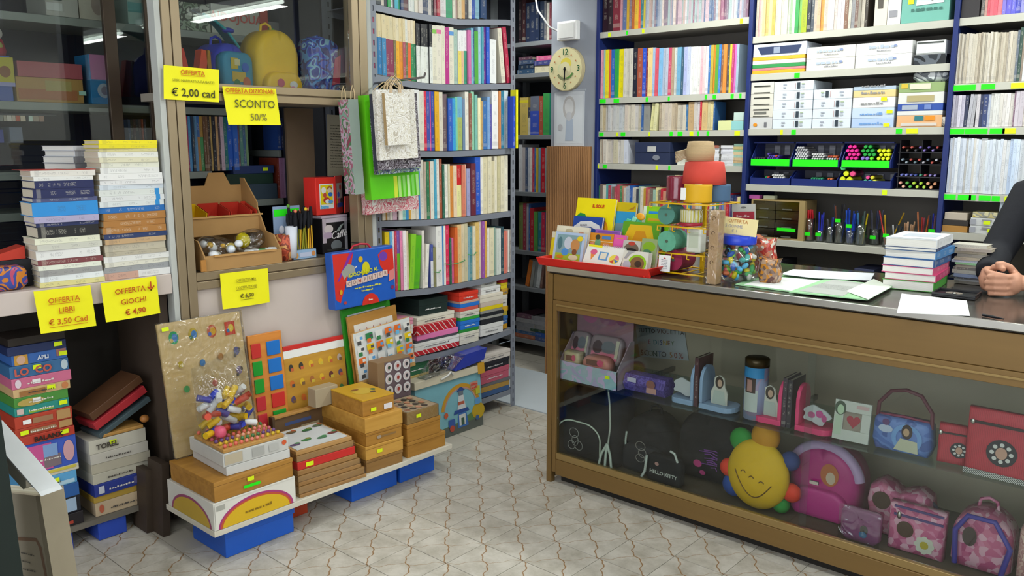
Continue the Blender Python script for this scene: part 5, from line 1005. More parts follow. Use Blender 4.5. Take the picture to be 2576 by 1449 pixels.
# computer game case
t = thing('hanging_game_case', 'blue and red children game case with COMPUTER letter tiles hanging by its handle', 'game case', (-3.06, 2.26, .80), (math.radians(-2), -.02, LW)); w, h = .36, .262
bx('body', t, M('2158b4', .4), 0, 0, 0, w, .055, h, .005); G().tube([(w * .33, .02, h - .004), (w * .38, .02, h + .018), (w * .5, .02, h + .024), (w * .62, .02, h + .018), (w * .67, .02, h - .004)], .005, 8).build('handle', M('b8283a', .4), t)
s_ = 'c82c20'
art(t, 'cover_picture', [('p', [(.004, .05), (.03, .03), (.105, .2), (.12, h - .01), (.004, h - .006)], s_), ('p', [(.02, .13), (.03, .13), (.12, h - .008), (.1, h - .008)], '7a2a9a'), ('p', [(w * .73, h * .86), (w * .8, h * .93), (w - .004, h * .94), (w - .004, h * .5), (w * .85, h * .48), (w * .76, h * .66)], s_), ('c', w * .82, h * .82, .025, .022, '6a3aa0'), ('p', [(.045, .17), (.06, .135), (.075, .15), (.09, .135), (.1, .155), (.125, .16), (.12, .19), (.085, .205)], '94968e'), ('p', [(.12, .175), (.135, .185), (.13, .19)], 'd8d8d0'), ('c', w * .52, h * .66, .022, .03, 'c8c01a'), ('p', [(w * .46, h * .6), (w * .44, h * .53), (w * .5, h * .56)], 'c8c01a'), ('c', w * .44, h * .83, .013, .014, 'd0a81a'), ('a', w * .56, 0.0, 0, .05, 0, 180, s_), ('c', .055, .028, .008, .008, 'b03a3a'), ('c', w * .94, .06, .009, .009, '7a2a5a'), ('p', [(w * .88, .09), (w * .98, .1), (w * .99, .15), (w * .9, .14)], 'd07a7a'), ('c', .035, .08, .008, .012, 'c89a1a')], -.0008)
txt(t, 'GIOCHIAMO AL', w * .47, .155, .024, 'c8c81a', -.007, .07, bold=.03)
for i, ch in enumerate('COMPUTER'):
    bx('letter_tile', t, M('d0b8b0', .5), .066 + .031 * i, -.0065, .098 + .0032 * i, .066 + .031 * i + .028, -.004, .126 + .0032 * i); txt(t, ch, .08 + .031 * i, .112 + .0032 * i, .024, 'b05a50' if i == 2 else '8a6a64', -.0075, bold=.01, name='tile_letter')
scribble(t, .11, .27, .083, .008, 'c8c83a', -.006, 2); scribble(t, .15, .22, .066, .008, 'c8c83a', -.006, 3); scribble(t, w * .52, w * .6, .018, .008, 'e0c8c0', -.007, 3)
bx('hook', t, M('888888', .4, 1), w * .48, .02, h + .026, w * .52, .075, h + .03)
# lighthouse toy carton on the floor beyond the plank
X_ = -3.075; ya, yb = 2.76, 3.285
t = thing('lighthouse_carton', 'large pale blue toy carton with a lighthouse picture standing on the floor', 'box', (X_, ya, .001), (math.radians(-4), 0, LW)); w, h = yb - ya - .04, .345
bx('body', t, M('78aebc', .45), 0, 0, 0, w, .08, h - .04, .003); bx('top_flap', t, M('ccc4ae', .5), -.01, -.012, h - .04, w + .015, .085, h, .003); G().box(w - .03, -.015, h - .05, w + .02, -.012, h + .012).build('yellow_corner', M('c8962a', .5), t)
cx = w * .66
art(t, 'lighthouse_picture', [('r', 0, 0, w, .05, '5a5f5a'), ('p', [(w * .3, .05), (w, .05), (w, .12), (w * .6, .06)], '5a7a4a'), ('a', cx, .12, .13, .15, 10, 170, 'c0902a'), ('a', cx, .12, .122, .13, 10, 170, 'b88a80'), ('c', w * .93, .09, .05, .045, 'b89a24'), ('p', [(cx - .035, .03), (cx + .05, .03), (cx + .035, .12), (cx - .025, .12)], '3a6ab0'), ('r', cx - .02, .04, cx + .03, .1, 'c4c8c8'), ('r', cx - .005, .04, cx + .018, .08, '3a5a4a'), ('p', [(cx - .06, .11), (cx + .06, .11), (cx + .05, .13), (cx - .05, .13)], '2a4a90'), ('p', [(cx - .03, .13), (cx + .035, .13), (cx + .02, .21), (cx - .015, .21)], 'c8ccd0'), ('r', cx - .024, .155, cx + .026, .172, 'b05a44'), ('r', cx - .014, .205, cx + .02, .23, '6a7480'), ('p', [(cx - .03, .23), (cx + .035, .23), (cx + .01, .25), (cx - .006, .25)], '2f4a88'), ('r', w * .82, .215, w * .94, .26, 'c08a78'), ('r', w * .9, .185, w * .97, .23, 'b8b43a'), ('c', w * .42, .12, .015, .015, 'c05a3a'), ('r', w * .45, .05, w * .55, .09, '3a5aa0'), ('c', w * .5, .04, .018, .018, 'b04a3a'), ('r', w * .88, .13, w * .96, .165, '5a94c8'), ('c', w * .9, .055, .014, .014, '3a5a90')], -.0008)
scribble(t, w * .83, w * .93, .24, .012, 'c84a3a', -.006, 5); scribble(t, w * .83, w * .93, .222, .012, 'c84a3a', -.006, 6)
G().tube([(w * .36, -.015, h - .02), (w * .42, -.04, h + .0), (w * .48, -.03, h + .012), (w * .54, -.015, h - .012)], .006, 6).build('carry_handle', M('d0d0cc', .4), t)
o = G().prism([(-.12, 0), (.1, 0), (.13, .06), (-.05, .07)], 0, .07).build('folded_bag', M('2a3aa0', .3)); tag(put(o, (X_ - .005, 3.16, .362), (0, -.1, LW)), 'blue folded bag lying behind the lighthouse carton', 'bag')
o = G().prism([(-.14, 0), (.06, .0), (.16, .05), (-.04, .07)], 0, .07).build('folded_bag', FILM); tag(put(o, (X_ - .002, 2.96, .362), (0, -.1, LW)), 'grey clear film bag lying behind the lighthouse carton', 'bag')
# ================================================================ gift bags hung on the bookcase upright
def gift(label, tl, w, h, d, x, mat, side_mat, roll=-.05, handles=None, grp='gift bags hung by the bookcase', decor=None):
    u, z = L(tl[0], tl[1], x); t = thing('hanging_gift_bag', label, 'bag', (x, u, z - h), (0, roll, LW - .12), grp)
    G().box(0, 0, 0, w, d, h).build('front_panel', mat, t); bx('side_gusset', t, side_mat, -.0012, .001, .001, -.0002, d - .001, h - .001)
    for hy in (0.004, d - .004):
        G().tube([(w * .3, hy, h - .02), (w * .32, hy - .004, h + .03), (w * .5, hy - .006, h + .06), (w * .68, hy - .004, h + .03), (w * .7, hy, h - .02)], .0028, 6).build('handle', handles or M('c8b088', .6), t)
    if decor: art(t, 'printed_band', decor, -.001)
    return t
PAIS = blotch(['e2e0da', 'd2ccbc', 'e8e6e2', 'b8b0a0', 'e6e4df'], 26, .5, 'white_scroll_print', 2.5); DPAI = blotch(['3a3038', '8a8490', '4a404a', 'b8b4bc', '2c2630'], 22, .5, 'dark_paisley_print', 2.5)
RPAI = blotch(['c86a78', 'd8ccc8', 'b84a5c', 'e0dcd8', 'd08a92'], 24, .5, 'red_paisley_print', 2.5)
gift('red and white paisley gift bag, rearmost and lowest of the hanging bunch', (915, 300), .30, .44, .035, -3.096, RPAI, RPAI)
gift('lime green gift bag with pale striped band hanging in the bunch', (928, 240), .27, .47, .055, -3.028, M('5cc418', .4), M('6acc20', .4), decor=[('r', .125, .0, .145, .1, 'c8d83a')] + [('r', .15 + .025 * i, .0, .165 + .025 * i, .1, ('a8d87a', '8ad068', 'b8e0a0', '7ac85a', 'a0d880')[i]) for i in range(5)])
gift('blue flowered gift bag mostly covered in the hanging bunch', (945, 270), .24, .30, .028, -2.985, blotch(['6a8ab0', '9ab88a', '4a5a80', 'b8c8d0'], 22, .5, 'blue_flower_print', 2), DPAI)
gift('dark paisley gift bag hanging behind the white scroll bags', (946, 236), .235, .335, .03, -2.945, DPAI, M('3a3a4a', .5))
gift('larger white scroll gift bag hanging in front of the dark one', (952, 226), .205, .305, .028, -2.91, PAIS, PAIS)
gift('small white scroll gift bag at the front of the hanging bunch', (973, 234), .125, .225, .022, -2.87, PAIS, M('b09468', .5), handles=M('d2b896', .5))
gift('pale pink and green gift bag hanging nearest the red card box', (886, 250), .05, .42, .085, -3.035, M('8a9a90', .5), blotch(['8ab0a0', 'b06a80', 'c8b0c0', '5a8a60', '9a4a60'], 14, .5, 'flower_gusset', 1.5))
t = thing('hanging_peg', 'steel peg on the bookcase upright holding the gift bags', 'peg', (-3.17, 2.615, 1.83), LW); G().tube([(0, .0, 0), (0, -.34, .01), (0, -.35, .03)], .005, 8).build('rod', M('9a9aa0', .3, 1), t); bx('bracket', t, STEEL, -.02, 0, -.03, .02, .006, .03)
# ================================================================ foreground: rack with albums at the door
DGR = M('0e1c18', .6, var=.2)
o = thing('door_post', 'dark green door post at the near edge of the shop', 'post', (0, 0, 0))
p0 = at(4, 1060, 1, .66); p1 = at(58, 1445, 1, .66); pe = p1.x + (p1.x - p0.x) * p1.z / (p0.z - p1.z)
G().prism([(p0.x - .30, 0), (pe, 0), (p0.x, p0.z), (p0.x - .05, p0.z + .12), (p0.x - .30, p0.z + .2)], .60, .66).build('post_board', DGR, o)
pb = at(84, 1246, 1, .80); hA = pb.z
t = thing('album_box', 'standing pack of beige albums with brown border by the door post', 'album', (pb.x, .80, 0), (0, 0, math.radians(20)))
BEI = M('b3a996', .6, var=.05)
G().prism([(-.24, 0), (.05, 0), (.008, hA), (-.24, hA - .02)], 0, .012).build('cover', BEI, t); G().prism([(.0505, 0), (.07, 0), (.026, hA + .003), (.0085, hA)], 0, .08).build('spine', M('a09682', .6), t)
for k in range(5): G().prism([(-.24, 0), (.048, 0), (.006, hA - .006 - .001 * k), (-.24, hA - .026 - .001 * k)], .013 + .012 * k, .0242 + .012 * k).build('album_leaf', M('c9c2ac' if k % 2 else 'd8d4c4', .7), t)
hb = hA - .13
art(t, 'border_line', [('p', [(-.24, hb - .035), (-.005, hb - .005), (.012, hb - .03), (.06, .0), (.05, .0), (.002, hb - .035), (-.008, hb - .016), (-.24, hb - .046)], '8a6a54')], -.0008)
for k in range(5): scribble(t, -.075, -.02 - .02 * (k % 2), hb - .065 - .026 * k, .006, '6a665e', -.002, k)
c0 = at(50, 1172, 1, .74)
t = thing('open_catalogue', 'grey silver catalogue lying open across the albums', 'catalogue', (c0.x - .03, .73, hA + .095), (0, math.radians(25), math.radians(10)))
G().prism([(-.16, .0), (.05, .0), (.06, .015), (.052, .042), (-.16, .052)], 0, .05).build('rolled_cover', M('b4b0a4', .4), t); G().prism([(-.18, .0535), (.05, .0435), (.135, .0435), (.12, .046), (-.18, .059)], -.004, .055).build('page', M('d8dcdf', .6), t)
# ================================================================ display counter
CXL, CXR, CYB, ZTOP = -2.316, .45, 3.65, 1.01
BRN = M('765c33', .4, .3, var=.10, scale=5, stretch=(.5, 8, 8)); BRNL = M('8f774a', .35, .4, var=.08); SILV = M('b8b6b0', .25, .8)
ct = thing('display_counter', 'long bronze framed shop counter with glass front and dark top', 'counter', (CXL, YC, 0)); CL = CXR - CXL; CD = CYB - YC
for x0, x1, zt in ((0, .028, ZTOP - .03), (.031, .052, .862)): bx('corner_post', ct, BRN, x0, 0, 0 if x0 == 0 else .055, x1, .03, zt, .002)
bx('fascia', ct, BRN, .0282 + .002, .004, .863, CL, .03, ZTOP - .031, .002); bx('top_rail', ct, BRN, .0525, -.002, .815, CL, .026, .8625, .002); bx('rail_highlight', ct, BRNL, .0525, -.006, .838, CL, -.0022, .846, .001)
bx('bottom_rail', ct, BRN, .0525, 0, .045, CL, .026, .118, .002); bx('sill_rail', ct, BRNL, .0525, .004, .1185, CL, .026, .148, .002)
bx('plinth', ct, M('1d1a16', .8), .05, .05, 0, CL, .09, .045)
bx('end_panel', ct, M('5a4a30', .5, .2), .004, .031, 0.02, .02, CD, ZTOP - .031); bx('end_panel', ct, M('5a4a30', .5, .2), CL - .02, .031, 0.02, CL, CD, ZTOP - .031)
bx('interior_floor', ct, M('5a4f3e', .6), .021, .031, .09, CL - .021, CD - .1, .12); YK = 3.47
bx('back_panel', ct, M('b3a790', .6, var=.04, scale=2), .021, YK - YC, .121, CL - .021, YK - YC + .015, ZTOP - .032)
bx('counter_top', ct, M('3d3a36', .16, var=.12, scale=6), .0, .012, ZTOP - .03, CL, CD, ZTOP, .002); bx('edge_trim', ct, SILV, 0, -.006, ZTOP - .022, CL, .0118, ZTOP + .002, .002)
xs = R(2030, 1100, YC)[0] - CXL
bx('front_pane', ct, CLEAR, .0525, .012, .1482, xs + .01, .016, .815); bx('front_pane', ct, CLEAR, xs - .02, .019, .1482, CL - .02, .023, .815)
bx('lock', ct, M('b0b0ac', .3, 1), xs + .018, .004, .33, xs + .05, .0115, .342)
ZSH = .490; bx('glass_shelf', ct, glass('shelf_glass', (.78, .86, .83), .06, .02, 0, 1, .05), .03, .036, ZSH - .006, CL - .03, .46, ZSH)
for x in (.3, 1.0, 1.7, 2.4): bx('shelf_bracket', ct, M('7a766c', .4, .5), x, .38, ZSH - .026, x + .015, YK - YC - .001, ZSH - .0065)
def cr(px0, px1, py0, py1, y):
    """x0, x1, z of py1 (foot), height of a thing seen between these pixels, standing at depth y in the counter"""
    x0, z1 = R(px0, py1, y); x1, _ = R(px1, py1, y); zt = R((px0 + px1) / 2, py0, y)[1]; zb = R((px0 + px1) / 2, py1, y)[1]; return x0, x1, zb, zt
# sign on the back panel
t = sign('paper_sign', 'white paper sign about half price goods inside the counter', (1605, 818), (1727, 826), (1727, 907), (1603, 896), [], x=YK - .008, mat=M('b9bfc0', .6, var=.03), curl=.002, plane='R')
w, h = .27, .17
rows = [('TUTTO VIOLETTA', .055, .030, ['3a4a44', '6a5a50', '2f4a40', '2f4a40', '5a4a3a', '6a3a34', '6a4a3a', '6a4a3a', '7a3a34', '5a5a50', '5a4a4a', '4a5a50', '4a4440', '4a4444']), ('E DISNEY', .0, .032, ['a84a58', '2a7a80', '2a5a7a', '3a4a80', 'c8a83a', '9a6a4a', '5a7a4a']), ('SCONTO 50%', -.058, .038, ['7a5a54', '2a2a3a', '8a8a70', '2a4a3a', '7a8aa8', '5a5450', 'b07a3a', 'a05a4a', '9a4a44'])]
for s_, z_, size, cc in rows:
    letters = s_; tw = {0: .012}; x = 0; pos = []
    for ch in letters:
        adv = .42 if ch in ' I' else (.95 if ch in 'M%' else .72); pos.append(x + adv / 2); x += adv
    k = 0
    for ch, p in zip(letters, pos):
        if ch == ' ': continue
        txt(t, ch, (p - x / 2) * size * .92, z_, size, cc[k % len(cc)], -.006, bold=.005, name='letter'); k += 1
# ---- on the glass shelf
def shelf_y(d): return YC + .13 + d
def canopy(): pass
# toy display carton with boxed toys
y = 2.915; x0, x1, zb, zt = cr(1407, 1552, 895, 962, y); x0 = max(x0, -2.286)
t = thing('toy_display_carton', 'pastel display carton of pink toy sets on the counter shelf', 'display', ((x0 + x1) / 2, y, ZSH + .001)); w = x1 - x0
bx('front_lip', t, blotch(['a8a0c0', '9ab0b8', 'b8a8c8', '88b0b8'], 14, .5, 'pastel_print'), -w / 2, 0, 0, w / 2, .004, .085); G().prism([(0, 0), (0, .085), (.1, .2), (.13, .2), (.13, 0)], w / 2 - .004, w / 2, 'yz').build('side_panel', M('9a8a98', .5), t); G().prism([(0, 0), (0, .085), (.1, .2), (.13, .2), (.13, 0)], -w / 2, -w / 2 + .004, 'yz').build('side_panel', M('9a8a98', .5), t); bx('back_board', t, M('8a6a78', .5), -w / 2 + .004, .126, 0, w / 2 - .004, .13, .33); bx('carton_floor', t, M('9a8a98', .5), -w / 2 + .004, .0041, 0, w / 2 - .004, .1259, .004)
art(t, 'back_print', [('c', -.08, .28, .04, .03, 'a05a80'), ('c', .02, .28, .05, .03, '8a5a70'), ('c', .09, .29, .03, .03, '7a4a6a')], .1248); art(t, 'price_sticker', [('r', .095, .045, .12, .06, NEON_Y)], -.0015)
for k, (xx, ww, lab) in enumerate(((-w * .33, .1, 'small pink boxed toy set beside the larger set in the carton'), (.035, .17, 'larger pink boxed toy set with clear window in the carton'))):
    tt = thing('boxed_toy', lab, 'toy', ((x0 + x1) / 2 + xx, y + .06, ZSH + .092), (math.radians(-16), 0, 0))
    soft(tt, 'case', arch(ww, .125, .03), 0, .03, M('8a7a80', .4)); art(tt, 'window_print', [('r', -ww * .4, .02, ww * .42, .05, 'c06a80'), ('c', -ww * .22, .07, ww * .16, .03, '4a3a40'), ('c', ww * .12, .075, ww * .22, .028, '6a7078'), ('r', ww * .34, .03, ww * .44, .11, 'b8b4a0')], -.0015)
for k, (xx, ww, c, lab) in enumerate(((-w * .33, .09, 'b8a888', 'cream carton lying at the front of the toy display'), (.03, .15, 'b87a70', 'rounded peach and pink toy case at the front of the display'))):
    tt = thing('toy_case', lab, 'toy', ((x0 + x1) / 2 + xx, y + .012, ZSH + .02)); soft(tt, 'case', arch(ww, .11, .04 if k else .012), 0, .05, M(c, .5, var=.2)); art(tt, 'label_print', [('r', -ww * .3, .07, ww * .2, .095, '6a4a44'), ('c', ww * .2, .085, ww * .12, .015, 'c05070')], -.002)
# purple box
y = 2.97; x0, x1, zb, zt = cr(1572, 1674, 925, 985, y)
t = thing('hexagon_box', 'purple glitter long box with printed patch on the counter shelf', 'box', ((x0 + x1) / 2, y, ZSH + .001)); w = x1 - x0
G().prism([(0, 0), (-.02, .035), (0, .075), (.06, .075), (.08, .035), (.06, 0)], -w / 2, w / 2, 'yz').build('body', blotch(['5a4a98', '4a3a80', '6a5aa8', '54408a'], 40, .4, 'purple_glitter'), t, .002)
art(t, 'label_print', [('r', -w * .38, .045, -w * .16, .065, 'b8b4c8'), ('c', w * .2, .05, .022, .02, '8a5a50'), ('r', w * .1, .012, w * .34, .035, 'b88a80')], -.021)
# bookends: L-shaped stands with portrait cards
def bookend(lab, px0, px1, pyb, y, c, books, cut, flip):
    x0, _ = R(px0, pyb, y); x1, _ = R(px1, pyb, y); w = x1 - x0; t = thing('bookend', lab, 'bookend', ((x0 + x1) / 2, y, ZSH + .0005)); m = M(c, .4)
    s = -1 if flip else 1; xa = -w / 2 if not flip else w / 2          # the upright stands at the inner end
    o = [(xa + s * 0, 0), (xa + s * w * .75, 0)] + [(xa + s * (w * .75 + w * .25 * math.sin(PI * i / 8)), .055 - .055 * math.cos(PI * i / 8)) for i in range(9)] + [(xa, .11)]
    G().prism([(p[0], p[1]) for p in o] if not flip else [(p[0], p[1]) for p in reversed(o)], 0, .022, 'xy').build('base', m, t, .003)
    G().prism([(0, .0225), (.11, .0225), (.11, .12), (.1, .15), (.08, .168), (.055, .174), (.03, .168), (.01, .15), (0, .12)], min(xa, xa + s * .014), max(xa, xa + s * .014), 'yz').build('upright', m, t, .003)
    if cut == 'person': 
        xc = xa + s * w * .5; pts = [(xc - .033, 0), (xc + .035, 0), (xc + .036, .05), (xc + .024, .075), (xc + .02, .11), (xc, .122), (xc - .022, .11), (xc - .024, .075), (xc - .036, .05)]
        G().prism([(p[0], p[1] + .023) for p in pts], .03, .036).build('portrait_card', M('c0bfb4', .5), t); art(t, 'portrait_print', [('c', xc, .115, .018, .026, '3a3028'), ('c', xc + .002, .112, .010, .015, 'b89a84'), ('p', [(xc - .03, .026), (xc + .03, .026), (xc + .022, .08), (xc - .022, .08)], 'aab4ac')], .029)
    else:
        xc = xa + s * w * .5; pts = [(xc + (.05 + .008 * math.cos(5 * a)) * math.cos(a), .065 + (.034 + .006 * math.sin(4 * a)) * math.sin(a)) for a in [2 * PI * i / 28 for i in range(28)]]
        G().prism(pts, .03, .036).build('logo_card', M('b4b8ba', .5), t)
        if cut == 'pink': art(t, 'logo_print', [('c', xc - .018, .064, .014, .012, 'b05080'), ('c', xc + .012, .072, .014, .014, 'b84a88'), ('c', xc + .03, .058, .01, .014, 'b04a80')], .029)
    return t
bookend('light blue bookend with plain white cut-out card', 1680, 1742, 1010, 2.945, '8aa4c4', 0, 'logo', True)
bookend('light blue bookend with portrait card beside the tin', 1757, 1842, 1020, 2.945, '8aa4c4', 0, 'person', False)
bookend('hot pink bookend with portrait card beside the dark books', 1888, 1962, 1070, 2.945, 'd83a70', 0, 'person', True)
bookend('hot pink bookend with pink splashed cut-out card', 1997, 2090, 1090, 2.945, 'd83a70', 0, 'pink', False)
def held(px, py, y, items, grp, nm):
    x, _ = R(px, py, y)
    for k, (c, t_, h_) in enumerate(items):
        o = book('novel_book', t_, h_, .12, c); put(o, (x + t_ / 2, y + .005 + .004 * k, ZSH + .001)); x += t_ + .001
        tag(o, f'{cname(c)} book, {ordinal(k)} held between the {nm} bookends', 'book', grp)
held(1743, 1015, 2.945, [('4a2630', .018, .205)], 'book between the blue bookends', 'blue')
held(1963, 1075, 2.945, [('3a2a3a', .016, .19), ('2a2430', .018, .185)], 'books between the pink bookends', 'pink')
# tin canister
y = 2.95; x0, x1, zb, zt = cr(1860, 1916, 905, 1040, y)
t = thing('tin_canister', 'tall round tin canister with blue and pink print on the shelf', 'tin', ((x0 + x1) / 2, y + .04, ZSH + .0005)); r = (x1 - x0) / 2; h = zt - ZSH + .0
G().lathe([(r, 0), (r, h - .02), (r * .98, h - .02)], 28).build('body', blotch(['7a8ab0', '9a8aa8', '8a94b8', 'a88aa0'], 8, .3, 'tin_print'), t); G().lathe([(r * 1.03, h - .03), (r * 1.03, h), (r * .9, h + .004), (.0, h + .004)], 28).build('lid', M('4a3a22', .3, .5), t)
g = G()
for (a0, a1, z0, z1, mi) in ((-2.6, -.5, .155, .2, 0), (-2.3, -1.0, .03, .11, 1), (-2.15, -1.2, .1, .155, 2), (-1.95, -1.5, .105, .148, 3)): g.grid(lambda a, b: ((r + .0006 + .0004 * mi) * math.cos(a0 + (a1 - a0) * a), (r + .0006 + .0004 * mi) * math.sin(a0 + (a1 - a0) * a), (z0 + (z1 - z0) * b) * h / .22), 10, 2, mi)
g.build('printed_wrap', [M('3a88c0', .4), M('b4bcb8', .4), M('3a2824', .4), M('a88078', .4)], t, fix=False)
# photo frame
y = 2.95; x0, x1, zb, zt = cr(2092, 2183, 1010, 1108, y); w = x1 - x0; h = zt - zb
t = thing('photo_frame', 'white square photo frame with a red heart in its opening', 'photo frame', ((x0 + x1) / 2, y, ZSH + .004), (math.radians(-8), 0, .05))
for (a, b, c, d) in ((-w / 2, 0, w / 2, h * .27), (-w / 2, h * .73, w / 2, h), (-w / 2, h * .2702, -w * .24, h * .7298), (w * .26, h * .2702, w / 2, h * .7298)): bx('frame_bar', t, M('b8bab2', .4), a, 0, b, c, .014, d, .001)
bx('backing', t, M('8a7f72', .5), -w * .24, .008, h * .27, w * .26, .013, h * .73); art(t, 'heart', [('p', [(.004 + .024 * math.sin(a) ** 3, h * .5 + .0016 * (13 * math.cos(a) - 5 * math.cos(2 * a) - 2 * math.cos(3 * a) - math.cos(4 * a))) for a in [2 * PI * i / 24 for i in range(24)]], '9a2a3a')], .0072)
art(t, 'corner_print', [('c', -w * .34, h * .8, .02, .026, '3a4a38'), ('c', -w * .33, h * .76, .012, .018, 'a8c0a0'), ('p', [(-w * .48, h * .12), (-w * .26, h * .12), (-w * .26, h * .62), (-w * .46, h * .62)], 'aabaa4'), ('r', w * .1, h * .84, w * .44, h * .93, 'b89a98')], -.0006)
# handbag
y = 2.95; x0, x1, zb, zt = cr(2188, 2342, 1040, 1125, y); w = x1 - x0; h = zt - zb
t = thing('handbag', 'small blue handbag with maroon handle on the counter shelf', 'bag', ((x0 + x1) / 2, y, ZSH + .0005))
soft(t, 'body', [(-w * .44, 0), (w * .44, 0), (w * .5, h * .3), (w * .46, h * .9), (w * .42, h), (-w * .44, h), (-w * .48, h * .9), (-w * .5, h * .3)], 0, .07, blotch(['4a68a8', '5a7ab8', '3f5a98', '5a6aa8'], 12, .4, 'blue_swirl')); G().tube([(-w * .45, .03, h * .85), (-w * .44, .03, h * 1.35), (-w * .25, .03, h * 1.75), (0, .03, h * 1.85), (w * .25, .03, h * 1.75), (w * .44, .03, h * 1.3), (w * .45, .03, h * .85)], .007, 8).build('handle', M('5a2030', .5), t); G().tube([(-w * .44, .035, h), (0, .03, h + .006), (w * .42, .035, h)], .005, 6).build('zipper_edge', M('7a2a48', .5), t)
art(t, 'bag_print', [('a', .02, h * .5, .035, .05, 0, 360, '6a94c8'), ('c', .02, h * .7, .018, .026, '3a2c2a'), ('c', .018, h * .68, .01, .014, 'b09070'), ('p', [(-.02, h * .12), (.06, h * .1), (.055, h * .45), (.0, h * .48)], 'b4b49c'), ('c', -.05, h * .68, .024, .014, 'a8b4c8'), ('c', -.05, h * .88, .012, .012, '5a3a6a')], -.0022)
# red striped pouches
PIN = stripes(['b02a3a', 'c03a48', '9a2432'], 60, 'X', .6, 'red_pinstripe')
def pouch(lab, px0, px1, py0, py1, y, yaw=0, roll=0.0, big=False):
    x0, x1, zb, zt = cr(px0, px1, py0, py1, y); w = x1 - x0; h = zt - zb; t = thing('striped_pouch', lab, 'pouch', ((x0 + x1) / 2, y, ZSH + .001), (0, roll, yaw), 'red striped pouches')
    soft(t, 'body', [(-w / 2, 0), (w / 2, 0), (w / 2, h * .5), (w / 2, h), (-w / 2, h), (-w / 2, h * .5)], 0, .03, PIN); zp = bx('zipper', t, M('24181a', .5), -w * .46, -.004, h * .78, w * .46, -.0005, h * .82); G().ellipsoid((-w * .42, -.006, h * .8), (.007, .004, .009), 8, 6).build('zip_pull', M('b8b8b0', .3, 1), zp)
    r = h * .2; cx = 0 if big else w * .25
    dots = [('c', cx, h * .4, r, r, '22222a')] + [('c', cx + r * .62 * math.cos(a), h * .4 + r * .62 * math.sin(a), r * .15, r * .15, 'c8c8c4') for a in [2 * PI * i / 8 for i in range(8)]] + [('c', cx, h * .4, r * .38, r * .45, 'b8907c')]
    art(t, 'dotted_badge', dots, -.0024)
    if big: bx('striped_hem', t, stripes(['c8c8c4', '2a2a30'], 90, 'DIAGONAL', .6, 'black_white_hem'), -w / 2, -.003, .0, w / 2, .0, h * .08)
    return t
pouch('small red striped pouch leaning beside the big one', 2352, 2425, 1098, 1196, 2.96, .1); G().tube([(x1 + .08, 3.05, ZSH + .2), (x1 + .1, 3.05, ZSH + .235), (x1 + .14, 3.05, ZSH + .24)], .004, 6)
pouch('big red striped pouch with dotted round badge at the shelf end', 2418, 2610, 1050, 1220, 2.92, -.03, big=True)
# ---- on the counter floor
ZF = .121
def cbag(lab, px0, px1, py0, py1, y, mat, pocket, **kw):
    x0, x1, zb, zt = cr(px0, px1, py0, py1, y); x0 = max(x0, -2.284); d = kw.pop('d', .12); return backpack(lab, ((x0 + x1) / 2, y, ZF + .001), kw.pop('rotz', 0), x1 - x0, min(zt - ZF, .325), d, mat, pocket, **kw)
BLK = M('1b1c20', .85, var=.2, scale=6, spec=.2)
t = cbag('large black backpack with white piped pocket behind the counter glass', 1404, 1552, 965, 1150, 2.925, BLK, None, d=.14, top_r=.05)
w = R(1556, 1150, 2.91)[0] - R(1404, 1150, 2.91)[0]
G().tube([(p[0] * .8 - w * .13, -.012, p[1] * .62) for p in arch(w * .9, .30, .11)[2:-1]], .0035, 6).build('white_piping', M('b8c4b4', .5), t); G().tube([(w * .34, -.006, .10), (w * .38, -.008, .2), (w * .36, -.006, .3), (w * .3, .01, .36)], .004, 6).build('white_cord', M('a8b0a4', .5), t)
for k in range(3): G().tube([(w * .34, -.01, .12), (w * (.26 + .07 * k), -.014, .07), (w * (.22 + .1 * k), -.014, .015)], .006, 6).build('tassel', M('b0bcb0', .6), t)
g = G()
for (cx, cz, rx, rz) in ((-w * .2, .13, .026, .022), (-w * .18, .095, .018, .024), (-w * .24, .07, .02, .02), (-w * .12, .075, .022, .022)): g.tube([(cx + rx * math.cos(a), -.014, cz + rz * math.sin(a)) for a in [2 * PI * i / 14 for i in range(14)]], .0016, 5, closed=True)
g.build('outline_print', M('8a8a86', .5), t)
t = cbag('medium black backpack between the two larger black ones', 1560, 1682, 1048, 1190, 3.0, BLK, NYL('202126', .6), d=.13, pw=.9, ph=.5)
g = G()
for (cx, cz, rx, rz) in ((0, .13, .024, .02), (.01, .1, .02, .02), (.0, .075, .022, .018)): g.tube([(cx + rx * math.cos(a), -.034, cz + rz * math.sin(a)) for a in [2 * PI * i / 14 for i in range(14)]], .0015, 5, closed=True)
g.build('outline_print', M('8a8680', .5), t); G().tube([(-.09, -.01, .08), (-.092, -.012, .13), (-.088, -.01, .17)], .005, 6).build('side_piping', M('aab4a8', .5), t)
y = 2.925; x0, x1, zb, zt = cr(1622, 1712, 1150, 1200, y)
t = thing('black_pouch', 'small black pouch lettered HELLO KITTY in front of the black backpacks', 'pouch', ((x0 + x1) / 2, y, ZF)); w = x1 - x0
soft(t, 'body', arch(w, zt - ZF, .03), 0, .035, BLK); txt(t, 'HELLO KITTY', .005, (zt - ZF) * .42, .022, 'b8bcb4', -.0035, -.02, bold=.03); art(t, 'pink_print', [('c', -w * .16, (zt - ZF) * .72, .01, .008, 'a88078')], -.003)
G().tube([(-w * .42, -.01, (zt - ZF) * .95), (-w * .46, -.012, .05), (-w * .55, -.012, .02)], .006, 6).build('white_strap', M('b4bcb4', .5), t); G().tube([(w * .2, .0, (zt - ZF) + .035), (w * .33, -.004, (zt - ZF) + .03), (w * .42, -.004, (zt - ZF) - .005)], .005, 6).build('strap_loop', M('b4bcb4', .5), t)
t = cbag('round black backpack with purple and pink scribble print', 1695, 1852, 1035, 1245, 3.06, BLK, None, d=.15)
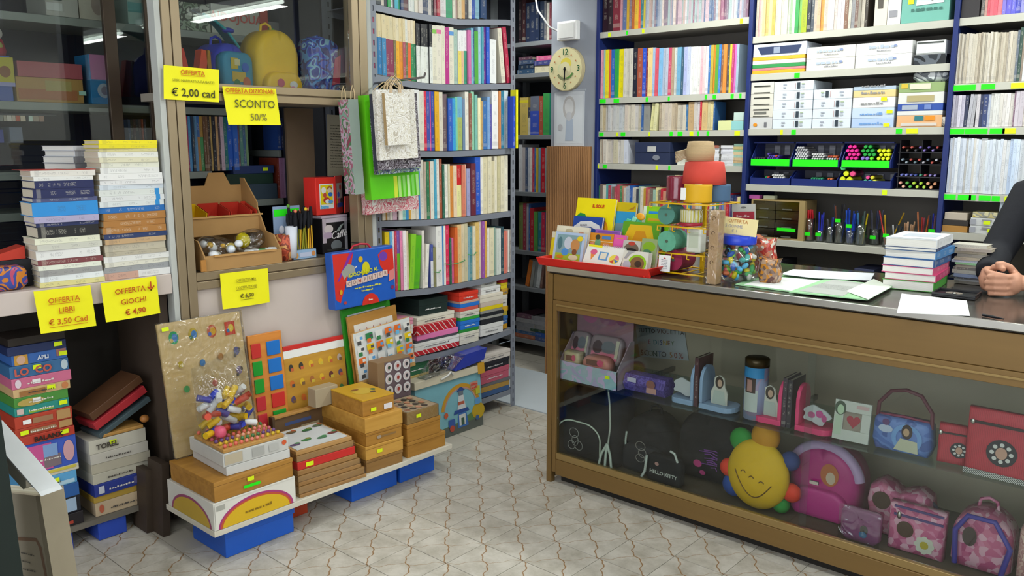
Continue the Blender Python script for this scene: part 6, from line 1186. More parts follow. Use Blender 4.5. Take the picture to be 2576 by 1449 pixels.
g = G(); rr = random.Random(2)
for k in range(9): g.tube([(.0 + rr.uniform(-.03, .03), -.0025 - .0002 * k, .08 + .009 * k), (.03 + rr.uniform(-.02, .02), -.0028, .085 + .009 * k), (.055, -.0025, .08 + .009 * k + rr.uniform(-.01, .01))], .0022, 5)
g.build('purple_scribble', M('7a3a98', .5), t); art(t, 'pink_hearts', [('c', -.035, .085, .02, .016, 'b83a78'), ('c', -.01, .05, .014, .01, 'a83470')], -.0045)
# smiling sun plush backpack
y = 2.945; x0, x1, zb, zt = cr(1818, 1972, 1150, 1300, y); cx, r = (x0 + x1) / 2, (x1 - x0) / 2
t = thing('plush_backpack', 'round yellow plush backpack with stitched smile and coloured petals', 'backpack', (cx, y + .03, ZF + r * 1.16)); YP_ = NYL('d0a80c', .7)
G().ellipsoid((0, 0, 0), (r, .055, r * 1.12), 28, 18).build('face', YP_, t); G().ellipsoid((r * .12, .02, r * 1.2), (r * .45, .045, r * .5), 20, 12).build('top_petal', NYL('c08408', .7), t)
for (a, c, s) in ((2.25, '1f8a30', .4), (3.25, 'd8381c', .3), (3.75, '1f4a9a', .38), (-.35, 'd8381c', .3), (-.85, '1f8a30', .27), (.55, '1f3a78', .3)): G().ellipsoid((r * 1.08 * math.cos(a), .025, r * 1.15 * math.sin(a)), (r * s, .03, r * s), 14, 10).build('petal', NYL(c, .7), t)
G().tube([(r * .62 * math.cos(a) - .0 + .01 * math.sin(a), -.0, r * .62 * math.sin(a) + .01) for a in [PI * 1.02 + PI * .9 * i / 14 for i in range(15)]], .0001, 4) if False else None
def onface(x, z): return (x, -.055 * math.sqrt(max(.02, 1 - (x / r) ** 2 - (z / (r * 1.12)) ** 2)) - .001, z)
G().tube([onface(-.6 * r + 1.2 * r * i / 14 + .0, .12 * r - .0 - .62 * r * math.sin(PI * i / 14) - .25 * r * i / 14) for i in range(15)], .0022, 6).build('stitched_smile', M('6a4a1a', .6), t)
for (ex, ez) in ((-.3, .12), (-.02, .0), (.3, -.1)): G().tube([onface(r * (ex - .08 + .16 * i / 6), r * (ez + .06 * math.sin(PI * i / 6))) for i in range(7)], .002, 5).build('stitched_eye', M('6a4a1a', .6), t)
# pink backpack
t = cbag('magenta backpack with lilac top and front pockets', 1972, 2150, 1125, 1330, 3.07, NYL('b02a78'), NYL('b82a80'), d=.14, pw=.8, ph=.42, zipc='8a7a98'); w = R(2150, 1330, 3.05)[0] - R(1968, 1330, 3.05)[0]; h = R(2060, 1125, 3.05)[1] - ZF
G().tube([(p[0] * .965, .03, p[1] * .975) for p in arch(w, h)[4:-3]], .022, 8).build('lilac_trim', NYL('b49ac0', .5), t); art(t, 'orange_patch', [('c', .03, h * .62, .035, .045, 'b8683a'), ('c', .035, h * .58, .018, .024, 'c8b49c')], -.003)
FLW = blotch(['b85a80', 'c87a98', 'd0a0b0', 'a84470', 'c06a88'], 45, .5, 'pink_flower_print', 1.0, 'VORONOI')
x0, x1, zb, zt = cr(2165, 2330, 1222, 1400, 3.06); w, h = x1 - x0, zt - ZF
t = thing('heart_bag', 'pink flowered heart-topped bag behind the pink pouches', 'bag', ((x0 + x1) / 2, 3.06, ZF))
soft(t, 'body', [(-w * .4, 0), (w * .4, 0), (w * .5, h * .6), (w * .46, h * .86), (w * .3, h * .96), (w * .1, h * .9), (0, h * .84), (-w * .12, h * .94), (-w * .3, h), (-w * .46, h * .88), (-w * .5, h * .6)], 0, .1, FLW); art(t, 'round_patch', [('c', -w * .24, h * .68, .032, .034, '4a3628'), ('r', -w * .05, h * .6, w * .18, h * .67, '4a3a80')], -.003); G().tube([(w * .3, .05, h * .9), (w * .5, .06, h * .7), (w * .6, .06, h * .4)], .009, 6).build('strap', M('3a3a5a', .5), t)
x0, x1, zb, zt = cr(2112, 2212, 1282, 1365, 2.96); w, h = x1 - x0, zt - ZF
t = thing('clear_purse', 'small pink purse in a clear wrapper at the counter floor', 'purse', ((x0 + x1) / 2, 2.95, ZF)); soft(t, 'body', arch(w, h, .02), 0, .03, M('a85a90', .4, var=.2)); art(t, 'purse_print', [('c', w * .12, h * .45, .014, .018, '3a2c30'), ('c', w * .1, h * .3, .014, .012, '4a88b8')], -.002); bx('wrapper', t, FILM, -w / 2 - .004, -.006, .0, w / 2 + .004, -.004, h + .012)
x0, x1, zb, zt = cr(2225, 2368, 1278, 1410, 2.98); w, h = x1 - x0, zt - ZF
t = thing('flower_pouch', 'pink flowered pouch with two purple zips and a daisy', 'pouch', ((x0 + x1) / 2, 2.985, ZF)); soft(t, 'body', [(-w / 2, 0), (w / 2, 0), (w / 2, h * .5), (w / 2, h), (-w / 2, h), (-w / 2, h * .5)], 0, .045, FLW)
for k, zz in enumerate((.76, .93)): bx('zipper', t, M('4a3a70', .5), -w * .4, -.004, h * zz, w * .48, -.0006, h * zz + .008)
G().ellipsoid((-w * .3, -.007, h * .78), (.008, .005, .014), 8, 6).build('zip_pull', M('b0b0a8', .3, 1), t); art(t, 'daisy', [('c', w * .18 + .022 * math.cos(a), h * .28 + .022 * math.sin(a), .011, .011, 'c4c4b4') for a in [2 * PI * i / 8 for i in range(8)]] + [('c', w * .18, h * .28, .014, .014, 'b0a030')], -.003); art(t, 'round_patch', [('c', -w * .18, h * .5, .028, .03, '4a3424')], -.003)
t = cbag('pink flowered backpack with purple straps at the counter end', 2378, 2535, 1290, 1470, 2.99, FLW, None, d=.12, rotz=0); h = .26
G().tube([(-.07, -.006, .02), (-.075, -.012, .14), (-.04, -.012, .2), (.04, -.012, .2), (.09, -.012, .12), (.07, -.006, .02)], .009, 8).build('purple_strap', NYL('3a3490'), t); art(t, 'dark_patch', [('c', -.03, .13, .022, .034, '3a2c28')], -.016)
t = cbag('pale pink glitter bag half cut off at the photo edge of the counter', 2545, 2660, 1310, 1500, 2.99, blotch(['b88a84', 'c8a498', 'a87a78', 'd0b4a4'], 40, .4, 'pale_glitter'), None, d=.1, strap=False)
# ================================================================ on the counter top
ZK = ZTOP + .0015
RED = M('d0241c', .35, var=.06)
xa, xb = R(1347, 682, 2.845)[0], R(1627, 704, 2.845)[0]
t = thing('book_tray', 'shallow red plastic tray of children books on the counter', 'tray', (xa, 2.845, ZK)); TW = xb - xa; TDp = .36
bx('tray_floor', t, RED, .03, .03, 0, TW - .03, TDp - .03, .006)
def rim(pts, nm): G().prism(pts, 0, TW, 'yz').build(nm, RED, t, .002)
rim([(0, .038), (.012, .038), (.034, .006), (.026, 0)], 'front_rim'); rim([(TDp, .038), (TDp - .012, .038), (TDp - .034, .006), (TDp - .026, 0)], 'rear_rim')
G().prism([(0, .038), (.012, .038), (.034, .006), (.026, 0)], .02, TDp - .02, 'xz').build('side_rim', RED, t, .002); G().prism([(TW, .038), (TW - .012, .038), (TW - .034, .006), (TW - .026, 0)], .02, TDp - .02, 'xz').build('side_rim', RED, t, .002)
def bbook(lab, px0, px1, py0, py1, y, c, artf, tilt=-14, t_=.014, z=None, roll=0.0, name='board_book', spine=None):
    """thick children's book standing face-out and leaning back"""
    x0, zb = R(px0, py1, y); x1, _ = R(px1, py1, y); zt = R((px0 + px1) / 2, py0, y)[1]; zb = R((px0 + px1) / 2, py1, y)[1]; w = x1 - x0; h = (zt - zb) / math.cos(math.radians(tilt))
    t = thing(name, lab, 'book', ((x0 + x1) / 2, y, max(zb, ZK + .0085 + t_ * math.sin(math.radians(-tilt))) if z is None else z), (math.radians(tilt), roll, 0), 'children books in the red tray')
    bx('cover', t, M(c, .35, var=.05), -w / 2, 0, 0, w / 2, .002, h); bx('pages', t, PAGESW, -w / 2 + .002, .0022, .002, w / 2 - .002, t_ - .002, h - .002); bx('back_cover', t, M(c, .35, var=.05), -w / 2, t_ - .0018, 0, w / 2, t_, h)
    if spine: bx('spine', t, M(spine, .4), -w / 2 - .002, 0, 0, -w / 2 - .0002, t_, h)
    artf(t, w, h); return t
def A(*sh):
    def f(t, w, h): art(t, 'cover_picture', [((s[0],) + tuple(v * (w if i % 2 == 0 else h) for i, v in enumerate(s[1:5])) + (s[5],)) if s[0] in 'rc' else (s[0], [(p[0] * w, p[1] * h) for p in s[1]], s[2]) for s in sh], -.0005)
    return f
zt0 = ZK + .0075
def a_sole(t, w, h):
    A(('p', [(-.5, .5), (-.38, .62), (-.25, .6), (-.15, .45), (-.1, .3), (-.5, .2)], '1f8a3c'), ('c', .12, .2, .28, .34, 'e8900c'), ('c', .12, .2, .24, .3, 'f0a814'), ('p', [(-.5, 0), (.5, 0), (.5, .06), (-.5, .12)], '3a9a40'))(t, w, h); txt(t, 'IL SOLE', .08 * w, .8 * h, .02, 'c8400c', -.003, bold=.05)
bbook('bright yellow board book titled IL SOLE at the back of the red tray', 1440, 1536, 500, 600, 3.14, 'f0dc08', a_sole, -12)
def a_blu(t, w, h):
    A(('p', [(-.46, .6), (-.25, .8), (.1, .84), (.4, .7), (.48, .55), (.36, .5), (.1, .62), (-.2, .6), (-.42, .42)], 'd8dce0'), ('c', .0, .3, .09, .13, 'd8c020'))(t, w, h); txt(t, 'BLUNO', -.12 * w, .66 * h, .012, '6a7080', -.003, .05, bold=.02)
bbook('dark blue board book with white banner leaning on the yellow one', 1436, 1508, 546, 610, 3.105, '23479c', a_blu, -12, spine='2f54a8')
bbook('teal and yellow seaside board book behind the green hand', 1538, 1592, 510, 590, 3.17, 'c8b010', A(('r', -.5, .35, .5, .72, '2a94c8'), ('r', -.5, 0, .5, .35, '6a8a98'), ('p', [(.1, .75), (.45, .9), (.4, .8)], 'b07a1a')), -10)
x0, z0 = R(1575, 610, 3.1)
t = thing('hand_book', 'mint green striped hand-shaped book in the red tray', 'book', (x0, 3.1, z0), (math.radians(-12), .3, 0)); MN = M('4fc09a', .4)
G().prism([(-.05, 0), (.05, 0), (.055, .07), (-.045, .07)], 0, .012).build('palm', MN, t, .002)
for k in range(4): bx('finger', t, MN if k % 2 == 0 else M('8ad4b8', .4), -.044 + .025 * k, .0005, .0705, -.022 + .025 * k, .0115, .10 + .018 * (1.5 - abs(k - 1.5)), .003)
G().ellipsoid((.02, -.003, .13), (.022, .006, .016), 10, 7).build('orange_bow', M('e09a1a', .4), t)
bbook('green and blue picture book at the back corner of the tray', 1612, 1668, 520, 600, 3.17, '8ac81a', A(('r', -.25, .35, .5, .85, '1f88e0'), ('c', .2, .3, .25, .12, 'd89a70'), ('r', -.5, 0, -.35, 1, 'd8e4d0')), -8)
bbook('lime green picture book with a dark bird figure', 1612, 1672, 540, 650, 3.13, '8cc814', A(('r', -.4, .84, .3, .9, 'd8a020'), ('c', .15, .62, .2, .17, '24242c'), ('c', .08, .56, .12, .1, 'e0a040'), ('c', .2, .36, .2, .16, '3a5a90'), ('c', -.25, .6, .1, .06, 'e0a03a'), ('c', -.02, .62, .08, .07, '2a78c0'), ('c', .25, .2, .12, .1, 'd07a8a')), -10)
def a_house(t, w, h): A(('p', [(-.48, .4), (-.3, .92), (.28, .92), (.42, .4)], 'd8b010'), ('p', [(-.2, .48), (-.12, .75), (.12, .75), (.22, .48)], 'c88a0c'), *[('r', -.45 + .15 * i, .08, -.3 + .15 * i, .38, ('c8302c', 'd8d4d0')[i % 2]) for i in range(6)], ('r', -.15, .08, .15, .3, 'd8b818'))(t, w, h)
bbook('yellow tent-shaped board book with red and white stripes', 1558, 1650, 560, 648, 3.06, '5a9a20', a_house, -10)
bbook('cream picture book behind the pale blue framed one', 1390, 1470, 577, 665, 2.965, 'd4ccb8', A(('c', -.1, .86, .12, .07, 'b0a488'), ('r', .2, .8, .35, .86, 'c88a6a')), -12)
def a_bear(t, w, h): A(('r', -.42, .06, .42, .92, '7a9aa0'), ('r', -.42, .06, .42, .32, '9ab02a'), ('c', -.02, .66, .14, .2, 'b8c0cc'), ('c', -.1, .36, .12, .12, '4a88c8'), ('c', .22, .6, .15, .2, 'b8824a'), ('c', -.3, .64, .08, .2, '4a7078'), ('c', -.25, .2, .12, .06, 'c87a20'), ('c', .2, .2, .16, .09, 'c8c0a0'), ('c', .22, .38, .08, .1, '7a4a2a'), ('c', .36, .82, .1, .08, 'd8c020'))(t, w, h)
bbook('pale blue framed picture book at the front corner of the tray', 1388, 1462, 592, 668, 2.92, 'a8bcd8', a_bear, -12, .02, spine='d8c81a')
bbook('cream and yellow thick book standing behind the blue framed one', 1380, 1430, 595, 668, 2.94, 'd0b818', A(('r', -.5, .8, .5, 1, 'ccc4b0')), -12)
bbook('orange picture book of shelves with a small figure', 1474, 1536, 588, 650, 2.99, 'cc8420', A(('r', -.48, .66, .48, .69, 'e0c8a0'), ('r', -.48, .36, .48, .39, 'e0c8a0'), ('c', -.1, .6, .12, .2, '6a9a70'), ('c', -.12, .84, .1, .1, '3a3a28'), ('c', .0, .36, .12, .12, '1f6a3a'), ('r', .05, .78, .4, .9, '4a7ab0'), ('r', .15, .45, .35, .62, 'd08a68'), ('r', -.4, .45, -.25, .62, 'd88a70')), -12)
bbook('plain pink book beside the orange shelves book', 1532, 1568, 592, 652, 2.995, 'dc5aa4', A(('r', -.2, .84, .3, .88, 'd8904a')), -12)
bbook('purple book peeping over the pink and orange ones', 1490, 1552, 580, 640, 3.03, '8a5ab0', A(('r', -.4, .9, .4, .95, '7a4aa0')), -12)
def a_cal(t, w, h):
    A(('r', -.47, .9, -.1, 1.0, 'e0d81a'), ('p', [(-.36, .65), (-.2, .65), (-.3, .3)], 'd8863a'), ('c', -.28, .68, .09, .12, 'd05a80'), ('r', -.12, .35, .12, .72, '5a90c0'), ('r', -.08, .4, .08, .68, 'd4d0bc'), ('c', .3, .45, .13, .2, 'd8c84a'), ('p', [(.3, .45), (.43, .45), (.4, .6), (.33, .65)], 'd07090'), ('p', [(.3, .45), (.2, .33), (.3, .26)], 'c04a3a'), ('p', [(.3, .45), (.42, .4), (.36, .28)], '3a70b8'))(t, w, h)
    for k in range(14): G().tube([(-w * .1 + w * .044 * k, .004 + .006 * math.cos(a), h + .006 * math.sin(a)) for a in [2 * PI * i / 8 for i in range(8)]], .0008, 4, closed=True).build('wire_ring', M('b8bcc8', .3, .8), t)
bbook('white spiral-bound picture calendar at the front of the red tray', 1462, 1556, 632, 684, 2.9, 'dcdcd4', a_cal, -28, .01, roll=.02)
bbook('grey picture book with a masked animal face', 1562, 1606, 606, 655, 2.975, 'b8b4ac', A(('c', .0, .58, .42, .3, '6a5a4c'), ('c', .0, .5, .32, .12, '241f1c'), ('c', .0, .3, .22, .14, 'd4d0c8'), ('c', .0, .85, .2, .1, 'b03a2a')), -12)
bbook('white picture book with a round brown nest at the tray corner', 1562, 1625, 642, 692, 2.9, 'ccccc0', A(('c', .1, .42, .36, .42, '8ab81a'), ('c', .1, .4, .28, .33, '7a5a34'), ('c', .14, .38, .14, .16, '3a2a1c'), ('c', -.3, .3, .16, .2, 'a8a8b4'), ('c', -.2, .1, .2, .08, '4a88b8'), ('p', [(-.45, .6), (-.3, .95), (.0, 1), (-.2, .85), (-.35, .6)], '9a9a9a')), -12, .03)
bbook('green landscape book at the end of the red tray', 1606, 1645, 610, 690, 2.96, '8a9a6a', A(('c', .0, .75, .4, .16, '7aa01a'), ('c', -.1, .55, .3, .12, '4a7a58'), ('r', -.5, 0, .5, .2, 'a89a78')), -10, .02)
# ---- yellow wire rack of ribbons and raffia
xr, yr = R(1735, 700, 3.07)[0], 3.09
YW = M('d8ac10', .35, var=.05)
t = thing('wire_rack', 'yellow wire counter rack with four tiers for ribbon rolls', 'rack', (xr, yr, ZK))
zt = [R(1722, p, yr)[1] - ZK for p in (702, 632, 566, 508)]
bx('centre_post', t, YW, -.008, .075, 0, .008, .091, zt[3] - .004)
for k, z_ in enumerate(zt):
    rw = .115 if k < 3 else .14; z_ = max(z_, .012)
    G().tube([(rw * sx, rw * .85 * sy, z_ + .0) for sx, sy in ((-1, -1), (1, -1), (1, 1), (-1, 1))], .0035, 6, closed=True).build('tier_frame', YW, t)
    for i in range(5): G().tube([(-rw + rw * .5 * i, -rw * .85, z_), (-rw + rw * .5 * i, rw * .85, z_)], .0025, 5).build('tier_wire', YW, t)
    for i in range(4 if k else 0): G().tube([(-rw + rw * .62 * i, -rw * .85, z_), (-rw + rw * .62 * i, -rw * .87, z_ - .018), (-rw + rw * .62 * i + .012, -rw * .88, z_ - .018)], .0025, 5).build('tier_hook', YW, t)
def rz(py): return R(1722, py, yr)[1]
def roll(lab, px, z, r, h, mat, hor=False, y=yr - .04, label=None, core='c8b088'):
    x = R(px, 600, y)[0]; t = thing('raffia_roll', lab, 'ribbon roll', (x, y, z), (0, 0, .0), 'rolls on the yellow rack')
    if not hor:
        G().lathe([(r * .3, 0), (r, 0), (r * 1.02, h * .1), (r, h * .5), (r * 1.02, h * .9), (r, h), (r * .3, h)], 24).build('winding', mat, t); G().lathe([(r * .28, -.0005), (r * .28, h + .002), (r * .12, h + .002)], 14).build('core', M(core, .7), t)
        if label: art(t, 'paper_label', [('r', -r * .95, h * .15, -r * .45, h * .8, label)], -r * .86)
    else:
        G().tube([(0, -h / 2, r), (0, h / 2, r)], r, 22).build('winding', mat, t); G().tube([(0, -h / 2 - .001, r), (0, h / 2 + .001, r)], r * .16, 10).build('core', M('4a5a4a', .7), t)
    return t
STR = lambda c1, c2: stripes([c1, c2], 60, 'Z', .5, 'wound_strands', dist=2.5)
tz = [ZK + max(z_, .012) + .007 for z_ in zt]
roll('shiny burgundy raffia roll on the rack top tier', 1700, tz[3], .045, rz(442) - tz[3], M('7a2438', .18, var=.25, scale=22, bump=.5, coat=.6), y=yr - .02)
roll('flat yellow raffia spool on the rack top tier', 1752, tz[3] + .0, .055, .072, M('d0a010', .6, var=.15, bump=.4), y=yr - .075, label=WHITE)
roll('slate blue raffia roll at the rear of the top tier', 1795, tz[3], .06, rz(462) - tz[3], M('44607e', .8, var=.2, bump=.5), y=yr + .03)
t = thing('raffia_bundle', 'coral red raffia bundle on the blue roll at the rack top', 'raffia', (R(1768, 462, yr)[0], yr + .01, rz(462) + .001)); G().lathe([(.09, 0), (.085, .05), (.078, .088), (.06, .092)], 20).build('winding', M('c8463a', .8, var=.12, bump=.5), t)
t = thing('raffia_bundle', 'beige raffia bundle with loose ends on the red one', 'raffia', (R(1758, 415, yr)[0], yr + .01, rz(462) + .094)); G().lathe([(.055, 0), (.058, .04), (.052, .078), (.03, .08)], 16).build('winding', stripes(['a8906a', 'c8b088', 'b89c74'], 70, 'Z', .8, 'raffia', dist=3), t)
for k in range(8): G().tube([(-.045, -.02 + .006 * k, .05 + .003 * k), (-.075, -.025 + .006 * k, .04 - .004 * k), (-.1 - .004 * k, -.03 + .008 * k, .035 - .006 * k)], .0025, 5).build('loose_strand', M('c8b490', .8), t)
roll('mint raffia roll in clear film on the third tier', 1688, tz[2], .04, .09, M('4a8074', .6, var=.2, bump=.4), True, yr - .05)
o = roll('gold and clear ribbon spool on the third tier', 1737, tz[2] + .014, .045, .05, stripes(['b0a83a', 'd0d0c0', '8a7a20', 'c8c8b0'], 30, 'X', .25, 'gold_ribbon'), y=yr - .06)
roll('dark red ribbon spool under the gold one', 1737, tz[2], .046, .012, M('9a1f30', .4), y=yr - .06)
roll('pale green wound cord roll seen end-on on the second tier', 1693, tz[1], .043, .1, M('5aa084', .7, var=.25, scale=30, bump=.5), True, yr - .06)
t = thing('label_pack', 'white wrapped label pack on the rack second tier', 'pack', (R(1743, 640, yr - .07)[0], yr - .07, tz[1])); bx('body', t, M('d4d8cc', .5), -.033, 0, 0, .033, .05, .1, .006); art(t, 'front_label', [('r', -.022, .02, .022, .085, 'bcc4b0')], -.0005)
roll('crimson raffia roll on the lowest tier', 1712, tz[0], .044, .11, M('8a2644', .4, var=.3, bump=.5), True, yr - .03)
t = thing('price_card', 'white price card hanging on the lowest rack tier', 'card', (R(1670, 683, yr - .12)[0], yr - .12, R(1670, 683, yr - .12)[1]), (0, .03, .1)); bx('card', t, WHITE, -.026, 0, 0, .026, .002, .068)
for k in range(6): scribble(t, -.014, .014, .012 + .007 * k, .003, '8a8a94', -.001, k)
art(t, 'red_mark', [('p', [(-.006, .052), (.008, .052), (.002, .06)], 'b04a4a')], -.0012)
# ---- tall wood-print box, card, jar, sweets
x0, x1, zb, zt_ = cr(1776, 1800, 530, 710, 2.905)
t = thing('tall_wood_box', 'tall narrow wood-grain box in clear cover beside the jar', 'box', ((x0 + x1) / 2, 2.905, ZK), (0, .02, 0)); h = zt_ - ZK
bx('body', t, blotch(['c0a07c', 'b99871', 'c5a883'], 12, .5, 'wood_print', 1.5), -.02, 0, 0, .02, .045, h, .002); bx('clear_cover', t, FILM, -.03, -.004, 0, .021, .049, h + .004); art(t, 'marks', [('a', .0, h * (.3 + .2 * k), .006, .008, 0, 250, '5a4430') for k in range(4)], -.0045)
x0, x1, zb, zt_ = cr(1804, 1862, 518, 640, 3.05)
t = thing('hang_card', 'grey hang-card with red band standing behind the jar', 'card', ((x0 + x1) / 2, 3.19, ZK + .06), (0, -.06, .05)); w, h = x1 - x0, zt_ - ZK - .06; bx('card', t, M('b4b4ac', .5), -w / 2, 0, 0, w / 2, .003, h); art(t, 'red_band', [('r', -w * .46, h * .72, w * .46, h * .87, '9a2434'), ('r', -w * .5, h * .45, -w * .1, h * .6, '9a2434'), ('c', 0, h * .94, .012, .004, '6a6a64')], -.0006); scribble(t, -w * .3, w * .25, h * .77, .01, 'c8a0a0', -.002, 3)
bx('pack', t, M('4a3a34', .5), -w / 2, .0032, -.06, w / 2, .03, h * .4)
xj, yj = R(1846, 700, 3.02)[0], 3.05
rj = (R(1900, 660, yj)[0] - R(1793, 660, yj)[0]) / 2
t = thing('sweet_jar', 'round clear plastic jar with blue lid full of coloured erasers', 'jar', (xj, yj, ZK)); hj = R(1846, 612, yj)[1] - ZK
prof = [(rj * .55, 0), (rj * .8, .012), (rj * .97, hj * .28), (rj, hj * .48), (rj * .93, hj * .7), (rj * .74, hj * .9), (rj * .66, hj)]
G().lathe(prof, 32).build('jar_body', glass('jar_plastic', (.93, .95, .95), .09, .03, 0, 1, .04), t); G().lathe([(rj * .72, hj + .0005), (rj * .74, hj + .006), (rj * .74, hj + .032), (rj * .7, hj + .036), (.0, hj + .036)], 28).build('lid', M('1f3ec0', .3), t)
rr = random.Random(8); cc = ['c8b81a', 'd05a70', '3a9a50', '5ab0d8', '22242a', 'd8d4cc', 'e07a50', '8ac84a', '2a5ab0', 'd8a0b0', 'd8c83a', '4aa8a0']
k = 0
for q in range(400):
    if k >= 78: break
    z_ = rr.uniform(.02, hj * .93); a = rr.uniform(0, 2 * PI); R_ = next((p[0] + (n[0] - p[0]) * (z_ - p[1]) / (n[1] - p[1]) for p, n in zip(prof, prof[1:]) if p[1] <= z_ <= n[1]), rj * .7); rad = (R_ - .017) * math.sqrt(rr.uniform(.35, 1))
    x, y = rad * math.cos(a), rad * math.sin(a)
    if y > .05: continue
    c = cc[k % 12]; o = G().ellipsoid((0, 0, 0), (.016, .010, .009), 8, 6, e=.8).build('eraser', M(c, .45)); put(o, (xj + x, yj + y, ZK + z_), (rr.uniform(0, 3), rr.uniform(0, 3), rr.uniform(0, 3)))
    tag(o, f'{cname(c)} shaped eraser, {ordinal(k)} of those loose in the clear jar', 'eraser', 'loose erasers in the jar'); k += 1
zs = R(1848, 587, yj - .05)[1]
t = thing('jar_sign', 'hand-lettered cream offer card standing on the jar lid', 'sign', (xj + .003, yj - .03, ZK + hj + .038), (math.radians(-6), .05, .0)); w, h = .162, .066
bx('card', t, M('e8d8a0', .6), -w / 2, 0, 0, w / 2, .002, h, .0006); txt(t, 'OFFERTA', .0, h * .78, .02, 'b8783a', -.002, bold=.0); txt(t, '5 GOMME', -.015, h * .48, .017, '9a9aa8', -.002); txt(t, '€ 1', -.01, h * .2, .017, 'a8a8a8', -.002)
def sweets(lab, px, y, w, h, cols, top):
    x = R(px, 690, y)[0]; t = thing('sweet_bag', lab, 'bag', (x, y, ZK)); soft(t, 'body', [(-w * .4, 0), (w * .4, 0), (w * .5, h * .4), (w * .35, h * .8), (w * .45, h), (0, h * .92), (-w * .5, h * 1.05), (-w * .35, h * .78), (-w * .5, h * .4)], 0, .06, blotch(cols, 75, .25, 'sweet_wrap', 1.2, 'VORONOI')); G().tube([(-w * .34, .03, h * .8), (0, .03, h * .83), (w * .34, .03, h * .8)], .006, 6).build('tied_neck', M(top, .3), t)
sweets('red and white sweet bag beside the eraser jar', 1914, 3.16, .085, .165, ['b03a34', 'd8d0c4', 'c84a3a', 'a87a68', 'd07a5a', '8a3a34'], 'c84030'); sweets('brown cellophane sweet bag with orange sweets', 1928, 3.04, .08, .1, ['6a5040', 'b87a2a', '8a7060', '5a3a34', 'a88a70'], '9a8a7a')
# ---- papers, folders, books, phone tray
def sheet(name, lab, cat, pts, mat, z, th=.0012, group=None, lift=None):
    P = [FZ(px, py, z) for px, py in pts]; cx, cy = sum(p[0] for p in P) / len(P), sum(p[1] for p in P) / len(P)
    t = thing(name, lab, cat, (cx, cy, z), 0, group); G().prism([(p[0] - cx, p[1] - cy) for p in P], 0, th, 'xy').build('sheet', mat, t); return t, (cx, cy)
PAP = M('e4e8e8', .6, var=.02)
GRN = M('9fd0a0', .5)
t, c = sheet('card_folder', 'mint green card folder with white papers lying open nearest the jar', 'folder', [(1850, 717), (1930, 690), (2110, 706), (2010, 738)], GRN, ZK, .004)
t, c = sheet('paper_sheet', 'white paper lying in the open mint folder', 'paper', [(1872, 716), (1935, 696), (2075, 706), (2000, 733)], PAP, ZK + .0045)
t, c = sheet('card_folder', 'mint green folder with papers at the counter edge', 'folder', [(1985, 736), (2080, 702), (2245, 722), (2182, 756)], GRN, ZK + .0062, .004)
t, c = sheet('paper_sheet', 'grey printed paper lying across the mint folders', 'paper', [(2008, 732), (2095, 704), (2180, 714), (2120, 745)], M('b4b8b4', .6), ZK + .0105)
for k in range(6): scribble(t, -.07, .07, -.05 + .018 * k, .006, '8a8e8a', -.0016, k, plane='top')
t, c = sheet('paper_sheet', 'folded white paper on the mint folder nearest the book pile', 'paper', [(2128, 733), (2198, 702), (2243, 722), (2184, 754)], M('dfe8dc', .6), ZK + .012)
t, c = sheet('paper_sheet', 'long white form lying at the back of the counter papers', 'paper', [(1963, 690), (1995, 678), (2200, 688), (2190, 706), (2050, 700)], M('d8dce4', .6), ZK + .013)
t, c = sheet('paper_sheet', 'blank white sheet at the counter front edge', 'paper', [(2256, 787), (2268, 739), (2432, 757), (2440, 795)], PAP, ZK)
xs_, ys_ = FZ(2212, 728, ZK); x2, y2 = FZ(2345, 736, ZK)
ln = math.hypot(x2 - xs_, y2 - ys_); ang = .06; objs, cols = [], []
z = ZK; rr = random.Random(6)
for k, (c, t_, sh) in enumerate((('4a9a3a', .036, 0), ('b83a68', .026, .004), ('c04a74', .026, -.002), ('24508a', .03, .0), ('3a78b0', .03, .006), ('1f3a66', .012, .0), ('ced2d6', .032, .002))):
    o = book('text_book', t_ * .985, .28, ln, c, None, PAGESW); m = Matrix.Translation((x2 + sh - .14 * math.sin(ang), y2 + .14 * math.cos(ang) + sh, z + t_ / 2)) @ Matrix.Rotation(PI / 2 + ang + rr.uniform(-.04, .04), 4, 'Z') @ Matrix.Rotation(PI / 2, 4, 'Y') @ Matrix.Translation((0, 0, -.14))
    o.location, o.rotation_euler = m.to_translation(), m.to_euler(); objs.append(o); cols.append(c); z += t_
label_run(objs, cols, [''] * 7, 'thick text book', 'in the pile on the counter', 'from the bottom', 'text books piled on the counter', 'book', up=True)
t = thing('printed_cover', 'white printed cover sheet on the text book pile', 'paper', (x2 - ln * .5, y2 + .12, z + .0005), ang); bx('sheet', t, M('d8dce0', .5), -ln * .47, -.11, 0, ln * .47, .135, .001); art(t, 'grey_print', [('r', -ln * .3, -.05, ln * .35, .07, 'b4bcc8')], -.0014, 'top')
P = FZ(2410, 745, ZK)
t = thing('change_tray', 'black rectangular change tray beside the text books', 'tray', (P[0], P[1], ZK), .05); bx('base', t, M('16161a', .3), -.075, -.06, 0, .065, .06, .008, .002)
for (a, b, c, d) in ((-.075, -.06, .065, -.054), (-.075, .054, .065, .06), (-.075, -.0538, -.069, .0538), (.059, -.0538, .065, .0538)): bx('rim', t, M('1a1a1e', .3), a, b, .0082, c, d, .016, .001)
art(t, 'inset_print', [('c', -.015, .01, .028, .025, '8a8074')], -.0086, 'top'); G().ellipsoid((-.01, -.02, .012), (.008, .008, .004), 10, 6).build('coin', M('d0d0c8', .2, 1), t)
P = FZ(2496, 800, ZK); o = G().tube([(-.03, .012, .004), (.0, 0, .004), (.035, -.014, .004)], [.004, .0045, .002], 8).build('pen', M('16161c', .4)); tag(put(o, (P[0], P[1], ZK)), 'short black pen lying on the counter before the shopkeeper', 'pen')
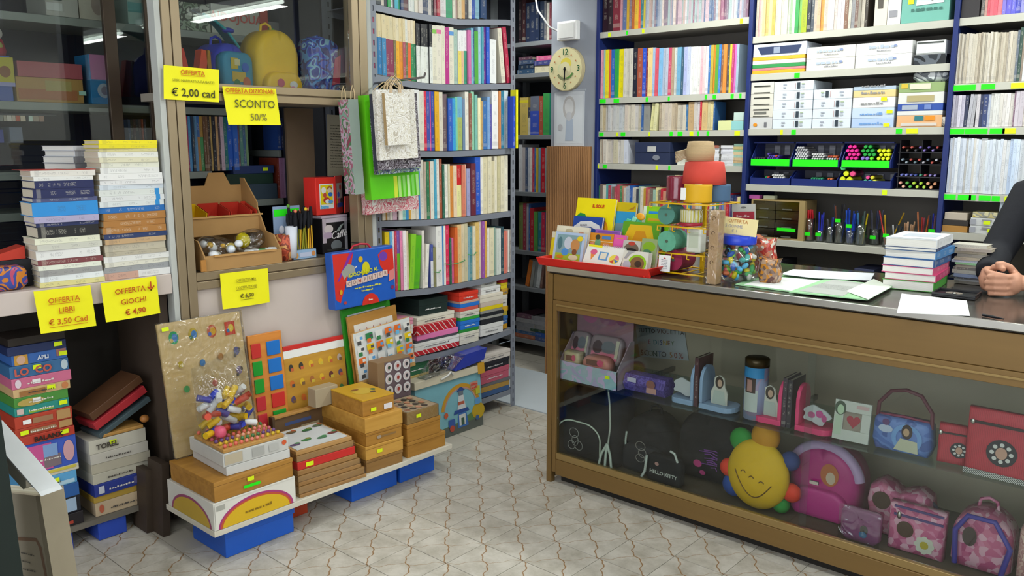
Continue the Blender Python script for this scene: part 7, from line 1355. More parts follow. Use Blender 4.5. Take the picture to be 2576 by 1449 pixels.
# magazines piled at the back edge of the counter
P = FZ(2400, 700, ZK); x_, y_ = R(2440, 690, 3.56)[0], 3.552
pile('R', x_, y_, ZK, [(c, t_, .12, .09) for c, t_ in (('8a847a', .012), ('b0b0b4', .01), ('2a2a34', .006), ('7a8aa8', .012), ('a8a89c', .014), ('6a6660', .01), ('9a9484', .012), ('8ac08a', .008), ('b4bcc8', .01), ('a89c84', .012), ('8a8478', .012), ('b0a488', .012), ('9a9084', .012), ('b8b4a8', .012))], 'in the pile at the back of the counter', 'magazines at the back of the counter', 'magazine', 'magazine', 'magazine', .012, seed=17)
# ================================================================ blue bookcases behind the counter
NAVY = M('1b2b66', .45, .1, var=.1); LIP = M('b4b3a8', .5, var=.04); INB = M('6e6a62', .7, var=.05)
BX = [-3.097, R(1880, 200)[0], R(2389, 200)[0], R(2389, 200)[0] + 1.0]
def lipz(px, py): return R(px, py)[1]
BZ = [[lipz(1508, 82), lipz(1505, 248), lipz(1505, 331), lipz(1503, 411), lipz(1500, 572)], [lipz(1894, 93), lipz(1887, 187.5), lipz(1880, 325), lipz(1871, 463), lipz(1899, 598)], [lipz(2405, 47), lipz(2392, 212), lipz(2385, 321), lipz(2371, 485), lipz(2361, 582)]]
BAYS = ['by the pillar', 'in the middle', 'behind the shopkeeper']
BAYN = ['bay by the clock pillar', 'middle bay', 'bay behind the shopkeeper']
bays = []
for b in range(3):
    t = thing('blue_bookcase', f'tall navy blue bookcase with pale shelf edges, {BAYN[b]}', 'bookcase', (0, 0, 0)); bays.append(t)
    x0, x1 = BX[b] + .022, BX[b + 1] - .004
    bx('post', t, NAVY, BX[b] - .002, YB - .01, 0, BX[b] + .02, YB + .03, 2.9, .002); bx('side_panel', t, NAVY, BX[b] + .004, YB + .031, 0, BX[b] + .016, YB + .38, 2.9)
    if b == 2: bx('post', t, NAVY, x1 + .004, YB - .01, 0, x1 + .026, YB + .03, 2.9, .002)
    bx('back_panel', t, INB, x0 - .004, YB + .381, 0, x1, YB + .39, 2.9)
    for z in BZ[b] + [.72, .36, .06]: 
        if z == .72 and b == 0: continue
        bx('shelf', t, M('8f8c84', .6), x0, YB + .012, z - .024, x1, YB + .375, z - .001); bx('shelf_edge', t, LIP, x0 - .002, YB, z - .034, x1, YB + .0115, z, .001)
def edge_tags(b, row, tags):
    for px, w, c in tags:
        x, _ = R(px, 300); z = BZ[b][row]; x = R(px, {0: 90, 1: 200, 2: 330, 3: 470, 4: 600}[row])[0]
        bx('shelf_tag', bays[b], NEON_G if c == 'g' else NEON_Y, x, YB - .002, z - .03, x + w / 500, YB - .0002, z - .006)
edge_tags(0, 0, [(1530, 10, 'y'), (1575, 6, 'g'), (1615, 8, 'y'), (1860, 8, 'y')]); edge_tags(0, 1, [(1510, 22, 'g'), (1545, 20, 'g'), (1626, 9, 'g'), (1682, 6, 'g'), (1775, 7, 'g'), (1795, 10, 'g'), (1840, 9, 'g'), (1862, 6, 'g')])
edge_tags(0, 2, [(1508, 16, 'g'), (1550, 8, 'y'), (1562, 16, 'g'), (1632, 5, 'y'), (1685, 10, 'g'), (1705, 16, 'g'), (1735, 12, 'y'), (1754, 6, 'g'), (1778, 8, 'g'), (1848, 16, 'y')]); edge_tags(0, 3, [(1502, 6, 'y'), (1516, 14, 'g'), (1648, 8, 'y'), (1680, 6, 'g'), (1813, 8, 'g')])
edge_tags(1, 1, [(1998, 14, 'g')]); edge_tags(1, 2, [(1963, 7, 'y'), (1991, 12, 'g'), (2254, 14, 'g'), (2280, 26, 'y')]); edge_tags(1, 3, [(2220, 12, 'y')])
edge_tags(2, 1, [(2398, 48, 'g'), (2470, 28, 'g'), (2545, 26, 'y')]); edge_tags(2, 2, [(2390, 30, 'g'), (2428, 46, 'g'), (2490, 30, 'g'), (2522, 26, 'y')]); edge_tags(2, 3, [(2376, 26, 'g'), (2412, 28, 'g'), (2440, 14, 'g'), (2465, 24, 'g'), (2498, 16, 'g'), (2530, 20, 'y')])
rs = random.Random(31)
def rspec(n, pal, lo, hi, h, hv=0, tot=None):
    ws = [rs.uniform(lo, hi) for _ in range(n)]
    if tot: k = tot / sum(ws); ws = [w * k for w in ws]
    return ' '.join(f'{rs.choice(pal)}:{w:.1f}:{h + rs.uniform(-hv, hv):.0f}' for w in ws)
def brow(b, row, x0, y0, spec, nm, end, name, noun, depth=.22, cat='book', pages=PAGESW):
    return run_of_books('R', YB + .002, x0, y0, spec, BZ[b][row] + .0005, f'{nm} shelf, blue bookcase {BAYS[b]}', end, f'{noun}s on the {nm} shelf, {BAYN[b]}', name, noun, depth, cat, pages=pages, back=.004, ztop=BZ[b][row - 1] - .036 if row else 2.85, lim=(BX[b] + .0215, BX[b + 1] - .006))
E0 = 'from the pillar'; E1 = 'from the post'; E2 = 'from the post'
SLV = ['b8a8b0', '9aa0b0', 'c8b0b8', '8a7a88', 'b0b8c0', 'd0c8cc', '7a5a70', 'a8b8b8', 'c0a8a0', '6a7a98', 'd8c8c0', '9a6a80']
brow(0, 0, 1513, 80, '2f1a26:13:150 2a1822:13 7a2434:17 d8a0a8:8 5a6a94:10 c8a030:5 8a7a88:8 b06030:6 e0b840:9 e86a50:6 3a7a88:7 c8b840:6 ' + rspec(52, SLV, 4, 7, 140, 10, 258), 'topmost', E0, 'activity_book', 'shiny album')
brow(0, 1, 1508, 246, 'e8a0b0:8:122 9ac8c0:4 e8d82a:9 d8603a:4 2a68b8:10 2a9a4a:9 e8d810:13 c8c4b8:8 c4c0b4:8 c8c4b8:8 1f2230:10 a0503a:13 2a50c0:9 7a3038:5 e8c888:11 a0b8d8:6 d85868:11:120 7ab0d8:9 a8b0c0:8 b0b8c8:7 c04a68:7 b09a80:6 c8ccc8:8 6aa0c0:10 3a5a70:6 a8b0d8:9 b8c0d8:7 d8d8d4:9 dcdcd8:9 d4d4d0:8 e0b0b8:7 dcc0c0:6 d0d0d4:7 3a70b0:5:122 b8a040:7 d88a2a:6 5a9a3a:8 3a78c0:6 8a5a3a:6 d8863a:8 4a4a50:6 e0c03a:6 b03a68:6 c86ab0:5 9ab0c0:6', 'second', E0, 'activity_book', 'activity book')
brow(0, 2, 1508, 329, 'c0b8a4:6:66 b8a888:6 c4c0b8:7 bcbcbc:6 c8c4c0:7 b8b8b8:7 c0c0bc:7 b8bcc0:8 c4c8c8:7 c4b8ac:8 ccc4b4:8 c8c0b0:9 c0bcb8:8 b8b09c:9 2f5a98:4:66 8a8a84:16:66 d8d49a:10:72:5 d4d0a0:8:72:5 -:6 b8a890:7:70 c4b8a4:7 c0b4a8:9 c8bcac:9 bcac94:8 a89880:5 c0b8a8:8:64 b8b0a4:7 c4bcac:8 3a6a98:4 b89a70:15:72 c0b8b0:8 c8c4c4:8 c02a40:4 c8ac78:14 c0b48a:7 d0c08a:7 2f5a90:4', 'third', E0, 'exercise_book', 'pale exercise book')
brow(0, 3, 1504, 411, 'c8bca4:9:60 b05a30:2 d0c8bc:9 ccc4b8:9 c8c0b8:8 c0b8a0:10 d0ccc8:8 c8c4bc:8 c8ccd8:10', 'fourth', E0, 'exercise_book', 'pale exercise book')
PAL = ['2a5aa8', 'b84a5a', 'c8c4b8', '5aa0a0', '1f3060', '8a5a8a', 'b8963a', '4a8a5a', 'c02a3a', '6a8ac0', 'd8d0c0', '3a3f50', '9ab8a8', '7a6a60', 'c88a70', 'a8b4c0', 'e0d49a']
brow(0, 4, 1490, 568, rspec(64, PAL, 4, 8, 108, 4, 375), 'fifth', E0, 'comic_book', 'slim comic')
# loose stock on the fourth shelf of the first bay
def rbox(b, row, px0, px1, py, h, d, col, label, lid=False, z=None, mat=None, fr=None, st=None, name='storage_box', cat='box', back=.005, rotz=0.0):
    x0, x1 = max(R(px0, py)[0], BX[b] + .022), min(R(px1, py)[0], BX[b + 1] - .006); zz = BZ[b][row] + .0005 if z is None else z
    o = carton(name, x1 - x0, d, h, mat or M(col, .5, var=.05), (mat or M(col, .5, var=.05)) if lid else None, h * .45, front=fr, sticker=st); put(o, ((x0 + x1) / 2, YB + back, zz), rotz); tag(o, label, cat); return o
o = rbox(0, 3, 1596, 1683, 410, .128, .25, '26304e', 'dark blue lidded box with white label on the fourth shelf', True); art(o, 'white_label', [('r', -.03, .075, .03, .105, 'b8b8b4')], -.006); art(o, 'grip', [('c', .03, .04, .025, .015, '7a7f8a')], -.004)
rbox(0, 3, 1657, 1680, 411, .036, .04, 'b4b4b8', 'small white card box before the dark blue box', back=-.01 + .012, name='card_box') if False else None
brow(0, 3, 1683, 410, 'ccccc0:8:33 d0d0c4:8:33 c8c8bc:8:33 b8c4dc:9:60 9ab0d8:9 c8ccd8:9 c0b8b0:9:62', 'fourth shelf end of the', E0, 'note_book', 'small notepad', .1) if False else None
z0 = BZ[0][3] + .0005
pile('R', (R(1700, 410)[0] + R(1720, 410)[0]) / 2, YB + .012, z0, [('d0d0c4', .02, .05, .08), ('c8c8bc', .02, .05, .08), ('d4d4c8', .02, .05, .08)], 'on the fourth blue shelf by the dark box', 'small pads by the dark box', 'notepad', 'notepad', 'notepad', .001)
pile('R', R(1778, 412)[0], YB + .015, z0, [(c, .016, .13, .2) for c in ('c0c0c4', 'd4d4d8', 'c8c8cc', 'd8d8dc', 'ccccd0', 'd4d4d8', '9a5a4a')], 'behind the raffia on the fourth blue shelf', 'envelope packs behind the raffia', 'envelope_pack', 'envelope pack', 'envelopes', .003)
pile('R', R(1826, 412)[0], YB + .012, z0, [(c, .016, .075, .2) for c in ('c8c8cc', 'd4d4d8', 'ccccd0', 'd0d0d4', 'c8c8d0', 'd4d4dc', 'd0d0d4')], 'in the white stack beside the coloured pads', 'white index card packs', 'index_card_pack', 'card pack', 'card pack', .002, pages=PAGESW)
pile('R', R(1854, 415)[0], YB + .012, z0, [(c, .015, .06, .1) for c in ('8aa8a0', 'c0a478', 'c8b08a', '9ab8a8', 'd0b890', '8ab898', 'b8a870', '7a9a8a')], 'in the coloured stack at the first blue post', 'coloured sticky pads', 'sticky_pad', 'sticky pad', 'notepad', .001)
o = rbox(0, 2, 1805, 1838, 327, .052, .06, 'd0d49a', 'yellow sticky note block on the third blue shelf', name='note_block', cat='notepad'); o = rbox(0, 2, 1838, 1868, 327, .048, .06, '8ac0c0', 'aqua sticky note block beside the yellow one', name='note_block', cat='notepad'); o = rbox(0, 2, 1844, 1869, 303, .045, .06, 'b8ccc4', 'mint note block on top of the aqua one', z=BZ[0][2] + .0495, name='note_block', cat='notepad')
# ---- middle bay
brow(1, 0, 1898, 92, 'b8b0a0:6:130 d8a0a0:5 c8c0a8:6 d8c88a:7 c8b070:8 d8cc90:8 c0a858:8 d0d0b0:7 d8d4c0:8 c8c8b0:8 dcd8c8:8 c8d0c0:6 9ab890:6 d8e0d0:7 3a9a50:9 7ab060:7 9aa82a:14 2a2f3a:9 4a505a:8 b8a898:8 c8a888:8 e09a4a:9 c0b0a4:10 d8d4cc:16 c8b8b0:7 d4ccd0:9 cfc8d0:9 7a5a4a:10 b8b4a8:7 8a8a8c:10 6a5048:8 8a8478:7:130 b0a89a:9 3a322c:7', 'topmost', E1, 'ring_binder', 'plastic-wrapped pack', .24, 'folder')
o = rbox(1, 0, 2196, 2228, 70, .3, .2, 'cfc8b8', 'cream upright file box with black print'); art(o, 'black_print', [('c', -.01, .2, .014, .03, '3a3530'), ('r', -.015, .08, .01, .14, '4a443c')], -.003)
o = rbox(1, 0, 2229, 2262, 70, .3, .2, 'd8d8d8', 'white upright file box with barcode'); art(o, 'barcode', [('r', -.022, .035, .015, .065, '8a8a90')], -.003)
o = rbox(1, 0, 2264, 2384, 65, .2, .22, '6aa89a', 'large teal carton with handwriting and white label'); art(o, 'white_label', [('p', [(-.04, .075), (.08, .08), (.082, .125), (-.038, .11)], 'c8ccd0'), ('c', .03, .1, .008, .008, '4a4038')], -.003); scribble(o, -.06, .08, .05, .02, '3a6a60', -.004, 4); art(o, 'price_sticker', [('r', -.075, .085, -.05, .11, NEON_Y)], -.004)
z = BZ[1][1] + .0005
for k, (c, h, lab) in enumerate((('d8a028', .016, 'amber coloured paper ream, lowest in the middle bay stack'), ('d07a80', .012, 'pink coloured paper ream on the amber one'), ('2f8a4a', .018, 'green coloured paper ream in the middle bay stack'), ('c8c4c0', .02, 'white paper pack between the green and yellow reams'), ('d8a830', .018, 'yellow coloured paper ream under the navy printed box'))):
    rbox(1, 1, 1891, 2022, 180, h, .2, c, lab, z=z, name='paper_ream', cat='paper'); z += h + .0005
o = rbox(1, 1, 1892, 2024, 180, .065, .2, 'ccd4e4', 'white box with navy printed panel on the coloured reams', z=z); art(o, 'navy_panel', [('p', [(-.12, .05), (.12, .05), (.10, .012), (-.10, .012)], '2a3658'), ('r', -.03, .015, .005, .046, '8a94a8')], -.003)
z = BZ[1][1] + .0005
for r_ in range(2):
    for k, (a, b_) in enumerate(((2027, 2148), (2150, 2290))):
        o = rbox(1, 1, a, b_, 170, .058, .22, 'd0cec8' if k == 0 else 'dcdcda', f'white carton with grey print, {"upper" if r_ else "lower"} of the pair {"beside the navy box" if k == 0 else "nearer the shopkeeper"}', z=z, rotz=.01); scribble(o, -.07, .05, .03, .016, 'a8b4c4', -.004, r_ + 2 * k); scribble(o, -.03, .04, .016, .006, '8a8a90', -.004, 9 + r_ + 2 * k); art(o, 'dot_mark', [('c', .055, .038, .008, .006, '7a8ab0')], -.004)
    z += .0585
o = rbox(1, 1, 2297, 2378, 165, .045, .2, '3a3f44', 'black shiny paper pack at the second blue post', mat=blotch(['1f2226', '5a6068', '2a2e34', '8a9094'], 10, .2, 'black_film')); o = rbox(1, 1, 2304, 2377, 130, .062, .2, 'd8dcdc', 'white box with black lines on the black pack', z=BZ[1][1] + .046); art(o, 'black_lines', [('r', -.06, .05, .055, .056, '3a3f3a'), ('r', -.065, .004, .06, .007, '8a8e8a')], -.003)
def ream(x0, x1, row, k, fr, lab, c='ccd4dc', h=.0478, base=None):
    o = rbox(1, 2, x0, x1, 310, h, .25, c, lab, z=(BZ[1][2] + .0005 + k * (h + .0007)) if base is None else base, name='paper_ream', cat='paper', fr=fr); return o
for k, (c, fr) in enumerate((('c0c0c0', [('c', -.03, .022, .012, .009, 'd88a1a'), ('r', .02, .01, .035, .035, '6a6a70')]), ('ccc8bc', [('r', -.045, .037, .045, .043, '2f302c'), ('r', -.045, .004, .045, .008, '3a3a34'), ('r', -.04, .018, .03, .03, '6a6a64')]), ('ccc8bc', [('r', -.045, .037, .045, .043, '2f302c'), ('r', -.045, .004, .045, .008, '3a3a34')]), ('cfccc0', [('r', -.045, .037, .045, .043, '2f302c'), ('r', -.045, .004, .045, .008, '3a3a34')]))): ream(1884, 1941, 2, k, fr, f'narrow cream envelope box, {ordinal(k)} up beside the first blue post', c, .0605)
RF = [('r', .01, .008, .013, .038, 'b89a98'), ('r', .02, .008, .036, .040, '2f3a44'), ('r', -.055, .028, -.035, .034, '9aa0ac'), ('r', -.055, .014, -.04, .020, '9aa0ac'), ('r', .043, .03, .06, .036, 'a0b090'), ('r', .043, .014, .058, .024, 'a8b0b8')]
for k in range(5): ream(1942, 2040, 2, k, RF, f'white copy paper ream, {ordinal(k)} up in the five-high stack')
for k in range(4): ream(2042, 2138, 2, k, RF if k < 3 else [(s[0], -s[3], s[2], -s[1], s[4], s[5]) for s in RF], f'white copy paper ream, {ordinal(k)} up in the four-high stack')
for k, (c, h, st) in enumerate((('a8bcdc', .045, (.07, .012, NEON_Y)), ('b8c8dc', .05, (.08, .03, NEON_Y)), ('d4d4d4', .05, (.05, .04, NEON_Y)), ('d8c088', .033, None), ('a8b8c8', .018, None))):
    o = rbox(1, 2, 2141, 2246, 310, h, .24, c, f'{cname(c)} wrapped paper pack, {ordinal(k)} up beside the ream stacks', z=BZ[1][2] + .0005 + sum((.045, .05, .05, .033, .018)[:k]) + .0006 * k, st=st, name='paper_pack', cat='paper'); scribble(o, -.06, .05, .015, .012, '6a94c8' if k < 2 else '8a8a8a', -.003, k)
zz = BZ[1][2] + .0005
for k, (c, h, fr) in enumerate((('d8a878', .055, [('r', -.02, .03, .02, .052, '2a7078'), ('r', .025, .03, .07, .052, 'd8861a'), ('r', -.08, .006, .08, .02, 'c8c0b8')]), ('cfcfcc', .02, None), ('2a4a9a', .032, [('r', -.08, .006, -.01, .027, '9aa4b4'), ('r', .02, .006, .05, .027, '6a80b8')]), ('d0d0cc', .052, [('r', -.06, .01, .06, .038, 'a89c70')]), ('8aa06a', .045, [('r', -.05, .014, .04, .04, 'd0ccb8'), ('r', -.09, .02, -.06, .042, 'c8b038')]))):
    o = rbox(1, 2, 2254, 2368, 310, h, .22, c, f'{cname(c)} wrapped craft pack, {ordinal(k)} up at the second blue post', z=zz, fr=fr, name='paper_pack', cat='paper'); zz += h + .0006
t = thing('film_pack', 'crumpled clear film pack on top of the craft packs', 'pack', (R(2333, 212)[0], YB + .02, zz)); soft(t, 'body', arch(.16, .05, .015), 0, .15, blotch(['b8bcc0', '6a7078', 'd8dce0', '8a9098'], 14, .2, 'crumpled_film'))
t = thing('printed_tape', 'small grey patterned tape roll at the second blue post', 'tape', (R(2372, 322)[0] + .012, YB - .004, BZ[1][2] + .001)); G().lathe([(.012, 0), (.026, 0), (.026, .045), (.012, .045)], 18, (0, .028, 0)).build('roll', blotch(['8a8680', 'b8b4ac', '5a5650'], 40, .5, 'grey_pattern'), t)
# pen bins
z = BZ[1][3] + .0005; NB = M('18286a', .4)
def pens(lab, x, y, z, r, c, n_, grp, ln=.13, cap=True):
    o = G().tube([(0, 0, 0), (0, .012, 0), (0, .0121, 0), (0, ln, 0)], [r * .75, r, r * .96, r * .96], 8).build('marker_pen', M(c, .4)); put(o, (x, y, z), (0, 0, rs.uniform(-.05, .05))); tag(o, lab, 'pen', grp); return o
bins = [(0, 1884, 1984, 'first upper'), (0, 1989, 2106, 'second upper'), (0, 2112, 2236, 'third upper'), (1, 1884, 1984, 'first lower'), (1, 1988, 2104, 'second lower'), (1, 2108, 2240, 'third lower')]
UPZ = R(1930, 418)[1]
fills = {'first upper': [(.03, 'a', ['2f2f38'] * 5), (.36, 'a', ['4a3a90', '3a3080', '5a4aa0', '3a2f78', '4a3a90', '4a3a98', '3a3088', '5a4aa8', 'c85030', '4a3a90', '5a4aa0'])], 'second upper': [(0, 'a', ['c4c4c8'] * 28), (.36, 'a', ['c8c8c8'] * 15), (.68, 'a', ['c8ccd4', 'c8c8d0', 'c8ccd4', 'c0c4cc', 'c05030', 'a84a38', 'b04a40', 'c86a3a', 'c05a3a'])], 'third upper': [(.04, 'b', ['e02a90'] * 11), (.36, 'b', ['8a70c8', '8a70c8', '6ad82a'] + ['1f9a3a'] * 8), (.68, 'b', ['d8e01a'] * 9)], 'first lower': [(.05, 'a', ['26262e'] * 5), (.3, 'a', ['2f8a4a', '2f8a4a', '2f7a48', '3a9a50', 'b04030', '2f8a4a', 'b04030']), (.5, 'a', ['cacac8'] * 15)], 'second lower': [(.1, 'a', ['1f1f26'] * 5), (.36, 'a', ['2a8a5a', '2f9a68', '2a7a50', '2f8a5a', '3a9a70'] * 2), (.72, 'a', ['c85a30', 'c86a3a', '3a6ab0', 'c05030', 'c86a3a', 'c85a30', 'd07a4a'])], 'third lower': [(.0, 'c', ['d8e02a', 'd8e02a', 'd8e02a', 'e04a80', '5ad88a']), (.45, 'b', ['5ac890', '4a9ab0', 'd8e04a', 'e04a90', 'd8d03a']), (.72, 'a', ['2a3a9a', '3a2a5a', '2a2a3a'])]}
for lvl, a, b_, nm in bins:
    x0, x1 = R(a, 440)[0], R(b_, 440)[0]; zz = z if lvl else UPZ; w = x1 - x0; h = .075 if lvl else .12
    t = thing('pen_bin', f'navy plastic pen bin, {nm} of the pen shelf', 'bin', (x0, YB + .015, zz)); sidep = [(0, 0), (0, .035), (.07, h), (.17, h), (.17, 0)]
    bx('bin_floor', t, NB, .004, .004, 0, w - .004, .17, .021 if lvl else .0355)
    for xx in (0, w - .004): G().prism(sidep, xx, xx + .004, 'yz').build('side_wall', NB, t)
    bx('front_wall', t, NB, .004, 0, 0, w - .004, .004, .036); bx('back_wall', t, M('4a4c58', .5), .004, .166, .036, w - .004, .17, h)
    for q in (.3, .55, .8): bx('clear_divider', t, M('8a8c96', .4), w * q, .15, .036, w * q + .03, .165, h - .01)
    if not lvl: bx('green_strip', t, NEON_G, .002, -.003, .002, w - .006, -.0006, .037)
    if lvl == 0: bx('bin_rail', t, NB, 0, .03, h + .001, w, .05, h + .008)
    pi = 0
    for fx, ty, cl in fills[nm]:
        r = {'a': .0062, 'b': .0105, 'c': .0165}[ty]; per = {'a': 5, 'b': 3, 'c': 2}[ty]
        for i, c in enumerate(cl):
            rw, q = divmod(i, per); px_ = min(x0 + w * fx + .014 + r * 2.05 * q + (r if rw % 2 else 0), x1 - .006 - r); pens(f'{cname(c)} marker, {ordinal(pi)} in the {nm} pen bin', px_, YB + .022 + .0 * rw, zz + (.022 if lvl else .036) + r + rw * r * 1.8, r, c, i, f'markers in the {nm} pen bin'); pi += 1
t = thing('pen_rack', 'black wire pen organiser at the second blue post', 'pen rack', (R(2250, 463)[0], YB + .02, z)); w = R(2362, 463)[0] - R(2250, 463)[0]
for zz in (0, .058, .118, .176): bx('rack_tier', t, M('22222a', .5), 0, 0, zz, w, .16, zz + .004)
for xx in (0, w * .5, w - .004): bx('rack_wall', t, M('1c1c24', .5), xx, .02, .0041, xx + .004, .16, .235)
TI = [('d89a8a', 'e0b098', '4a9a3a', '4aa040', 'a8c83a', 'b0d040', 'a0c838', 'a8d048', 'd8a078', 'e0a880', 'd89870'), ('6a70b8', '7a80c8', '5a60a8', '3a4a90', '4a9a7a', 'a84a58', '8a80c0', '9a90d0'), ('7a8a98', '8a98a0', 'a04038', '6a8088', 'b04840', 'a8a8b0', '5a6a78', 'b04a40', 'c8c8cc'), ('a84a40', '4a4038', 'b05048', '3a3a40', '6a5aa0', '7a68b0', '5a4a90', '8a7ab8', 'a84440')]
k = 0
for lv, cs in enumerate(TI):
    for i, c in enumerate(cs):
        rr_ = .0085 if lv == 0 else .0065; pens(f'{cname(c)} pen, {ordinal(k)} in the black wire organiser', R(2250, 463)[0] + .012 + (w - .028) * (i + .5) / len(cs), YB + .018, z + .0045 + (0, .058, .118, .176)[lv] + rr_ + (.0 if i % 2 else rr_ * 2 if lv != 1 else 0), rr_, c, i, 'pens in the wire organiser'); k += 1
# drawers and cups on the fifth shelf
z = BZ[1][4] + .0005; xa, xb = R(1884, 600)[0], R(2018, 603)[0]; w = xb - xa; h = R(1950, 503)[1] - z
t = thing('drawer_cabinet', 'small tan cabinet of smoky clear drawers behind the jar', 'drawer cabinet', (xa, YB + .01, z)); TAN = M('9a8458', .5); SMK = glass('smoky_plastic', (.35, .35, .33), .10, .12, 0, 1, .12)
bx('side', t, TAN, 0, 0, 0, .01, .16, h); bx('side', t, TAN, w - .03, 0, 0, w, .16, h); bx('top', t, TAN, .0101, 0, h - .008, w - .0301, .16, h); bx('base', t, TAN, .0101, 0, 0, w - .0301, .16, .008); bx('back', t, M('3a342a', .6), .0101, .152, .0081, w - .0301, .16, h - .0081)
for i in range(2):
    for j in range(4):
        dw, dh = (w - .04) / 2, (h - .016) / 4; x_, z_ = .0101 + dw * i, .0082 + dh * j
        d = bx('drawer', t, SMK, x_ + .002, .001, z_ + .001, x_ + dw - .002, .005, z_ + dh - .002); bx('drawer_grip', d, M('5a5a54', .4), x_ + dw * .3, -.004, z_ + .004, x_ + dw * .7, .0008, z_ + .010)
        bx('contents', d, blotch(['6a665c', '8a4a3a', '9a9484', '4a463e', 'a86a4a'], 30, .6, 'small_parts'), x_ + .01, .03, z_ + .0015, x_ + dw * .85, .12, z_ + dh * .55)
bx('green_tag', t, NEON_G, w * .52, -.006, .045, w * .86, -.0042, .063); bx('pink_block', t, M('d870c0', .5), .01, .01, h + .0005, .06, .05, h + .02) if False else None
for px0, px1, c, lab in ((1880, 1906, 'd868c0', 'pink eraser block on the drawer cabinet'), (1916, 1944, 'c8ccb0', 'pale eraser block on the drawer cabinet')):
    x0, x1 = R(px0, 500)[0], R(px1, 500)[0]; o = G().box(0, 0, 0, x1 - x0, .04, .02).build('eraser_block', M(c, .5), None, .002); tag(put(o, (x0, YB + .02, z + h + .0005)), lab, 'eraser')
CUP = glass('clear_cup', (.86, .9, .9), .10, .03, 0, 1, .07)
def cup(px, lab, r, hc, pc, tagc=True, ln=.15, lean=.12, y=None, dx=0, tg=.03):
    y = y or YB + .05; x = R(px, 605, y)[0]; t = thing('pen_cup', lab, 'cup', (x, y, z)); G().lathe([(r * .9, 0), (r, hc), (r * .95, hc), (r * .86, .003)], 18).build('cup', CUP, t)
    if tagc: bx('green_tag', t, NEON_G, -.014, -r - .004, tg, .014, -r - .002, tg + .018)
    for i, c in enumerate(pc):
        a = 2 * PI * i / len(pc) + .4; rr_ = r * .55; L_ = ln * rs.uniform(.88, 1.08); bx_, by_ = rr_ * math.cos(a), rr_ * math.sin(a)
        o = G().tube([(0, 0, 0), (0, 0, L_ * .78), (0, 0, L_ * .79), (0, 0, L_)], [.0035, .0035, .0042, .004], 7).build('cup_pen', M(c, .4)); put(o, (x + bx_ * .7, y + by_ * .7, z + .005), (-lean * math.sin(a) * .6, lean * math.cos(a), 0)); tag(o, f'{cname(c)} pen, {ordinal(i)} in the {lab}', 'pen', 'pens in the cups')
cup(2035, 'cup of red pens by the drawers', .026, .12, ['b01f28'] * 8, ln=.155, lean=.02); cup(2062, 'cup of blue capped pens', .024, .06, ['3a44b8', '2a34b0', '2f3ac0', '2a34a8', '3038b8'], ln=.145, lean=.02); cup(2088, 'clear cup of dark pens', .026, .085, ['3a3a44', '2a3a80', '3a3a40', '50505a', '3a4a9a'], False, ln=.12)
cup(2110, 'tall clear cup with blue pen', .028, .11, ['2a44b0', '26262e', '3a3a44', '6a3a2a', '2a2a30'], ln=.19, lean=.15, tg=.11); cup(2138, 'cup full of bright blue pens', .028, .07, ['1f48b8', '2450c0', '1f40a8', '2a58c8', '1f44b0', '2448b8'], ln=.165, lean=.1, tg=.085); cup(2164, 'green tinted cup of pens with a yellow pen', .03, .105, ['c8b01a', '3a5a50', '2f4a44', '3a6a9a', '4a5a58'], False, ln=.16, lean=.1)
cup(2200, 'clear cup of thin dark pens behind the green cup', .028, .08, ['5a5a70', '3a3f60', '50506a', '6a6a78', '44486a'], ln=.17, lean=.12, y=YB + .11, tg=.03); cup(2232, 'cup with red topped yellow brushes', .024, .06, ['b08a1a', 'c84038', 'b8922a'], ln=.18, lean=.35, tg=.05); cup(2255, 'small cup of white topped dark pens', .022, .055, ['2a3440', '303a48', 'c0c4c8', '28323c'], ln=.1, tg=.02)
cup(2285, 'cup of tan wooden pencils', .027, .06, ['b08a68', 'c09a78', 'b89070', 'a88060', 'c8a080', 'b08868'], ln=.12, lean=.1, tg=.03); cup(2318, 'cup with orange and red pens', .024, .07, ['c8602a', 'b83a30', 'c87a50', '8a3a48'], ln=.17, lean=.1, tg=.06); cup(2345, 'cup of crimson and blue pens at the post', .022, .07, ['8a2a44', '2a3ab8', '3a3a48', '6a4a58'], ln=.16, lean=.08, tg=.085)
# shadowy shelf below
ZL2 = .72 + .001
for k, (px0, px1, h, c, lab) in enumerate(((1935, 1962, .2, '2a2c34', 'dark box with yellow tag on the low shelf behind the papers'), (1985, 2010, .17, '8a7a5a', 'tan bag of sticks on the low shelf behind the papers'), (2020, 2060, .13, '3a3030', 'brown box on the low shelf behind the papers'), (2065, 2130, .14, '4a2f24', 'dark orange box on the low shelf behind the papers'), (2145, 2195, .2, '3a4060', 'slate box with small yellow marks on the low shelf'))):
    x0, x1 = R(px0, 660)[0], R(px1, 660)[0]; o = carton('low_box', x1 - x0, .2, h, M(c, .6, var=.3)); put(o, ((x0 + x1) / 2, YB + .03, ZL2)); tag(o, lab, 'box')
    if k in (0, 4): art(o, 'yellow_tag', [('r', -.02, h - .06, .02, h - .045, 'c8b830')] if k == 0 else [('c', -.015 + .01 * i, h - .09 + .008 * (i % 2), .007, .006, 'c88a1a') for i in range(4)], -.003)
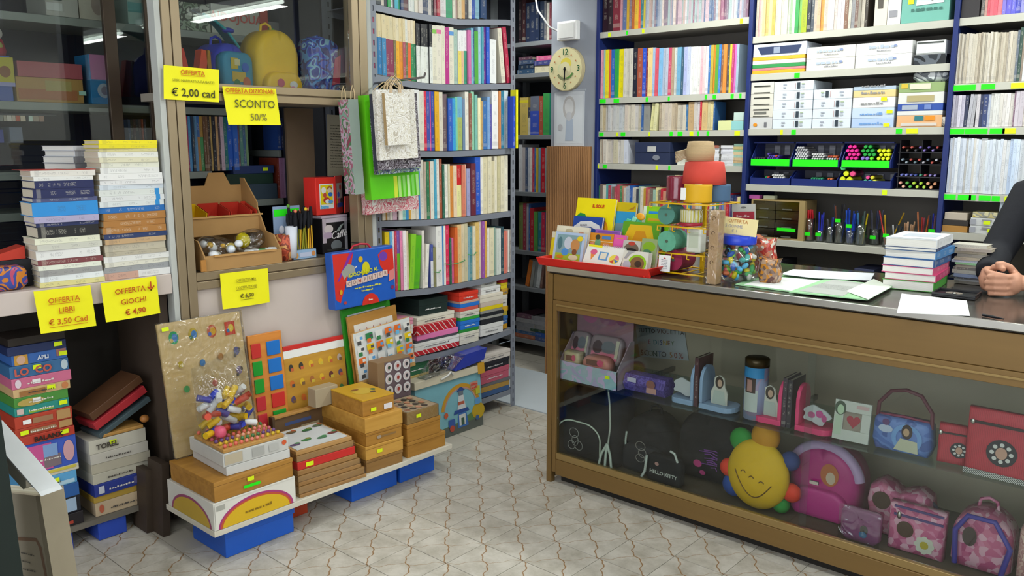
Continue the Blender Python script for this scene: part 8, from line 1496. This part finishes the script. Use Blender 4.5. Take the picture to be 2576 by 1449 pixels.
# ---- bay behind the shopkeeper
PB = ['c4beb0', 'bdb6a6', 'c8c2b6', 'b6ae9c', 'c0b8a8', 'ccc6ba', 'b0a694']
o = rbox(2, 0, 2408, 2462, 30, .26, .22, '2f2c2e', 'black file box on the top blue shelf behind the shopkeeper')
brow(2, 0, 2464, 45, '6a6664:10:120 b08a80:6 e06a78:8 dc6470:9 d85a68:9 e07a84:12 7a70c0:9 6a64c8:12 5a5ac0:12 4a50b8:14 8a8ac8:14 ' + rspec(24, SLV, 8, 14, 120, 5, 300), 'topmost', E2, 'ring_binder', 'coloured binder', .24, 'folder')
brow(2, 1, 2398, 210, rspec(26, PB, 5, 7, 125, 2, 150) + ' 5a6470:6:128 2f4a40:8:135 9a8a7a:6 c8d0d0:14:132 b8c0c8:16 ' + rspec(36, PB, 6, 9, 125, 3, 300), 'second', E2, 'exercise_book', 'pale exercise book', .2)
brow(2, 2, 2390, 319, 'b8b4c0:7:80 bcb8c4:8 c4c0cc:8 b4b0c0:8 28304e:9 a8a8b0:8:82:3 b8b8bc:8:82:3 -:5 c0bcc0:8 28345a:8 2a3a68:12 a8b0c0:6 c8c8c4:8:84 ccccc8:8 d4d4d0:8 c8c4bc:8 d0ccc8:9 d4d0cc:9 ccc8c0:9 7a5a70:4:92 c0b8c0:10 b8b0b8:12 ' + rspec(36, PB, 6, 9, 82, 3, 300), 'third', E2, 'exercise_book', 'pale exercise book', .15)
brow(2, 3, 2378, 483, rspec(22, ['c4ccd8', 'ccd4dc', 'd4d8dc', 'c8d0dc', 'd0d0d0', 'ccc8c0', 'd8dcdc'], 5, 8, 138, 2, 150) + ' b8c8e0:9:140 c0d0e4:9 c8d4e4:8 d0d4d8:12 c8ccd0:14 ' + rspec(36, PB, 6, 9, 138, 3, 300), 'fourth', E2, 'exercise_book', 'pale exercise book', .2)
z = BZ[2][4] + .0005
rbox(2, 4, 2366, 2432, 580, .03, .15, 'a87a38', 'amber flat box on the lowest shelf behind the shopkeeper'); rbox(2, 4, 2368, 2434, 570, .026, .15, '2c2824', 'dark flat box on the amber one', z=z + .0305); rbox(2, 4, 2374, 2430, 560, .034, .15, 'b4a898', 'pale flat box on the dark one', z=z + .057)
for k in range(2):
    o = rbox(2, 4, 2438, 2510, 585, .036, .15, 'c4c6c6', f'white printed box with yellow sticker, {("lower", "upper")[k]} of the pair by the shopkeeper', z=z + .0365 * k, st=(.01 + .02 * (1 - k), .016, NEON_Y)); art(o, 'grey_print', [('r', -.06, .006, -.035, .03, '9a9ca4'), ('r', -.01, .022, .03, .03, '8a8a8a')], -.003)
o = rbox(2, 4, 2444, 2506, 560, .026, .14, 'b8ac78', 'cream patterned box on the white printed pair', z=z + .0735, mat=blotch(['b8ac78', '8a8a80', 'c8c098', 'b09a3a'], 22, .5, 'cream_pattern'))
rbox(2, 4, 2512, 2550, 540, .15, .1, 'a8b4c0', 'pale blue pack standing behind the shopkeeper shoulder')
# ================================================================ shopkeeper behind the counter
def fuse(g, name, mat, parent, voxel, smooth_it=6):
    o = g.build(name, mat, parent); m = o.modifiers.new('r', 'REMESH'); m.mode = 'VOXEL'; m.voxel_size = voxel; m.use_smooth_shade = True
    s = o.modifiers.new('s', 'SMOOTH'); s.iterations = smooth_it; s.factor = .5
    dg = bpy.context.evaluated_depsgraph_get(); me = bpy.data.meshes.new_from_object(o.evaluated_get(dg)); o.modifiers.clear(); old = o.data; o.data = me; me.name = name; bpy.data.meshes.remove(old)
    for p in me.polygons: p.use_smooth = True
    return o
PX, PY = -.47, 3.90
SKIN = M('bf8c72', .5, var=.08, scale=30, spec=.35)
Sr, Er, Wr = (-.655, 3.87, 1.355), (-.735, 3.74, 1.115), (-.703, 3.485, 1.068)
Sl, El, Wl = (-.285, 3.87, 1.355), (-.24, 3.66, 1.085), (-.495, 3.455, 1.055)
Pr, Pl = (-.688, 3.415, 1.062), (-.600, 3.405, 1.058)
g = G()
g.ellipsoid((PX, PY - .08, 1.60), (.074, .092, .112), 20, 14); g.ellipsoid((PX, PY - .125, 1.545), (.05, .05, .045), 14, 10); g.ellipsoid((PX, PY - .175, 1.595), (.013, .018, .024), 10, 8)
for s in (-1, 1): g.ellipsoid((PX + s * .074, PY - .07, 1.595), (.011, .02, .03), 10, 8)
g.tube([(PX, PY - .02, 1.38), (PX, PY - .055, 1.52)], [.062, .055], 14)
g.tube([(PX, PY + .02, .9), (PX, PY + .02, 1.05), (PX, PY + .01, 1.22), (PX, PY, 1.35), (PX, PY - .01, 1.41)], [.15, .14, .155, .15, .08], 18)
g.tube([Sr, (PX, PY, 1.38), Sl], [.055, .075, .055], 12)
for S, E, W in ((Sr, Er, Wr), (Sl, El, Wl)): g.tube([S, E], [.05, .04], 12); g.ellipsoid(E, (.04, .04, .04), 10, 8); g.tube([E, ((E[0] + W[0]) / 2, (E[1] + W[1]) / 2, (E[2] + W[2]) / 2), W], [.039, .037, .026], 12)
for s in (-1, 1): g.tube([(PX + s * .085, PY + .02, .92), (PX + s * .095, PY, .5), (PX + s * .095, PY + .02, .1), (PX + s * .095, PY + .01, .05)], [.085, .06, .042, .04], 12)
g.tube([Wr, Pr], [.026, .032], 12); g.ellipsoid((Pr[0] - .002, Pr[1] - .012, Pr[2]), (.024, .042, .044), 14, 10); g.tube([Wl, Pl], [.025, .03], 12); g.ellipsoid((Pl[0] + .004, Pl[1] - .012, Pl[2]), (.024, .042, .042), 14, 10)
for k, dz in enumerate((.034, .013, -.008, -.028)):
    r = (.0098, .0102, .0098, .0086)[k]; e = (.0, .006, .002, -.008)[k]; z = 1.062 + dz
    g.tube([(-.690, 3.385, z), (-.676, 3.354 - e * .4, z - .002), (-.646, 3.336 - e * .5, z - .004), (-.618 + e, 3.344, z - .008)], [r * 1.1, r, r * .95, r * .82], 10)
    z -= .0105
    g.tube([(-.598, 3.378, z), (-.616, 3.346 - e * .4, z - .002), (-.648, 3.330 - e * .5, z - .002), (-.676 - e, 3.338, z - .006)], [r * 1.1, r, r * .95, r * .82], 10)
g.tube([(-.683, 3.43, 1.088), (-.668, 3.402, 1.108), (-.645, 3.376, 1.112), (-.628, 3.36, 1.106)], [.015, .0125, .0115, .0095], 10)
g.tube([(-.606, 3.425, 1.086), (-.618, 3.398, 1.112), (-.640, 3.382, 1.124), (-.660, 3.37, 1.124)], [.015, .0125, .0115, .0095], 10)
person = fuse(g, 'person', SKIN, None, .0042, 2)
tag(person, 'person in a black sweater behind the counter resting clasped hands on it', 'person')
# sweater: torso and sleeves, slightly larger than the body
BLKW = M('14161d', .85, var=.25, scale=40, bump=.3)
g = G()
g.tube([(PX, PY + .02, .86), (PX, PY + .02, 1.02), (PX, PY + .01, 1.2), (PX, PY, 1.34), (PX, PY - .01, 1.42), (PX, PY - .03, 1.455)], [.185, .178, .19, .185, .12, .075], 22)
g.tube([Sr, (PX, PY, 1.375), Sl], [.075, .095, .075], 14)
def lerp(a, b, t): return tuple(p + (q - p) * t for p, q in zip(a, b))
g.tube([lerp(Sr, (PX, PY, 1.37), .2), Sr, Er], [.08, .075, .062], 14); g.ellipsoid(Er, (.063, .063, .063), 12, 9); g.tube([Er, lerp(Er, Wr, .55), lerp(Er, Wr, .93)], [.06, .054, .045], 14)
g.tube([lerp(Sl, (PX, PY, 1.37), .2), Sl, El], [.08, .075, .06], 14); g.ellipsoid(El, (.06, .06, .06), 12, 9); g.tube([El, lerp(El, Wl, .35)], [.058, .05], 14)
fuse(g, 'sweater', BLKW, person, .009, 5)
g = G(); g.tube([(PX, PY + .02, .95), (PX, PY + .02, .82)], [.165, .17], 16)
for s in (-1, 1): g.tube([(PX + s * .085, PY + .02, .9), (PX + s * .095, PY, .5), (PX + s * .095, PY + .02, .06)], [.1, .075, .06], 14)
fuse(g, 'trousers', M('22242c', .8), person, .011, 4)
for s in (-1, 1): G().ellipsoid((PX + s * .095, PY - .04, .035), (.045, .12, .035), 14, 9).build('shoe', M('1a1816', .4), person)
g = G(); g.ellipsoid((PX, PY - .055, 1.635), (.086, .098, .098), 20, 14); g.ellipsoid((PX, PY - .01, 1.57), (.083, .07, .12), 18, 12)
hair = fuse(g, 'hair', M('2a1f18', .6, var=.3, scale=60, bump=.4), person, .008, 3)
for s in (-1, 1):
    e = G().ellipsoid((PX + s * .03, PY - .158, 1.605), (.0125, .008, .008), 12, 8).build('eye', M('d8d4d0', .2), person); G().ellipsoid((PX + s * .03, PY - .165, 1.605), (.0055, .003, .0055), 10, 6).build('iris', M('2a1c14', .2), e)
    G().tube([(PX + s * .03 + .021 * math.cos(a), PY - .172 + .006 * abs(math.cos(a)), 1.604 + .016 * math.sin(a)) for a in [2 * PI * i / 16 for i in range(16)]], .0018, 6, closed=True).build('glasses_rim', M('1a1a1e', .3), person)
    G().tube([(PX + s * .02, PY - .163, 1.63), (PX + s * .03, PY - .166, 1.634), (PX + s * .042, PY - .16, 1.63)], .0028, 6).build('eyebrow', M('2a1f18', .7), person)
G().tube([(PX - .022, PY - .168, 1.552), (PX, PY - .174, 1.549), (PX + .022, PY - .168, 1.552)], [.003, .0055, .003], 8).build('mouth', M('9a4a48', .4), person)
# pale mat on the floor of the passage
mt = G().box(-3.75, 3.62, .0005, -2.35, 4.28, .006).build('floor_mat', M('b4bcc2', .6, var=.06, scale=5)); tag(mt, 'pale grey mat in the passage between bookcase and counter', 'mat')
